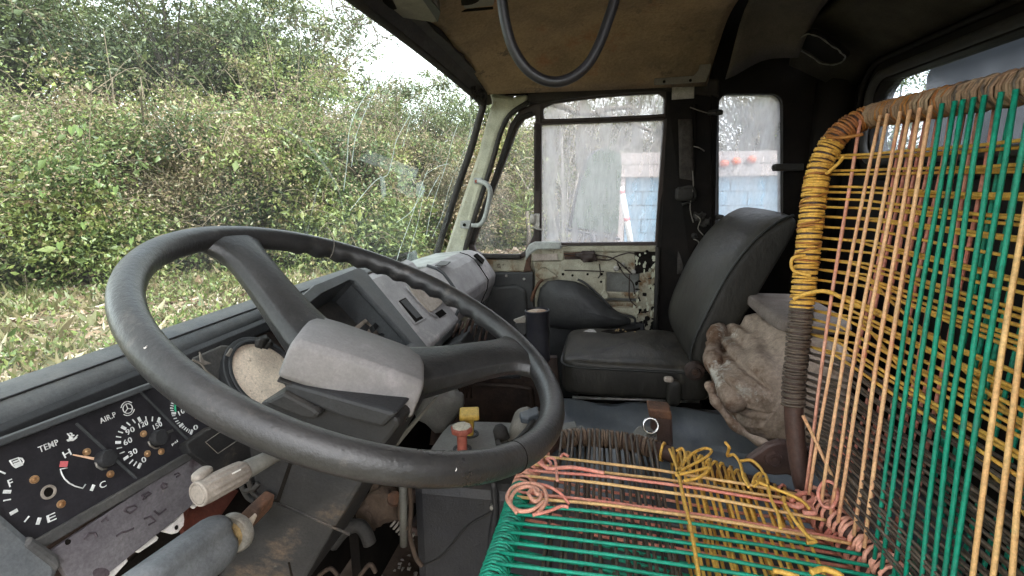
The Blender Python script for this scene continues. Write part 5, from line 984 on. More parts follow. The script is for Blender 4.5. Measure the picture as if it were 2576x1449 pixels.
# ================================================================= MATTRESS
mt = thing('folded_mattress', 'grimy folded mattress stuffed behind the black passenger seat', 'mattress', (0.97, -0.4, -0.47))
from mathutils import noise as mnoise
prof_m = [(-0.30, -0.475), (-0.262, -0.458), (-0.24, -0.432), (-0.224, -0.39), (-0.214, -0.35), (-0.222, -0.32), (-0.25, -0.298), (-0.29, -0.276), (-0.335, -0.254), (-0.375, -0.242), (-0.41, -0.25), (-0.43, -0.29), (-0.435, -0.475)]
prof_s = spline([(0, y, z) for y, z in prof_m[:-1]], 10) + [Vector((0, -0.435, -0.475))]
lps = []; NX = 80
for i in range(NX + 1):
    t = i / NX; X = lerp(0.85, 1.13, t); k = 1 - 0.3 * (abs(t - 0.5) * 2) ** 8; lp = []
    for j, p in enumerate(prof_s):
        y, z = p.y, p.z; cyy, czz = -0.33, -0.37; q_ = Vector((X * 1.0, y * 1.0 + 0.6 * X, z))
        w_ = j * 0.085; d1 = Vector((X * 4.0, w_ * 1.7 + X * 5.0, 0.3)); d2 = Vector((X * 9.0 + w_, w_ * 3.0 - X * 4.0, 5.1))
        f = 0.008 * mnoise.noise(q_ * 6.0) + 0.015 * mnoise.noise(d1) + 0.012 * (0.3 - abs(mnoise.noise(d2 * 0.7))) + 0.003 * mnoise.noise(q_ * 40.0)
        f -= 0.018 * math.exp(-((j - 30 - 22 * (X - 0.85)) / 2.2) ** 2) + 0.016 * math.exp(-((j - 56 + 30 * (X - 0.9)) / 2.4) ** 2)
        f -= 0.012
        l_ = math.hypot(y - cyy, z - czz) or 1
        if z < -0.472: f = 0
        lp.append(Vector((X, cyy + (y - cyy) * (k + f / l_), czz + (z - czz) * (k + f / l_))))
    lps.append(lp)
part(mt, 'folded_pad', MB().loft(lps), M['quilt'], smooth='all')
part(mt, 'top_pad', MB().puff((1.03, -0.372, -0.2445), (0.125, 0.062, 0.014), 0.4, n=36, m=14, wob=0.03, seed=9), M['liner2b'], smooth='all')
part(mt, 'rolled_fold', MB().tube(spline([(0.86, -0.238, -0.372), (0.93, -0.226, -0.352), (1.0, -0.226, -0.336), (1.06, -0.24, -0.316), (1.11, -0.26, -0.305)], 6), [0.017 + 0.004 * math.sin(i * 0.7) for i in range(25)], 10), M['quilt'], smooth='all')
part(mt, 'hem', MB().tube(spline([on_x(x, y, 0.84) for x, y in ((1784, 962), (1790, 990), (1810, 1024), (1852, 1074), (1900, 1106), (1950, 1128))], 6), [0.007 + 0.002 * math.sin(i * 0.8) for i in range(31)], 8), M['quilt'], smooth='all')

# ================================================================= WOVEN DRIVER'S SEAT
ws_t = thing('woven_seat', 'driver seat of rusty tube frame strung with green, peach and yellow plastic cord', 'seat', (0.5, -0.1, -0.95))
ZS = -0.39; RB = 0.0115
front = [(1215, 1530), (1245, 1440), (1284, 1320), (1308, 1240), (1342, 1170), (1372, 1132), (1402, 1108)]
far_ = [(1402, 1108), (1452, 1100), (1520, 1103), (1600, 1116), (1690, 1144), (1800, 1186), (1900, 1222), (1980, 1252), (2030, 1270)]
rear = [(2030, 1270), (2084, 1322), (2148, 1388), (2226, 1470), (2330, 1580)]
pf = spline([on_z(x, y, ZS) for x, y in front], 6); pa_ = spline([on_z(x, y, ZS) for x, y in far_], 6); pr = spline([on_z(x, y, ZS) for x, y in rear], 6)
pf = [Vector((0.2, pf[0].y, ZS))] + pf; pr = pr + [Vector((0.2, pr[-1].y + 0.01, ZS))]
part(ws_t, 'seat_frame', MB().tube(pf + pa_[1:] + pr[1:], RB, 10), M['tube'], smooth='all')
post_px = [(2038, 1262), (2018, 1210), (2002, 1110), (1996, 1000), (2004, 900), (2014, 800), (2030, 650), (2047, 500), (2060, 430), (2078, 385), (2108, 342), (2146, 312), (2190, 292)]
ppts = [on_x(x, y, lerp(0.635, 0.70, min(1, max(0, (1250 - y) / 850)))) for x, y in post_px]
ptop = ppts[-1]; bar_end = Vector((0.2, -0.325, 0.064))
post = spline(ppts, 6); topbar = [ptop.lerp(bar_end, k / 16) for k in range(17)]
part(ws_t, 'back_frame', MB().tube(post + topbar[1:], RB, 10), M['tube'], smooth='all')
bb0 = on_z(2058, 1262, -0.372); bb = [bb0 + Vector((0.01, 0, -0.004)), bb0, on_z(2130, 1330, -0.374), on_z(2225, 1425, -0.375), Vector((0.2, -0.30, -0.375))]
bbs = spline(bb, 6); part(ws_t, 'back_lower_bar', MB().tube(bbs, RB * 0.9, 10), M['tube'], smooth='all')
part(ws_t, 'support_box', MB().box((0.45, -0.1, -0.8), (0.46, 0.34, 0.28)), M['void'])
def seg(path, a, b):
    L = [0.0]
    for i in range(1, len(path)): L.append(L[-1] + (path[i] - path[i - 1]).length)
    T = L[-1]; o = []
    N = 40
    for q in range(N + 1):
        s_ = T * lerp(a, b, q / N); k = 0
        while k < len(path) - 2 and L[k + 1] < s_: k += 1
        o.append(path[k].lerp(path[k + 1], (s_ - L[k]) / max(1e-9, L[k + 1] - L[k])))
    return o
CR = 0.002
def at_y(path, py0, py1, ctr): return None
def wrap(path, a, b, m, pitch=0.0049, cr_=CR, jit=0.35, seed=1, wob=0.0004, rr=0.0):
    part(ws_t, 'cord_wrap', coil(seg(path, a, b), RB + cr_ * 0.85 + rr, pitch, cr_, wob, 10, jit, seed), M[m], smooth='all')
# post: bare foot, brown, yellow, amber at the bend
wrap(post, 0.25, 0.50, 'browncord', 0.0037, 0.0017, 0.2, seed=2); wrap(post, 0.495, 0.80, 'yellow', 0.0037, 0.0017, seed=3, jit=0.25, wob=0.0006); wrap(post, 0.6, 0.82, 'amber', 0.013, 0.0016, seed=8, jit=0.4, rr=0.0009)
wrap(post, 0.79, 0.905, 'yellow', 0.0037, 0.0017, 0.25, seed=4); wrap(post, 0.9, 1.0, 'amber', 0.0036, 0.0016, 0.25, seed=5)
tb = topbar
wrap(tb, 0.0, 0.12, 'dustcord', 0.0036, 0.0016, seed=6, jit=0.3); wrap(tb, 0.06, 0.3, 'amber', 0.0095, 0.0014, seed=7, jit=0.5, rr=0.0008); wrap(tb, 0.12, 1.0, 'dustcord', 0.0037, 0.0016, seed=11, jit=0.25, wob=0.0008); wrap(tb, 0.3, 0.8, 'browncord', 0.0135, 0.0014, seed=12, jit=0.5, rr=0.001)
fw = pf[::-1]  # from the far corner towards the camera
wrap(fw, 0.09, 0.27, 'pale', 0.0052, seed=13, jit=0.5, wob=0.001); wrap(fw, 0.27, 0.62, 'green', 0.005, seed=14, jit=0.2); wrap(fw, 0.62, 0.98, 'creamcord', 0.005, seed=15)
wrap(pa_, 0.0, 0.44, 'rustcord', 0.0043, 0.0019, seed=16, jit=0.25); wrap(pa_, 0.455, 0.47, 'yellow', 0.0048, seed=17); wrap(pa_, 0.52, 0.77, 'yellow', 0.0058, seed=18, jit=0.6, wob=0.001); wrap(pa_, 0.84, 0.87, 'yellow', 0.006, seed=19); wrap(pa_, 0.9, 1.0, 'pink', 0.012, seed=20, jit=0.6)
wrap(pr, 0.0, 0.33, 'pink', 0.0062, seed=21, jit=0.6, wob=0.0012); wrap(pr, 0.33, 0.72, 'green', 0.005, seed=22, wob=0.0006); wrap(pr, 0.72, 1.0, 'creamcord', 0.005, seed=23)
wrap(bbs, 0.0, 0.33, 'pale', 0.0056, seed=24, jit=0.6, wob=0.001); wrap(bbs, 0.33, 0.72, 'green', 0.005, seed=25, jit=0.3, wob=0.0005); wrap(bbs, 0.72, 1.0, 'creamcord', 0.005, seed=26)
def path_at_x(path, X):
    b = min(path, key=lambda p: abs(p.x - X)); return Vector((X, b.y, b.z))
def cord(pts, m, r=CR, n=6): return part(ws_t, 'cord', MB().tube(pts, r, n), M[m], smooth='all')
def line(a, b, sag=Vector(), n=8, wob=0.0):
    ph = RNG.uniform(0, 6); return [a.lerp(b, k / n) + sag * math.sin(math.pi * k / n) + (Vector((math.sin(ph + k * 1.3), math.cos(ph * 2 + k), math.sin(ph * 3 + k * 1.7))) * wob if 0 < k < n else Vector()) for k in range(n + 1)]
UP = Vector((0, 0, 1))
# seat, front to back: top layer over the cross cords, second layer below
tops = [('creamcord', .655, .612), ('creamcord', .632, .598), ('pink', .617, .585), ('creamcord', .603, .566), ('pink', .566, .534), ('creamcord', .556, .528)]
gx0, gr0 = 0.539, 0.512
tops += [('green', gx0 - 0.0163 * i, gr0 - 0.0158 * i) for i in range(8)] + [('creamcord', gx0 - 0.0163 * 8 - 0.017 * i, gr0 - 0.0158 * 8 - 0.017 * i) for i in range(8)]
for m_, xa, xb in tops:
    A = path_at_x(pf, xa) + UP * 0.0125 + Vector((0, -0.002, 0)); B = path_at_x(pr, xb) + UP * 0.0125
    cord(line(A, B, UP * RNG.uniform(0.004, 0.009), 10, 0.0005), m_)
for i in range(14):
    xa = 0.645 - 0.0185 * i; A = path_at_x(pf, xa) - UP * 0.0135; B = path_at_x(pr, xa - 0.045) - UP * 0.0135
    cord(line(A, B, UP * -0.004, 8, 0.001), 'pink' if i < 6 else ('green' if i < 12 else 'creamcord'))
# seat, side to side
def far_at(y): b = min(pa_, key=lambda p: abs(p.y - y)); return b
for i in range(14):
    y = 0.05 - 0.0103 * i + RNG.uniform(-0.002, 0.002); A = far_at(y) + UP * 0.0135
    cord(line(A + Vector((-0.004, 0, 0)), Vector((0.2, y - 0.006 + RNG.uniform(-0.008, 0.008), ZS + 0.004)), UP * -0.006, 8, 0.0008), 'browncord')
    y2 = y - 0.004; A2 = far_at(y2) - UP * 0.0135
    cord(line(A2, Vector((0.2, y2 - 0.012 + RNG.uniform(-0.01, 0.01), ZS - 0.013)), UP * -0.004, 8, 0.001), 'browncord')
for i in range(15):
    y = -0.112 - 0.0088 * i + RNG.uniform(-0.002, 0.002); A = far_at(y) + UP * 0.0135
    cord(line(A + Vector((-0.004, 0, 0)), Vector((0.2, y + 0.02 + RNG.uniform(-0.01, 0.01), ZS + 0.003)), UP * -0.008, 8, 0.001), 'yellow')
    if i % 3 != 2:
        A2 = far_at(y - 0.004) - UP * 0.0135; cord(line(A2, Vector((0.2, y + 0.03 + RNG.uniform(-0.015, 0.015), ZS - 0.014)), UP * -0.004, 8, 0.0012), 'yellow')
# back, top to bottom: front layer
def top_at(x): return ptop.lerp(bar_end, (ptop.x - x) / (ptop.x - bar_end.x))
cols_b = [('pale' if i in (0,) else 'peach') for i in range(7)] + ['green'] * 8 + ['creamcord'] * 12
xs483 = [2127, 2165, 2182, 2209, 2229, 2252, 2277, 2302, 2329, 2349, 2374, 2400, 2435, 2467, 2505] + [2534 + 34 * k for k in range(12)]
xs966 = [2065, 2082, 2100, 2119, 2135, 2157, 2180, 2202, 2224, 2245, 2270, 2297, 2324, 2352, 2380] + [2414 + 35 * k for k in range(12)]
for i, m_ in enumerate(cols_b):
    p1, p2 = on_y(xs483[i], 483, -0.287), on_y(xs966[i], 966, -0.266); d_ = (p2.x - p1.x) / (p2.z - p1.z)
    xt = min(0.694, p1.x + d_ * (0.066 - p1.z)); xb = min(0.632, p1.x + d_ * (-0.37 - p1.z))
    if i > 17: xt, xb = xt_p - 0.0178, xb_p - 0.0172
    xt_p, xb_p = xt, xb
    if xt < 0.2 or xb < 0.2: continue
    T = top_at(xt) + Vector((0, 0.0155, -0.004)); Bm = path_at_x(bbs, xb) + Vector((0, 0.0105, 0.008))
    cord(line(T, Bm, Vector((0, 0.003, 0)), 9, 0.0006), m_)
xt, xb = 0.655, 0.615
cols_2 = ['pink'] * 8 + ['green'] * 11 + ['pale'] * 6
for i, m_ in enumerate(cols_2):
    T = top_at(xt) + Vector((0, -0.0145, -0.004)); Bm = path_at_x(bbs, xb) + Vector((0, -0.017, 0.0))
    cord(line(T, Bm, Vector((0, -0.002, 0)), 8, 0.001), m_, r=0.0018); xt -= 0.0186; xb -= 0.0165
# back, side to side
def post_at(z): return min(post, key=lambda p: abs(p.z - z) + (0 if p.x > 0.5 else 9))
zs_ = [0.032, 0.028, 0.012, 0.008, -0.006, -0.012, -0.022, -0.03, -0.042, -0.054, -0.066, -0.076, -0.088, -0.096, -0.11, -0.124, -0.138, -0.152, -0.168, -0.184, -0.2]
def yv(z, x=0.2): return lerp(path_at_x(bbs, x).y + 0.0105, top_at(x).y + 0.0155, (z + 0.367) / 0.44)     # surface of the upright cords
def across(z, zb, gap, m_, wob=0.0006):
    p = post_at(z); a_ = Vector((p.x - 0.004, p.y - 0.0125, p.z)); b_ = Vector((p.x - 0.035, min(p.y - 0.011, yv(z, p.x - 0.035) - gap), p.z - 0.0005))
    e_ = Vector((0.2, yv(zb) - gap, zb)); cord([a_] + line(b_, e_, Vector((0, 0, -0.003)), 8, wob), m_, r=0.0016)
for i, z in enumerate(zs_):
    across(z, z + RNG.uniform(-0.007, 0.005), 0.008 if i % 2 == 0 else 0.024, 'yellow')
    if i % 2 == 0 or i > 12: across(z - 0.004, z + RNG.uniform(-0.012, 0.006), 0.026 if i % 2 == 0 else 0.0085, 'yellow')
for a, b in ((-0.11, -0.24), (-0.155, -0.3)): across(a, b, 0.026, 'yellow', 0.002)
for i in range(17):
    z = -0.212 - 0.0088 * i
    across(z, z + RNG.uniform(-0.006, 0.008), 0.0105, 'browncord', 0.0006); across(z, z + RNG.uniform(-0.008, 0.01), 0.026, 'browncord', 0.0006)
# loose ends, loops and knots
def loose(pts, m_, r=CR): return part(ws_t, 'loose_cord', MB().tube(spline(pts, 8), r, 6), M[m_], smooth='all')
Zp = lambda x, y, z=-0.365: on_z(x, y, z)
lp0 = Zp(1330, 1238, -0.368)
loose([Zp(1368, 1262), Zp(1340, 1282), Zp(1302, 1284), Zp(1276, 1256), Zp(1290, 1226), Zp(1330, 1216), Zp(1366, 1228), Zp(1374, 1262), Zp(1352, 1292)], 'pale', 0.0025)
loose([Zp(1300, 1290), Zp(1284, 1264), Zp(1296, 1236), Zp(1326, 1224), Zp(1352, 1232), Zp(1360, 1252), Zp(1346, 1262), Zp(1334, 1250), Zp(1330, 1240), Zp(1342, 1230), Zp(1352, 1244), Zp(1362, 1238)], 'pale', 0.0025)
loose([Zp(1344, 1216), Zp(1380, 1224), Zp(1410, 1242), Zp(1432, 1268, -0.375)], 'pink'); loose([Zp(1340, 1296), Zp(1380, 1286), Zp(1412, 1274), Zp(1430, 1276)], 'pink')
loose([Zp(1360, 1150), Zp(1368, 1172), Zp(1380, 1180), Zp(1386, 1166), Zp(1376, 1154), Zp(1396, 1158), Zp(1402, 1210)], 'pink'); loose([Zp(1350, 1158), Zp(1380, 1178), Zp(1440, 1176), Zp(1520, 1190)], 'pink', 0.0026)
loose([Zp(1410, 1150), Zp(1418, 1142), Zp(1430, 1148)], 'pink')
Yp = lambda x, y: on_z(x, y, -0.36)
loose([Yp(1702, 1190), Yp(1740, 1170), Yp(1776, 1150), Yp(1790, 1134), Yp(1772, 1128), Yp(1740, 1142), Yp(1716, 1170), Yp(1700, 1192)], 'yellow'); loose([Yp(1700, 1196), Yp(1760, 1182), Yp(1786, 1176), Yp(1760, 1200), Yp(1720, 1210)], 'yellow')
loose([Yp(1684, 1130), Yp(1700, 1170), Yp(1722, 1260), Yp(1740, 1340), Yp(1760, 1460)], 'yellow')
loose([Yp(1702, 1134), Yp(1716, 1128), Yp(1724, 1150), Yp(1708, 1192)], 'yellow')
loose([on_z(1824, 1112, -0.33), on_z(1834, 1126, -0.335), Yp(1830, 1146), Yp(1846, 1144), Yp(1862, 1166), Yp(1870, 1200), Yp(1884, 1226)], 'yellow')
loose([Yp(1862, 1160), Yp(1890, 1158), Yp(1912, 1176), Yp(1920, 1190), Yp(1928, 1200), Yp(1938, 1250), Yp(1956, 1290), Yp(1964, 1330)], 'yellow'); loose([Yp(1900, 1210), Yp(1950, 1230), Yp(1990, 1246), Yp(2020, 1262), Yp(2036, 1280)], 'yellow')
loose([Yp(1894, 1216), Yp(1902, 1196), Yp(1914, 1192), Yp(1906, 1214), Yp(1896, 1224)], 'yellow'); loose([Yp(1972, 1250), Yp(1976, 1270), Yp(2000, 1310), Yp(2034, 1350), Yp(2052, 1362), Yp(2030, 1366)], 'yellow')
loose([Zp(1990, 1262), Zp(2010, 1244), Zp(2034, 1240), Zp(2048, 1252), Zp(2030, 1266), Zp(2004, 1270)], 'pink', 0.0028); loose([Zp(1984, 1270), Zp(2010, 1276), Zp(2030, 1270), Zp(2050, 1290), Zp(2020, 1290)], 'pink', 0.0028)
loose([on_x(2100, 1280, 0.56), on_x(2070, 1272, 0.57), on_x(2058, 1240, 0.58), on_x(2074, 1212, 0.58), on_x(2098, 1218, 0.57), on_x(2108, 1250, 0.56), on_x(2092, 1278, 0.56)], 'pink'); 
loose([on_x(2020, 1046, 0.60), on_x(2052, 1110, 0.60), on_x(2080, 1170, 0.59), on_x(2110, 1230, 0.58), on_x(2140, 1280, 0.56)], 'peach')
loose([on_x(2026, 642, 0.67), on_x(1994, 650, 0.67), on_x(1996, 680, 0.67), on_x(2040, 694, 0.66)], 'yellow'); loose([on_x(1996, 752, 0.66), on_x(2040, 736, 0.65), on_x(2084, 734, 0.64), on_x(2140, 760, 0.62), on_x(2230, 800, 0.58), on_x(2360, 850, 0.5)], 'yellow', 0.0025)
loose([on_x(2078, 345, 0.67), on_x(2120, 346, 0.67), on_x(2170, 338, 0.65)], 'amber'); loose([on_x(2078, 438, 0.67), on_x(2108, 412, 0.67), on_x(2122, 394, 0.66)], 'yellow')
tang = [(2440, 950), (2470, 940), (2490, 960), (2470, 990), (2440, 970), (2450, 930), (2480, 900), (2500, 940), (2460, 1000), (2430, 985), (2470, 960), (2520, 990)]
loose([on_y(x, y, -0.34) for x, y in tang], 'yellow'); loose([on_y(x + 12, y + 8, -0.345) for x, y in tang[::-1]], 'yellow')
loose([Yp(2040, 1440), Yp(2070, 1432), Yp(2100, 1440), Yp(2120, 1452)], 'yellow', 0.003)
loose([Yp(1945, 1436), Yp(1970, 1440), Yp(2010, 1452)], 'yellow', 0.0024)

# ================================================================= FOOTWELL
fl_ = thing('pedal_linkage', 'dirty brown pedal linkage casting on the cab floor', 'pedal linkage', (0.66, 0.36, -0.8))
lk = on_x(968, 1262, 0.78)
part(fl_, 'casting', MB().puff(lk, (0.03, 0.028, 0.036), 0.7, n=16, m=10, wob=0.25, seed=3).puff(lk + Vector((-0.01, 0.03, -0.02)), (0.02, 0.018, 0.03), 0.7, n=12, m=8, wob=0.3, seed=8), M['floor'], smooth='all')
part(fl_, 'arm', MB().tube([lk, lk + Vector((0.01, -0.06, 0.012))], 0.012, 8).tube([lk + Vector((0, -0.02, -0.02)), lk + Vector((0, -0.04, -0.05)), lk + Vector((0, -0.07, -0.055))], 0.008, 7), M['rustdark'], smooth='all')
part(fl_, 'bolt', MB().lathe(on_x(992, 1254, 0.76), (-0.6, -0.3, 0.6), [(0, -0.005), (0.014, -0.005), (0.012, 0.008), (0, 0.01)], 10), M['rust'], smooth=35)
part(fl_, 'spring', coil([lk + Vector((-0.01, -0.02, -0.03)), lk + Vector((-0.01, -0.05, -0.06))], 0.01, 0.007, 0.0022), M['trim'], smooth='all')
solo('floor_hose', 'black rubber hose arching out of the dirty floor', 'hose', MB().tube(spline([on_x(836, 1370, 0.72), on_x(868, 1332, 0.72), on_x(900, 1322, 0.72), on_x(918, 1336, 0.72), on_x(930, 1366, 0.72)], 6), 0.012, 10), M['rubber'], smooth='all')
rd = thing('lever_rod', 'grey steel lever rod standing against the black engine cover', 'rod', on_x(1020, 1400, 0.7))
part(rd, 'rod', MB().tube([on_x(1014, 1200, 0.7), on_x(1015, 1300, 0.7), on_x(1016, 1372, 0.7)], 0.0065, 10), M['stalkarm'], smooth='all')
part(rd, 'cable', MB().tube(spline([on_x(1028, 1200, 0.71), on_x(1034, 1280, 0.71), on_x(1030, 1340, 0.71), on_x(1046, 1400, 0.72), on_x(1062, 1424, 0.72)], 6), 0.0042, 8), M['floor'], smooth='all')
gp2 = MB()
for i in range(90):
    q = on_z(RNG.uniform(860, 1120), RNG.uniform(1280, 1470), -0.944); q = Vector((q.x, q.y, -0.944))
    gp2.puff(q, (RNG.uniform(.002, .008), RNG.uniform(.002, .006), RNG.uniform(.001, .003)), 0.9, n=6, m=4, wob=0.5, seed=i)
solo('floor_grit', 'pale grit and leaf scraps on the cab floor', 'grit', gp2, M['trim'], kind='stuff')
wr = MB()
for c in ([(800, 1450), (830, 1430), (850, 1449)], [(905, 1449), (930, 1420), (945, 1440)], [(1010, 1250), (1006, 1300), (1024, 1330)]):
    part(fl_, 'rag', MB().tube(spline([on_x(x, y, 0.7) for x, y in c], 5), 0.004, 6), M['floor'], smooth='all')
# dark passenger footwell: heater box and pipe seen past the wheel
fw_ = thing('footwell_panel', 'rusty dark panel of the passenger footwell behind the pull knobs', 'panel', (1.2, 0.3, -0.75))
part(fw_, 'panel', MB().prism([on_x(x, y, 1.28) for x, y in ((1110, 900), (1400, 900), (1420, 1110), (1080, 1120))], (0.02, 0, 0)), M['rustdark'])
part(fw_, 'pipe', MB().tube(spline([on_x(x, y, 1.26) for x, y in ((1130, 966), (1220, 968), (1320, 976), (1336, 990), (1338, 1030))], 5), 0.006, 7), M['rustdark'], smooth='all')
part(fw_, 'rail', MB().tube([on_x(1130, 946, 1.2), on_x(1310, 946, 1.2)], 0.007, 8).tube([on_x(1150, 936, 1.22), on_x(1320, 932, 1.22)], 0.004, 6), M['black'], smooth='all')
part(fw_, 'grey_pouch', MB().puff(on_x(1105, 1020, 1.0), (0.03, 0.045, 0.05), 0.55, wob=0.12, seed=6, R=Matrix.Rotation(rad(28), 3, 'X')), M['plate'], smooth='all')
# ================================================================= OUTDOORS
def np_mesh(name, V, F, ids, m, mats=None):
    me = bpy.data.meshes.new(name); n = len(F); k = F.shape[1]
    me.vertices.add(len(V)); me.vertices.foreach_set('co', V.astype(np.float32).ravel())
    me.loops.add(n * k); me.loops.foreach_set('vertex_index', F.astype(np.int32).ravel())
    me.polygons.add(n); me.polygons.foreach_set('loop_start', np.arange(0, n * k, k, dtype=np.int32)); me.polygons.foreach_set('loop_total', np.full(n, k, dtype=np.int32))
    a = me.attributes.new('leaf_id', 'FLOAT', 'FACE'); a.data.foreach_set('value', ids.astype(np.float32))
    me.update(calc_edges=True); me.validate(); me.materials.append(m); return me
def unit(v): return v / np.maximum(1e-9, np.linalg.norm(v, axis=1))[:, None]
def leaf_arrays(P, D, L, Wd, idv, fold=0.25, g=RNG):
    n = len(P); D = unit(D); r = unit(g.normal(size=(n, 3))); S = unit(np.cross(D, r)); Nn = np.cross(S, D)
    up = np.sign(Nn[:, 2:3]); Nn = Nn * np.where(up == 0, 1, up)
    tip = P + D * L[:, None]; mid = P + D * (L * 0.42)[:, None]; drop = Nn * (fold * Wd)[:, None]
    l = mid + S * (Wd * 0.5)[:, None] - drop; rr = mid - S * (Wd * 0.5)[:, None] - drop
    V = np.stack([P, l, tip, rr], 1).reshape(-1, 3); b = np.arange(n)[:, None] * 4
    F = np.concatenate([b + np.array([[0, 2, 1]]), b + np.array([[0, 3, 2]])], 0); return V, F, np.concatenate([idv, idv])
GREENS = [(0.0, (0.028, 0.048, 0.016)), (0.25, (0.06, 0.094, 0.026)), (0.48, (0.104, 0.145, 0.04)), (0.64, (0.16, 0.19, 0.052)), (0.78, (0.165, 0.145, 0.062)), (0.9, (0.19, 0.14, 0.08)), (1.0, (0.2, 0.24, 0.06))]
BROWNS = [(0.0, (0.045, 0.042, 0.021)), (0.35, (0.1, 0.096, 0.042)), (0.6, (0.175, 0.132, 0.082)), (0.8, (0.108, 0.124, 0.042)), (1.0, (0.26, 0.205, 0.135))]
TALLS = [(0.0, (0.028, 0.045, 0.018)), (0.45, (0.075, 0.1, 0.034)), (0.75, (0.13, 0.15, 0.05)), (1.0, (0.165, 0.14, 0.075))]
M['leaf'] = leafmat('shrub_leaf', GREENS); M['leafbrown'] = leafmat('drying_shrub_leaf', BROWNS); M['leaftall'] = leafmat('tree_leaf', TALLS, 0.3)
M['spray'] = leafmat('dry_seed_spray', [(0.0, (0.134, 0.101, 0.056)), (0.5, (0.213, 0.157, 0.0952)), (1.0, (0.258, 0.213, 0.14))], 0.3)
M['bark'] = mat('grey_brown_bark', (0.0992, 0.0868, 0.0713), (0.062, 0.0527, 0.0434), scale=14, rough=0.95, bump=0.5, bscale=60)
M['twig'] = mat('dry_twig', (0.149, 0.118, 0.0806), (0.093, 0.0744, 0.0527), scale=10, rough=0.9)
M['palebark'] = mat('pale_bark', (0.223, 0.205, 0.18), (0.161, 0.146, 0.124), scale=10, rough=0.9)

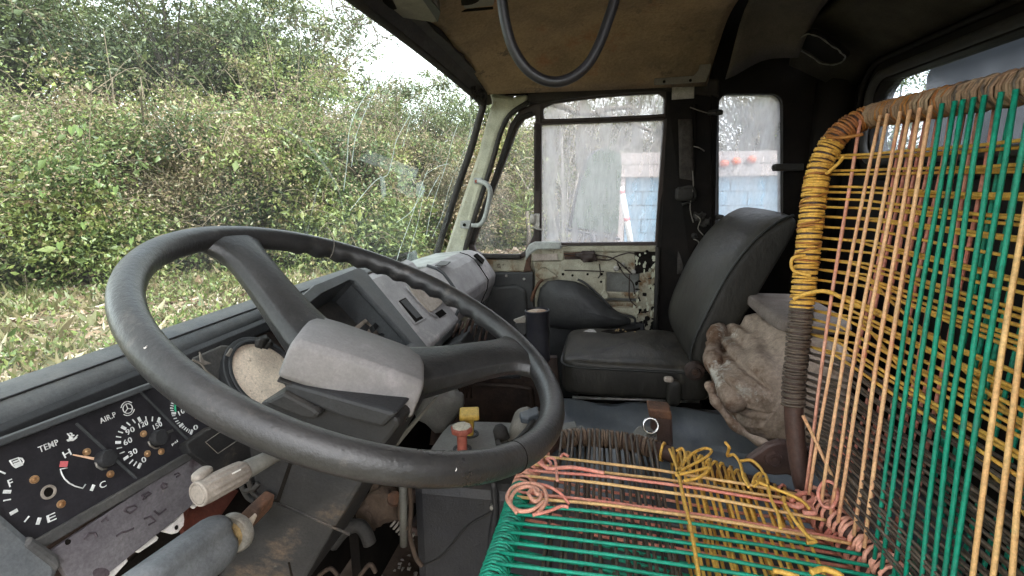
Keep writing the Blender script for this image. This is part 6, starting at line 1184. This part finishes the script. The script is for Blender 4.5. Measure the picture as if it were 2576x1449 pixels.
def clumps(g, n, R, H, base=0.1, shape=1.0):
    # clump centres gathered into uneven lobes, with gaps between the lobes
    nl = max(7, n // 14); lob = []
    while len(lob) < nl:
        p = g.uniform(-1, 1, 3)
        h = (p[2] + 1) / 2; w = (math.sin(math.pi * min(1, (h * 0.8 + 0.16))) ** 0.6) * shape
        if math.hypot(p[0], p[1]) > w: continue
        lob.append((p[0] * R * 0.95, p[1] * R * 0.95, (base + (1 - base) * h) * H, g.uniform(0.13, 0.29) * R))
    lob = np.array(lob); i = g.integers(0, nl, n); c = lob[i, :3] + g.normal(size=(n, 3)) * lob[i, 3:4] * np.array([1, 1, 0.8])
    c[:, 2] = np.clip(c[:, 2], 0.08, None); clumps.tone = g.normal(0.42, 0.19, nl)[i]
    return c
def make_bush(name, g, R, H, nc, per, ls, m, shoots=60, base=0.02, twigs=40, sprays=0, droop=0.35, cs=0.24, trunk=0.0, barkm='bark', bare=0):
    root = bpy.data.objects.new(name, None); COL.objects.link(root); WOFF[root.name] = Vector((0, 0, 0)); root.empty_display_size = 0.2; root['kind'] = 'thing'
    C_ = clumps(g, nc, R, H, base); N = nc * per
    ci = np.repeat(np.arange(nc), per); tone = clumps.tone + g.normal(0.0, 0.1, nc); sz = g.uniform(0.5, 1.35, nc) * cs
    P = C_[ci] + g.normal(size=(N, 3)) * sz[ci][:, None] * np.array([1.0, 1.0, 0.7]); P[:, 2] = np.maximum(P[:, 2], 0.02)
    od = P * np.array([1, 1, 0.0]); od[:, 2] = 0
    D = unit(od) * 0.7 + g.normal(size=(N, 3)) * 0.8; D[:, 2] -= droop
    L = g.lognormal(math.log(ls), 0.3, N); L = np.where(g.random(N) < 0.05, L * 2.0, L)
    ids = np.clip(tone[ci] + g.normal(0, 0.08, N) + np.where(g.random(N) < 0.05, 0.4, 0), 0, 1)
    if shoots:
        # leafy shoots that arch out of the crown
        ns = shoots; k = 34; c0 = C_[g.integers(0, nc, ns)]; o = unit(c0 * np.array([1, 1, 0.0]) + 1e-6) * 0.7 + g.normal(size=(ns, 3)) * 0.5; o[:, 2] = np.abs(o[:, 2]) * 0.6 + 0.5
        ln = g.uniform(0.35, 1.0, ns) * (0.5 + 0.35 * R); t = np.linspace(0.1, 1, k)[None, :, None]
        path = c0[:, None, :] + unit(o)[:, None, :] * ln[:, None, None] * t + np.array([0, 0, -1.0]) * (ln * g.uniform(0.1, 0.7, ns))[:, None, None] * t ** 2.4
        SP = (path + g.normal(size=path.shape) * 0.022).reshape(-1, 3); SP[:, 2] = np.maximum(SP[:, 2], 0.03); n_ = len(SP)
        SD = np.repeat(unit(o), k, 0) * 0.5 + g.normal(size=(n_, 3)) * 0.7; SD[:, 2] -= 0.3; SL = g.lognormal(math.log(ls * 1.15), 0.25, n_) * np.tile(np.linspace(1.1, 0.6, k), ns)
        SI = np.clip(np.repeat(g.choice([0.2, 0.45, 0.6, 0.68, 0.8, 0.9, 0.98], ns), k) + g.normal(0, 0.06, n_), 0, 1)
        P = np.concatenate([P, SP]); D = np.concatenate([D, SD]); L = np.concatenate([L, SL]); ids = np.concatenate([ids, SI]); N = len(P)
    V, F, I = leaf_arrays(P, D, L, L * g.uniform(0.35, 0.6, N), ids, 0.25, g)
    fo = bpy.data.objects.new('foliage', np_mesh('foliage', V, F, I, M[m])); COL.objects.link(fo); fo.parent = root
    b = MB(); nb = 0
    stems = max(3, int(R * 4)) if not trunk else 1
    if trunk:
        top = Vector((0.05 * R, 0, H * 0.8)); tp_ = spline([Vector((0, 0, -0.1)), Vector((0.06 * R, 0.05 * R, H * 0.25)), Vector((-0.05 * R, 0.03, H * 0.55)), top], 5)
        b.tube(tp_, [lerp(trunk, trunk * 0.25, k / (len(tp_) - 1)) for k in range(len(tp_))], 7)
        for c in C_[:: max(1, nc // 36)]:
            c = Vector(c); k = min(len(tp_) - 1, max(2, int(len(tp_) * (c.z / H) * 0.75))); s_ = tp_[k]
            mid = s_.lerp(c, 0.5) + Vector((0, 0, 0.12 * (c - s_).length)); b.tube(spline([s_, mid, c], 4), [lerp(trunk * 0.4, 0.008, q / 8) for q in range(9)], 5)
    else:
        for c in C_[:: max(1, nc // 26)]:
            c = Vector(c); s_ = Vector((c.x * 0.15, c.y * 0.15, 0)); mid = s_.lerp(c, 0.55) + Vector((0, 0, 0.15 * H)); b.tube(spline([s_, mid, c], 4), [lerp(0.022, 0.006, q / 8) for q in range(9)], 5)
    bo = bpy.data.objects.new('trunk' if trunk else 'stem', _mesh('branches', b, Vector((0, 0, 0)))); bo.data.materials.append(M[barkm]); COL.objects.link(bo); bo.parent = root
    for p in bo.data.polygons: p.use_smooth = True
    t = MB()
    for i in range(twigs):
        c = Vector(C_[g.integers(nc)]); o = Vector((c.x, c.y, 0.3 * R)); o = o.normalized() if o.length > 0.01 else Vector((0, 0, 1)); l = g.uniform(0.35, 1.15) * (0.6 + 0.4 * R)
        a = c; d = (o + Vector(g.normal(size=3)) * 0.5 + Vector((0, 0, 0.35))).normalized(); e = a + d * l; f_ = e + d * l * 0.4 - Vector((0, 0, l * g.uniform(0.1, 0.5)))
        t.tube(spline([a, a.lerp(e, 0.5) + Vector((0, 0, 0.06 * l)), e, f_], 3), [lerp(0.009, 0.0025, q / 9) for q in range(10)], 4)
        if bare:
            for q in range(bare):
                s_ = a.lerp(e, g.uniform(0.2, 1)); t.tube([s_, s_ + (d + Vector(g.normal(size=3)) * 0.8).normalized() * l * g.uniform(0.2, 0.55)], [0.004, 0.0015], 3)
    if twigs:
        to2 = bpy.data.objects.new('twig', _mesh('twigs', t, Vector((0, 0, 0)))); to2.data.materials.append(M['twig' if not bare else 'palebark']); COL.objects.link(to2); to2.parent = root; to2['kind'] = 'stuff'
    if sprays:
        sc_ = C_[np.argsort(-(C_[:, 2] / H + 0.8 * np.hypot(C_[:, 0], C_[:, 1]) / R + g.normal(0, 0.2, nc)))][:sprays]
        n = 150; si = np.repeat(np.arange(len(sc_)), n); P = sc_[si] + g.normal(size=(len(si), 3)) * np.array([0.2, 0.2, 0.13]) + unit(sc_[si] * np.array([1, 1, 0.3])) * 0.14
        L = g.lognormal(math.log(0.035), 0.3, len(si)); V, F, I = leaf_arrays(P, g.normal(size=(len(si), 3)), L, L * 0.5, g.uniform(0, 1, len(si)), 0.2, g)
        so_ = bpy.data.objects.new('seed_spray', np_mesh('seed_spray', V, F, I, M['spray'])); COL.objects.link(so_); so_.parent = root; so_['kind'] = 'stuff'
    return root
G = lambda s: np.random.default_rng(s)
proto = {
 'a': make_bush('green_shrub', G(1), 1.35, 2.6, 250, 165, 0.053, 'leaf', twigs=110, sprays=54, shoots=110),
 'b': make_bush('brown_shrub', G(2), 1.3, 2.5, 220, 150, 0.047, 'leafbrown', twigs=150, sprays=80, shoots=110),
 'c': make_bush('broadleaf_shrub', G(3), 1.2, 2.2, 200, 125, 0.066, 'leaf', twigs=50, sprays=26, shoots=90),
 'd': make_bush('leafy_tree', G(4), 1.9, 4.6, 210, 125, 0.072, 'leaf', twigs=150, sprays=50, base=0.2, trunk=0.08, cs=0.25, shoots=120),
 'e': make_bush('tall_tree', G(5), 2.6, 8.0, 250, 120, 0.085, 'leaftall', twigs=140, base=0.3, trunk=0.12, cs=0.3, shoots=120),
 'f': make_bush('bare_thicket', G(6), 1.5, 3.0, 110, 22, 0.075, 'leafbrown', twigs=170, barkm='palebark', bare=4, shoots=0),
}
def low_ground(px, py): return on_z(px, py, GROUND)
first_used = set()
def plant(k, pos, rz, sc, label, group, cat):
    root = proto[k]
    if k not in first_used:
        first_used.add(k); o = root; o.location = pos; o.rotation_euler = (0, 0, rz); o.scale = (sc, sc, sc) if not isinstance(sc, tuple) else sc
    else: o = copy_thing(root, pos, rz, sc)
    o['label'] = label; o['category'] = cat; o['group'] = group; o['kind'] = 'thing'; return o
HG = 'shrubs of the hedge beyond the windshield'; TG = 'trees rising behind the hedge'; SG = 'scrub seen through the passenger side windows'
def at_depth(px, dep, z=GROUND):
    d = ray(px, 464); return Vector((d.x * dep, d.y * dep, z))
# front row of the hedge
rows = [
 ('c', -420, 8.0, 0.3, 1.25, 'broad leaved shrub at the left end of the hedge past the gauges'),
 ('a', -160, 8.4, 1.1, 1.2, 'leafy green shrub left of the steering wheel, at the windshield edge'),
 ('b', 60, 9.6, 2.0, 1.3, 'brownish shrub with dry seed heads above the left rim of the wheel'),
 ('c', 200, 8.4, 2.9, 1.0, 'shrub with large heart shaped leaves above the wheel rim'),
 ('a', 370, 9.9, 4.0, 1.25, 'dense green shrub behind the top of the wheel rim'),
 ('b', 545, 9.9, 0.7, 1.05, 'drying brown shrub behind the wheel spoke'),
 ('a', 690, 10.8, 5.2, 1.3, 'bushy green shrub behind the curved wiper smear'),
 ('c', 850, 10.3, 1.7, 1.05, 'pale green shrub with yellowing leaves left of the glass crack'),
 ('a', 990, 12.0, 2.5, 1.15, 'green shrub behind the star shaped crack'),
 ('b', 1120, 12.2, 3.6, 1.0, 'dry brown shrub beside the cream pillar'),
]
for k, px, dep, rz, sc, lab in rows: plant(k, at_depth(px, dep), rz, sc, lab, HG, 'shrub')
mids = [
 ('d', -300, 10.6, 0.2, 0.85, 'leafy tree at the far left behind the hedge'),
 ('d', 40, 11.2, 1.9, 0.8, 'leafy tree with brown seed heads at the left windshield edge'),
 ('b', 240, 11.0, 3.0, 1.4, 'tall brown shrub standing behind the heart leaved shrub'),
 ('d', 420, 12.0, 4.1, 0.78, 'leafy tree behind the densest part of the hedge'),
 ('a', 600, 12.2, 5.5, 1.35, 'high green shrub in the second row, above the wheel spoke'),
 ('d', 770, 12.6, 0.9, 0.95, 'leafy tree below the gap of sky'),
 ('d', 880, 14.4, 5.9, 1.0, 'leafy tree closing the right side of the sky gap'),
 ('b', 900, 13.2, 2.2, 1.4, 'high brown shrub under the thin glass scratch'),
 ('a', 1040, 13.6, 3.3, 1.15, 'high green shrub right of the thin glass scratch'),
 ('a', 1180, 14.5, 4.7, 1.1, 'green shrub hidden partly by the cream pillar'),
]
for k, px, dep, rz, sc, lab in mids: plant(k, at_depth(px, dep), rz, sc, lab, TG if k == 'd' else HG, 'tree' if k == 'd' else 'shrub')
tall = [
 ('e', -220, 13.0, 0.4, 1.0, 'tall thin tree at the far left edge of the windshield'),
 ('e', 70, 13.6, 1.6, 0.95, 'tall dark tree with sky gaps above the left hedge'),
 ('e', 270, 15.0, 2.7, 1.0, 'tall airy tree above the heart leaved shrub'),
 ('e', 470, 14.2, 3.9, 1.0, 'tall dark tree above the middle of the hedge'),
 ('e', 650, 15.5, 5.1, 0.98, 'tall grey green tree left of the open sky'),
 ('e', 800, 16.0, 0.1, 0.92, 'smaller dark tree at the edge of the open sky'),
 ('e', 1075, 16.0, 2.1, 0.62, 'slim tree against the sky below the windshield header'),
 ('e', 1190, 18.0, 3.2, 0.72, 'tree top showing beside the windshield corner'),
]
for k, px, dep, rz, sc, lab in tall: plant(k, at_depth(px, dep), rz, sc, lab, TG, 'tree')
# a bare branch with dangling twigs close to the glass
bb_ = MB()
q = lambda x, y, d_: (lambda r: r * d_)(ray(x, y))
for c in ([(820, -40), (865, 12), (905, 24), (960, 20)], [(905, -30), (937, 10), (936, 60), (960, 90), (998, 110), (1012, 150), (1006, 200)], [(937, 40), (920, 62), (890, 60), (850, 90)], [(940, 66), (950, 100), (945, 120), (960, 150)], [(860, 14), (880, 40), (900, 50), (930, 40)], [(845, 20), (880, 18), (915, 50)], [(960, 20), (985, 40), (970, 60), (945, 62)], [(830, -20), (842, 40), (870, 62), (880, 80)]):
    pts = spline([q(x, y, 5.0) for x, y in c], 6); bb_.tube(pts, [lerp(0.008, 0.003, k / len(pts)) for k in range(len(pts))], 5)
    for p in pts[::4]: bb_.tube([p, p + Vector(RNG.normal(size=3)) * 0.12], [0.004, 0.002], 4)
solo('bare_branch', 'thin bare branch hanging against the sky under the overhead console', 'branch', bb_, M['bark'], smooth='all', loc=q(900, 20, 5.0))
# heart shaped leaves catching the light
hl = MB()
for (x, y, s_, r_) in ((180, 318, .13, 0.2), (198, 322, .12, -0.6), (212, 312, .09, 0.9), (290, 470, .1, 0.4), (210, 560, .1, 0.1), (105, 480, .1, -0.3), (330, 600, .09, 0.5), (60, 330, .08, 0.9), (150, 610, .11, 0.2)):
    c = q(x, y, 7.2); u = Vector((math.cos(r_) * _r2.x, math.cos(r_) * _r2.y, math.sin(r_))); v = Vector((-0.2, -0.1, -1.0)).normalized()
    P = [(0, 0.05), (0.3, -0.18), (0.5, 0.1), (0.46, 0.45), (0.25, 0.8), (0, 1.1), (-0.25, 0.8), (-0.46, 0.45), (-0.5, 0.1), (-0.3, -0.18)]
    pts = [c + u * (a * s_) + v * (b_ * s_) + Vector((-0.3, -0.6, 0.2)) * (abs(a) * s_ * 0.4) for a, b_ in P]; m0 = c + v * (0.5 * s_)
    hl.add(pts + [m0], [(i, (i + 1) % 10, 10) for i in range(10)])
M['heart'] = mat('bright_vine_leaf', (0.084, 0.123, 0.0252), (0.056, 0.0896, 0.0196), scale=8, rough=0.5)
solo('heart_leaf_vine', 'bright green heart shaped vine leaves hanging in front of the hedge', 'vine', hl, M['heart'], loc=q(190, 320, 7.2))

# ---------------------------------------------------------------- ground
M['ground'] = mat('dry_grassy_earth', (0.112, 0.0924, 0.056), (0.0672, 0.0672, 0.0308), scale=1.6, rough=0.95, bump=0.6, bscale=20, c3=(0.168, 0.14, 0.101), sscale=6, samt=0.42, c4=(0.056, 0.0728, 0.0224), s4=2.5, a4=0.46)
gn = 90
def gxy(u, v):
    a = (u - 0.5) * 2; b = (v - 0.5) * 2; x = 12 + math.copysign(abs(a) ** 2.2, a) * 260; y = 6 + math.copysign(abs(b) ** 2.2, b) * 260
    return (x, y, GROUND - 0.02 + 0.05 * math.sin(x * 0.7) * math.sin(y * 0.6 + 1))
me_ = MB().sheet(gxy, gn, gn); g_ = solo('ground', 'dry grassy ground strewn with fallen leaves around the truck', 'ground', me_, M['ground'], smooth='all', kind='structure', loc=Vector((0, 0, GROUND)))
M['grass'] = leafmat('dry_grass_blade', [(0.0, (0.0504, 0.0672, 0.0196)), (0.35, (0.0952, 0.106, 0.0364)), (0.6, (0.168, 0.146, 0.0728)), (0.8, (0.202, 0.162, 0.0952)), (1.0, (0.0896, 0.123, 0.028))], 0.35)
M['litter'] = leafmat('fallen_leaf', [(0.0, (0.112, 0.0672, 0.042)), (0.4, (0.19, 0.129, 0.084)), (0.75, (0.252, 0.202, 0.151)), (1.0, (0.336, 0.291, 0.246))], 0.15)
def field(n, px0, px1, d0, d1):
    px = RNG.uniform(px0, px1, n); dp_ = np.sqrt(RNG.uniform(d0 ** 2, d1 ** 2, n)); a = np.array([ray(x, 464)[:2] for x in px]); P = np.zeros((n, 3)); P[:, :2] = a * dp_[:, None]
    P[:, 2] = GROUND - 0.02 + 0.05 * np.sin(P[:, 0] * 0.7) * np.sin(P[:, 1] * 0.6 + 1); return P
P = field(90000, -350, 1250, 2.6, 12.5); patch = np.sin(P[:, 0] * 1.7 + 2) * np.sin(P[:, 1] * 1.3) + 0.5 * np.sin(P[:, 0] * 4.1 + P[:, 1] * 3.3); n = len(P)
keep = RNG.random(n) < 0.45 + 0.4 * patch; P = P[keep]; patch = patch[keep]; n = len(P)
D = RNG.normal(size=(n, 3)) * 0.55; D[:, 2] = 0.8; L = RNG.lognormal(math.log(0.1), 0.4, n)
V, F, I = leaf_arrays(P, D, L, L * RNG.uniform(0.1, 0.3, n), np.clip(0.62 - 0.2 * patch + RNG.normal(0, 0.22, n), 0, 1), 0.1)
go = bpy.data.objects.new('grass', np_mesh('grass', V, F, I, M['grass'])); COL.objects.link(go); props(go, 'straw and green grass between the truck and the hedge', 'grass', None, 'stuff')
P = np.concatenate([field(16000, -350, 1250, 2.6, 12.0), field(16000, 1100, 2100, 4, 17)]); n = len(P); P[:, 2] += RNG.uniform(0.005, 0.05, n)
D = RNG.normal(size=(n, 3)); D[:, 2] *= 0.25; L = RNG.lognormal(math.log(0.085), 0.35, n)
V, F, I = leaf_arrays(P, D, L, L * RNG.uniform(0.3, 0.55, n), RNG.uniform(0, 1, n), 0.2)
lo_ = bpy.data.objects.new('leaf_litter', np_mesh('leaf_litter', V, F, I, M['litter'])); COL.objects.link(lo_); props(lo_, 'pale curled dead leaves scattered over the ground', 'leaf litter', None, 'stuff')
# low weeds along the foot of the hedge
P = field(420, -350, 1250, 4.0, 10.5); k = 26; Pi = np.repeat(P, k, 0) + RNG.normal(size=(len(P) * k, 3)) * np.array([0.11, 0.11, 0.05]); Pi[:, 2] += 0.08; n = len(Pi)
D = RNG.normal(size=(n, 3)); D[:, 2] += 0.3; L = RNG.lognormal(math.log(0.055), 0.3, n)
V, F, I = leaf_arrays(Pi, D, L, L * 0.55, np.clip(np.repeat(RNG.normal(0.55, 0.15, len(P)), k) + RNG.normal(0, 0.08, n), 0, 0.8), 0.2)
wo = bpy.data.objects.new('weeds', np_mesh('weeds', V, F, I, M['leaf'])); COL.objects.link(wo); props(wo, 'low green weeds along the foot of the hedge', 'weeds', None, 'stuff')

# ---------------------------------------------------------------- passenger side
right = [
 ('a', 1245, 13.5, 0.5, 1.15, 'green shrub seen through the vent window', 'shrub'),
 ('b', 1310, 15.5, 1.5, 1.3, 'brown shrub behind the vent window post', 'shrub'),
 ('f', 1420, 12.5, 2.4, 1.15, 'bare grey thicket left of the door mirror', 'thicket'),
 ('f', 1500, 15.0, 3.1, 1.3, 'bare grey thicket behind the door mirror', 'thicket'),
 ('a', 1395, 17.5, 4.0, 1.3, 'green shrub behind the bare thicket by the vent post', 'shrub'),
 ('f', 1610, 16.5, 4.9, 1.4, 'bare thicket above the blue block wall', 'thicket'),
 ('e', 1330, 20.0, 5.5, 0.62, 'tree over the vent window shrubs', 'tree'),
 ('e', 1480, 22.0, 0.6, 0.7, 'hazy tree above the door mirror', 'tree'),
 ('e', 1640, 20.0, 1.4, 0.68, 'hazy tree above the blue block wall', 'tree'),
 ('e', 1860, 19.0, 2.3, 0.72, 'hazy tree filling the narrow side window', 'tree'),
 ('f', 1800, 14.5, 3.0, 1.3, 'bare thicket at the left of the narrow side window', 'thicket'),
 ('f', 1930, 14.0, 3.9, 1.35, 'bare thicket at the right of the narrow side window', 'thicket'),
 ('b', 2060, 14.0, 4.4, 1.5, 'brown shrub at the far corner behind the cab', 'shrub'),
 ('d', 2240, 13.0, 5.0, 1.0, 'leafy tree seen through the left of the back window', 'tree'),
]
for k, px, dep, rz, sc, lab, cat in right: plant(k, at_depth(px, dep), rz, sc, lab, SG, cat)
th_ = MB()
for c in ([(1380, 258), (1425, 272), (1452, 284), (1500, 286), (1560, 300), (1640, 330)], [(1452, 282), (1462, 262), (1474, 240)], [(1500, 286), (1530, 274), (1590, 270)]):
    pts = spline([q(x, y, 7.5) for x, y in c], 5); th_.tube(pts, [lerp(0.05, 0.025, k / len(pts)) for k in range(len(pts))], 7)
solo('thick_branch', 'thick forked bare branch across the top strip of the door window', 'branch', th_, M['bark'], smooth='all', loc=q(1452, 284, 7.5))
pa2 = thing('small_palm', 'small palm with stiff fan fronds beside the vent window post', 'palm', at_depth(1330, 11.5))
pt = at_depth(1330, 11.5); pm = MB(); pm.tube([pt, pt + Vector((0.03, 0, 0.5)), pt + Vector((0.0, 0.05, 1.0))], [0.06, 0.05, 0.04], 7); part(pa2, 'trunk', pm, M['bark'], smooth='all')
for i in range(9):
    a = i * 0.7; b_ = pt + Vector((0, 0.05, 1.0)); tip = b_ + Vector((math.cos(a) * 0.6, math.sin(a) * 0.6, 0.35 + 0.2 * math.sin(i * 2))); f_ = MB()
    for k in range(-6, 7):
        d = (tip - b_).normalized(); s_ = d.cross(Vector((0, 0, 1))).normalized(); e = tip + (d * math.cos(k * 0.2) + s_ * math.sin(k * 0.2)) * 0.45 - Vector((0, 0, 0.12)); n_ = s_ * 0.015
        f_.add([tip - n_, tip + n_, e], [(0, 1, 2)])
    f_.tube([b_, tip], 0.008, 4); part(pa2, 'frond', f_, M['heart'])
# blue block building with pale boards above
bx_ = 9.0
M['blueblock'] = mat('blue_painted_block', (0.11, 0.2, 0.27), (0.16, 0.24, 0.3), scale=3, rough=0.8, bump=0.3, bscale=40)
M['mortar'] = mat('dull_blue_mortar', (0.08, 0.15, 0.21), rough=0.9)
M['paleboard'] = mat('pink_white_board', (0.31, 0.267, 0.248), (0.26, 0.229, 0.217), scale=1.5, rough=0.8)
M['orange'] = mat('orange_red_lens', (0.465, 0.0868, 0.0248), rough=0.4)
bd = thing('block_building', 'low blue block building with pale pink boards above', 'building', Vector((bx_, -3.0, GROUND)))
y0 = on_x(1572, 520, bx_).y; y1 = on_x(2090, 520, bx_).y; ztop = on_x(1600, 447, bx_).z
part(bd, 'wall', MB().box((bx_ + 0.11, (y0 + y1) / 2, (GROUND + ztop) / 2), (0.16, y0 - y1 - 0.02, ztop - GROUND)), M['mortar'])
bw_, bh_ = 0.56, 0.232; rowi = 0; z = ztop; blk = None
while z > GROUND + 0.05:
    y = y0 + (0.0 if rowi % 2 == 0 else bw_ / 2)
    while y > y1 + 0.1:
        ya, yb = min(y, y0), max(y - bw_, y1)
        if ya - yb > 0.12:
            c_ = Vector((bx_ + 0.02 + RNG.uniform(-0.004, 0.004), (ya + yb) / 2, z - bh_ / 2)); w_l = ya - yb - 0.014
            if blk is None:
                blk = part(bd, 'block', MB().box(WOFF[bd.name], (0.06, 1.0, bh_ - 0.014)), M['blueblock'])
                o = blk
            else: o = blk.copy(); COL.objects.link(o); o.parent = bd
            o.location = c_ - WOFF[bd.name]; o.scale = (1, w_l, 1)
        y -= bw_
    z -= bh_; rowi += 1
zb = ztop
for k in range(2):
    h = 0.2; part(bd, 'board', MB().box((bx_ - 0.05 + 0.004 * k, (y0 + y1) / 2 - 0.05 * k, zb + h / 2 + 0.005), (0.05, y0 - y1 + 0.3, h - 0.012)), M['paleboard'], bevel=0.004); zb += h
for (x, y) in ((1822, 412), (1852, 406), (1890, 402)):
    part(bd, 'orange_lamp', MB().puff(on_x(x, y, bx_ - 0.1), (0.05, 0.07, 0.06), 0.8), M['orange'], smooth='all')
part(bd, 'corner_board', MB().box((bx_ - 0.02, y0 + 0.06, (GROUND + ztop) / 2 + 0.1), (0.05, 0.1, ztop - GROUND + 0.2)), M['paleboard'], bevel=0.004)
po = thing('striped_post', 'leaning white post with red marks beside the blue block building', 'post', on_x(1590, 640, 8.4))
pA, pB = on_x(1592, 640, 8.4), on_x(1562, 470, 8.4)
part(po, 'pole', MB().tube([pA, pB], 0.045, 8), M['white'], smooth='all')
for t in (0.12, 0.5, 0.9): part(po, 'red_band', MB().tube([pA.lerp(pB, t), pA.lerp(pB, t + 0.05)], 0.0465, 8), M['gaugered'], smooth='all')
# door mirror on its bracket
M['mirror'] = mat('dusty_painted_reflection', (0.075, 0.1, 0.075), (0.055, 0.078, 0.055), scale=9, rough=0.35, c3=(0.1, 0.12, 0.1), sscale=14, samt=0.4)  # reflection of the green hedge put into the mirror's base colour
mr = thing('door_mirror', 'tall truck mirror with a painted green reflection, on a bracket outside the passenger window', 'mirror', on_x(1500, 600, 1.95))
mn_ = Vector((-0.93, -0.36, 0.0)).normalized(); mp0 = on_x(1510, 480, 2.0)
mpx = [(1478, 400), (1500, 378), (1530, 370), (1562, 384), (1566, 420), (1562, 480), (1556, 592), (1496, 583), (1436, 573), (1452, 490)]
part(mr, 'housing', MB().prism([on_plane(x, y, mp0, mn_) - mn_ * 0.008 for x, y in mpx], mn_ * -0.03), M['black'], bevel=0.006)
mc_ = sum((on_plane(x, y, mp0, mn_) for x, y in mpx), Vector()) / len(mpx)
part(mr, 'mirror_glass', MB().prism([mc_ + (on_plane(x, y, mp0, mn_) - mc_) * 0.97 for x, y in mpx], mn_ * -0.006), M['mirror'])
part(mr, 'bracket', MB().tube([on_plane(1424, 577, mp0, mn_), on_plane(1558, 602, mp0, mn_)], 0.006, 8).tube([on_plane(1490, 590, mp0, mn_), on_plane(1500, 650, mp0, mn_)], 0.011, 8).tube([on_plane(1480, 590, mp0, mn_), on_plane(1450, 625, mp0, mn_)], 0.005, 6), M['black'], smooth='all')
# cargo body behind the back window
M['cargo'] = mat('grey_cargo_sheet', (0.03, 0.033, 0.037), (0.015, 0.016, 0.018), scale=3, rough=0.6, bump=0.2, bscale=20, c3=(0.124, 0.13, 0.136), sscale=4, samt=0.38)
cb = thing('cargo_headboard', 'weathered grey cargo body front seen through the back window', 'cargo body', (0.4, -1.05, -0.9))
part(cb, 'headboard', MB().prism([on_y(2318, 520, -1.05), on_y(2322, 260, -1.05), on_y(2328, 190, -1.05), on_y(2352, 150, -1.05), on_y(2388, 132, -1.05), on_y(2404, 96, -1.05), on_y(2440, 40, -1.05), Vector((-0.6, -1.05, 0.62)), Vector((-0.6, -1.05, -0.6))], (0, -0.05, 0)), M['cargo'], bevel=0.01)
for X in (0.2, 0.55):
    part(cb, 'upright', MB().box((X, -1.03, -0.1), (0.06, 0.03, 1.0)), M['cargo'], bevel=0.006)
part(cb, 'cross_rail', MB().box((0.2, -1.02, 0.12), (1.3, 0.03, 0.05)), M['cargo'], bevel=0.005)
for k in list(proto):
    if k not in first_used:
        for ch in proto[k].children: bpy.data.objects.remove(ch)
        bpy.data.objects.remove(proto[k])
bpy.context.view_layer.update()
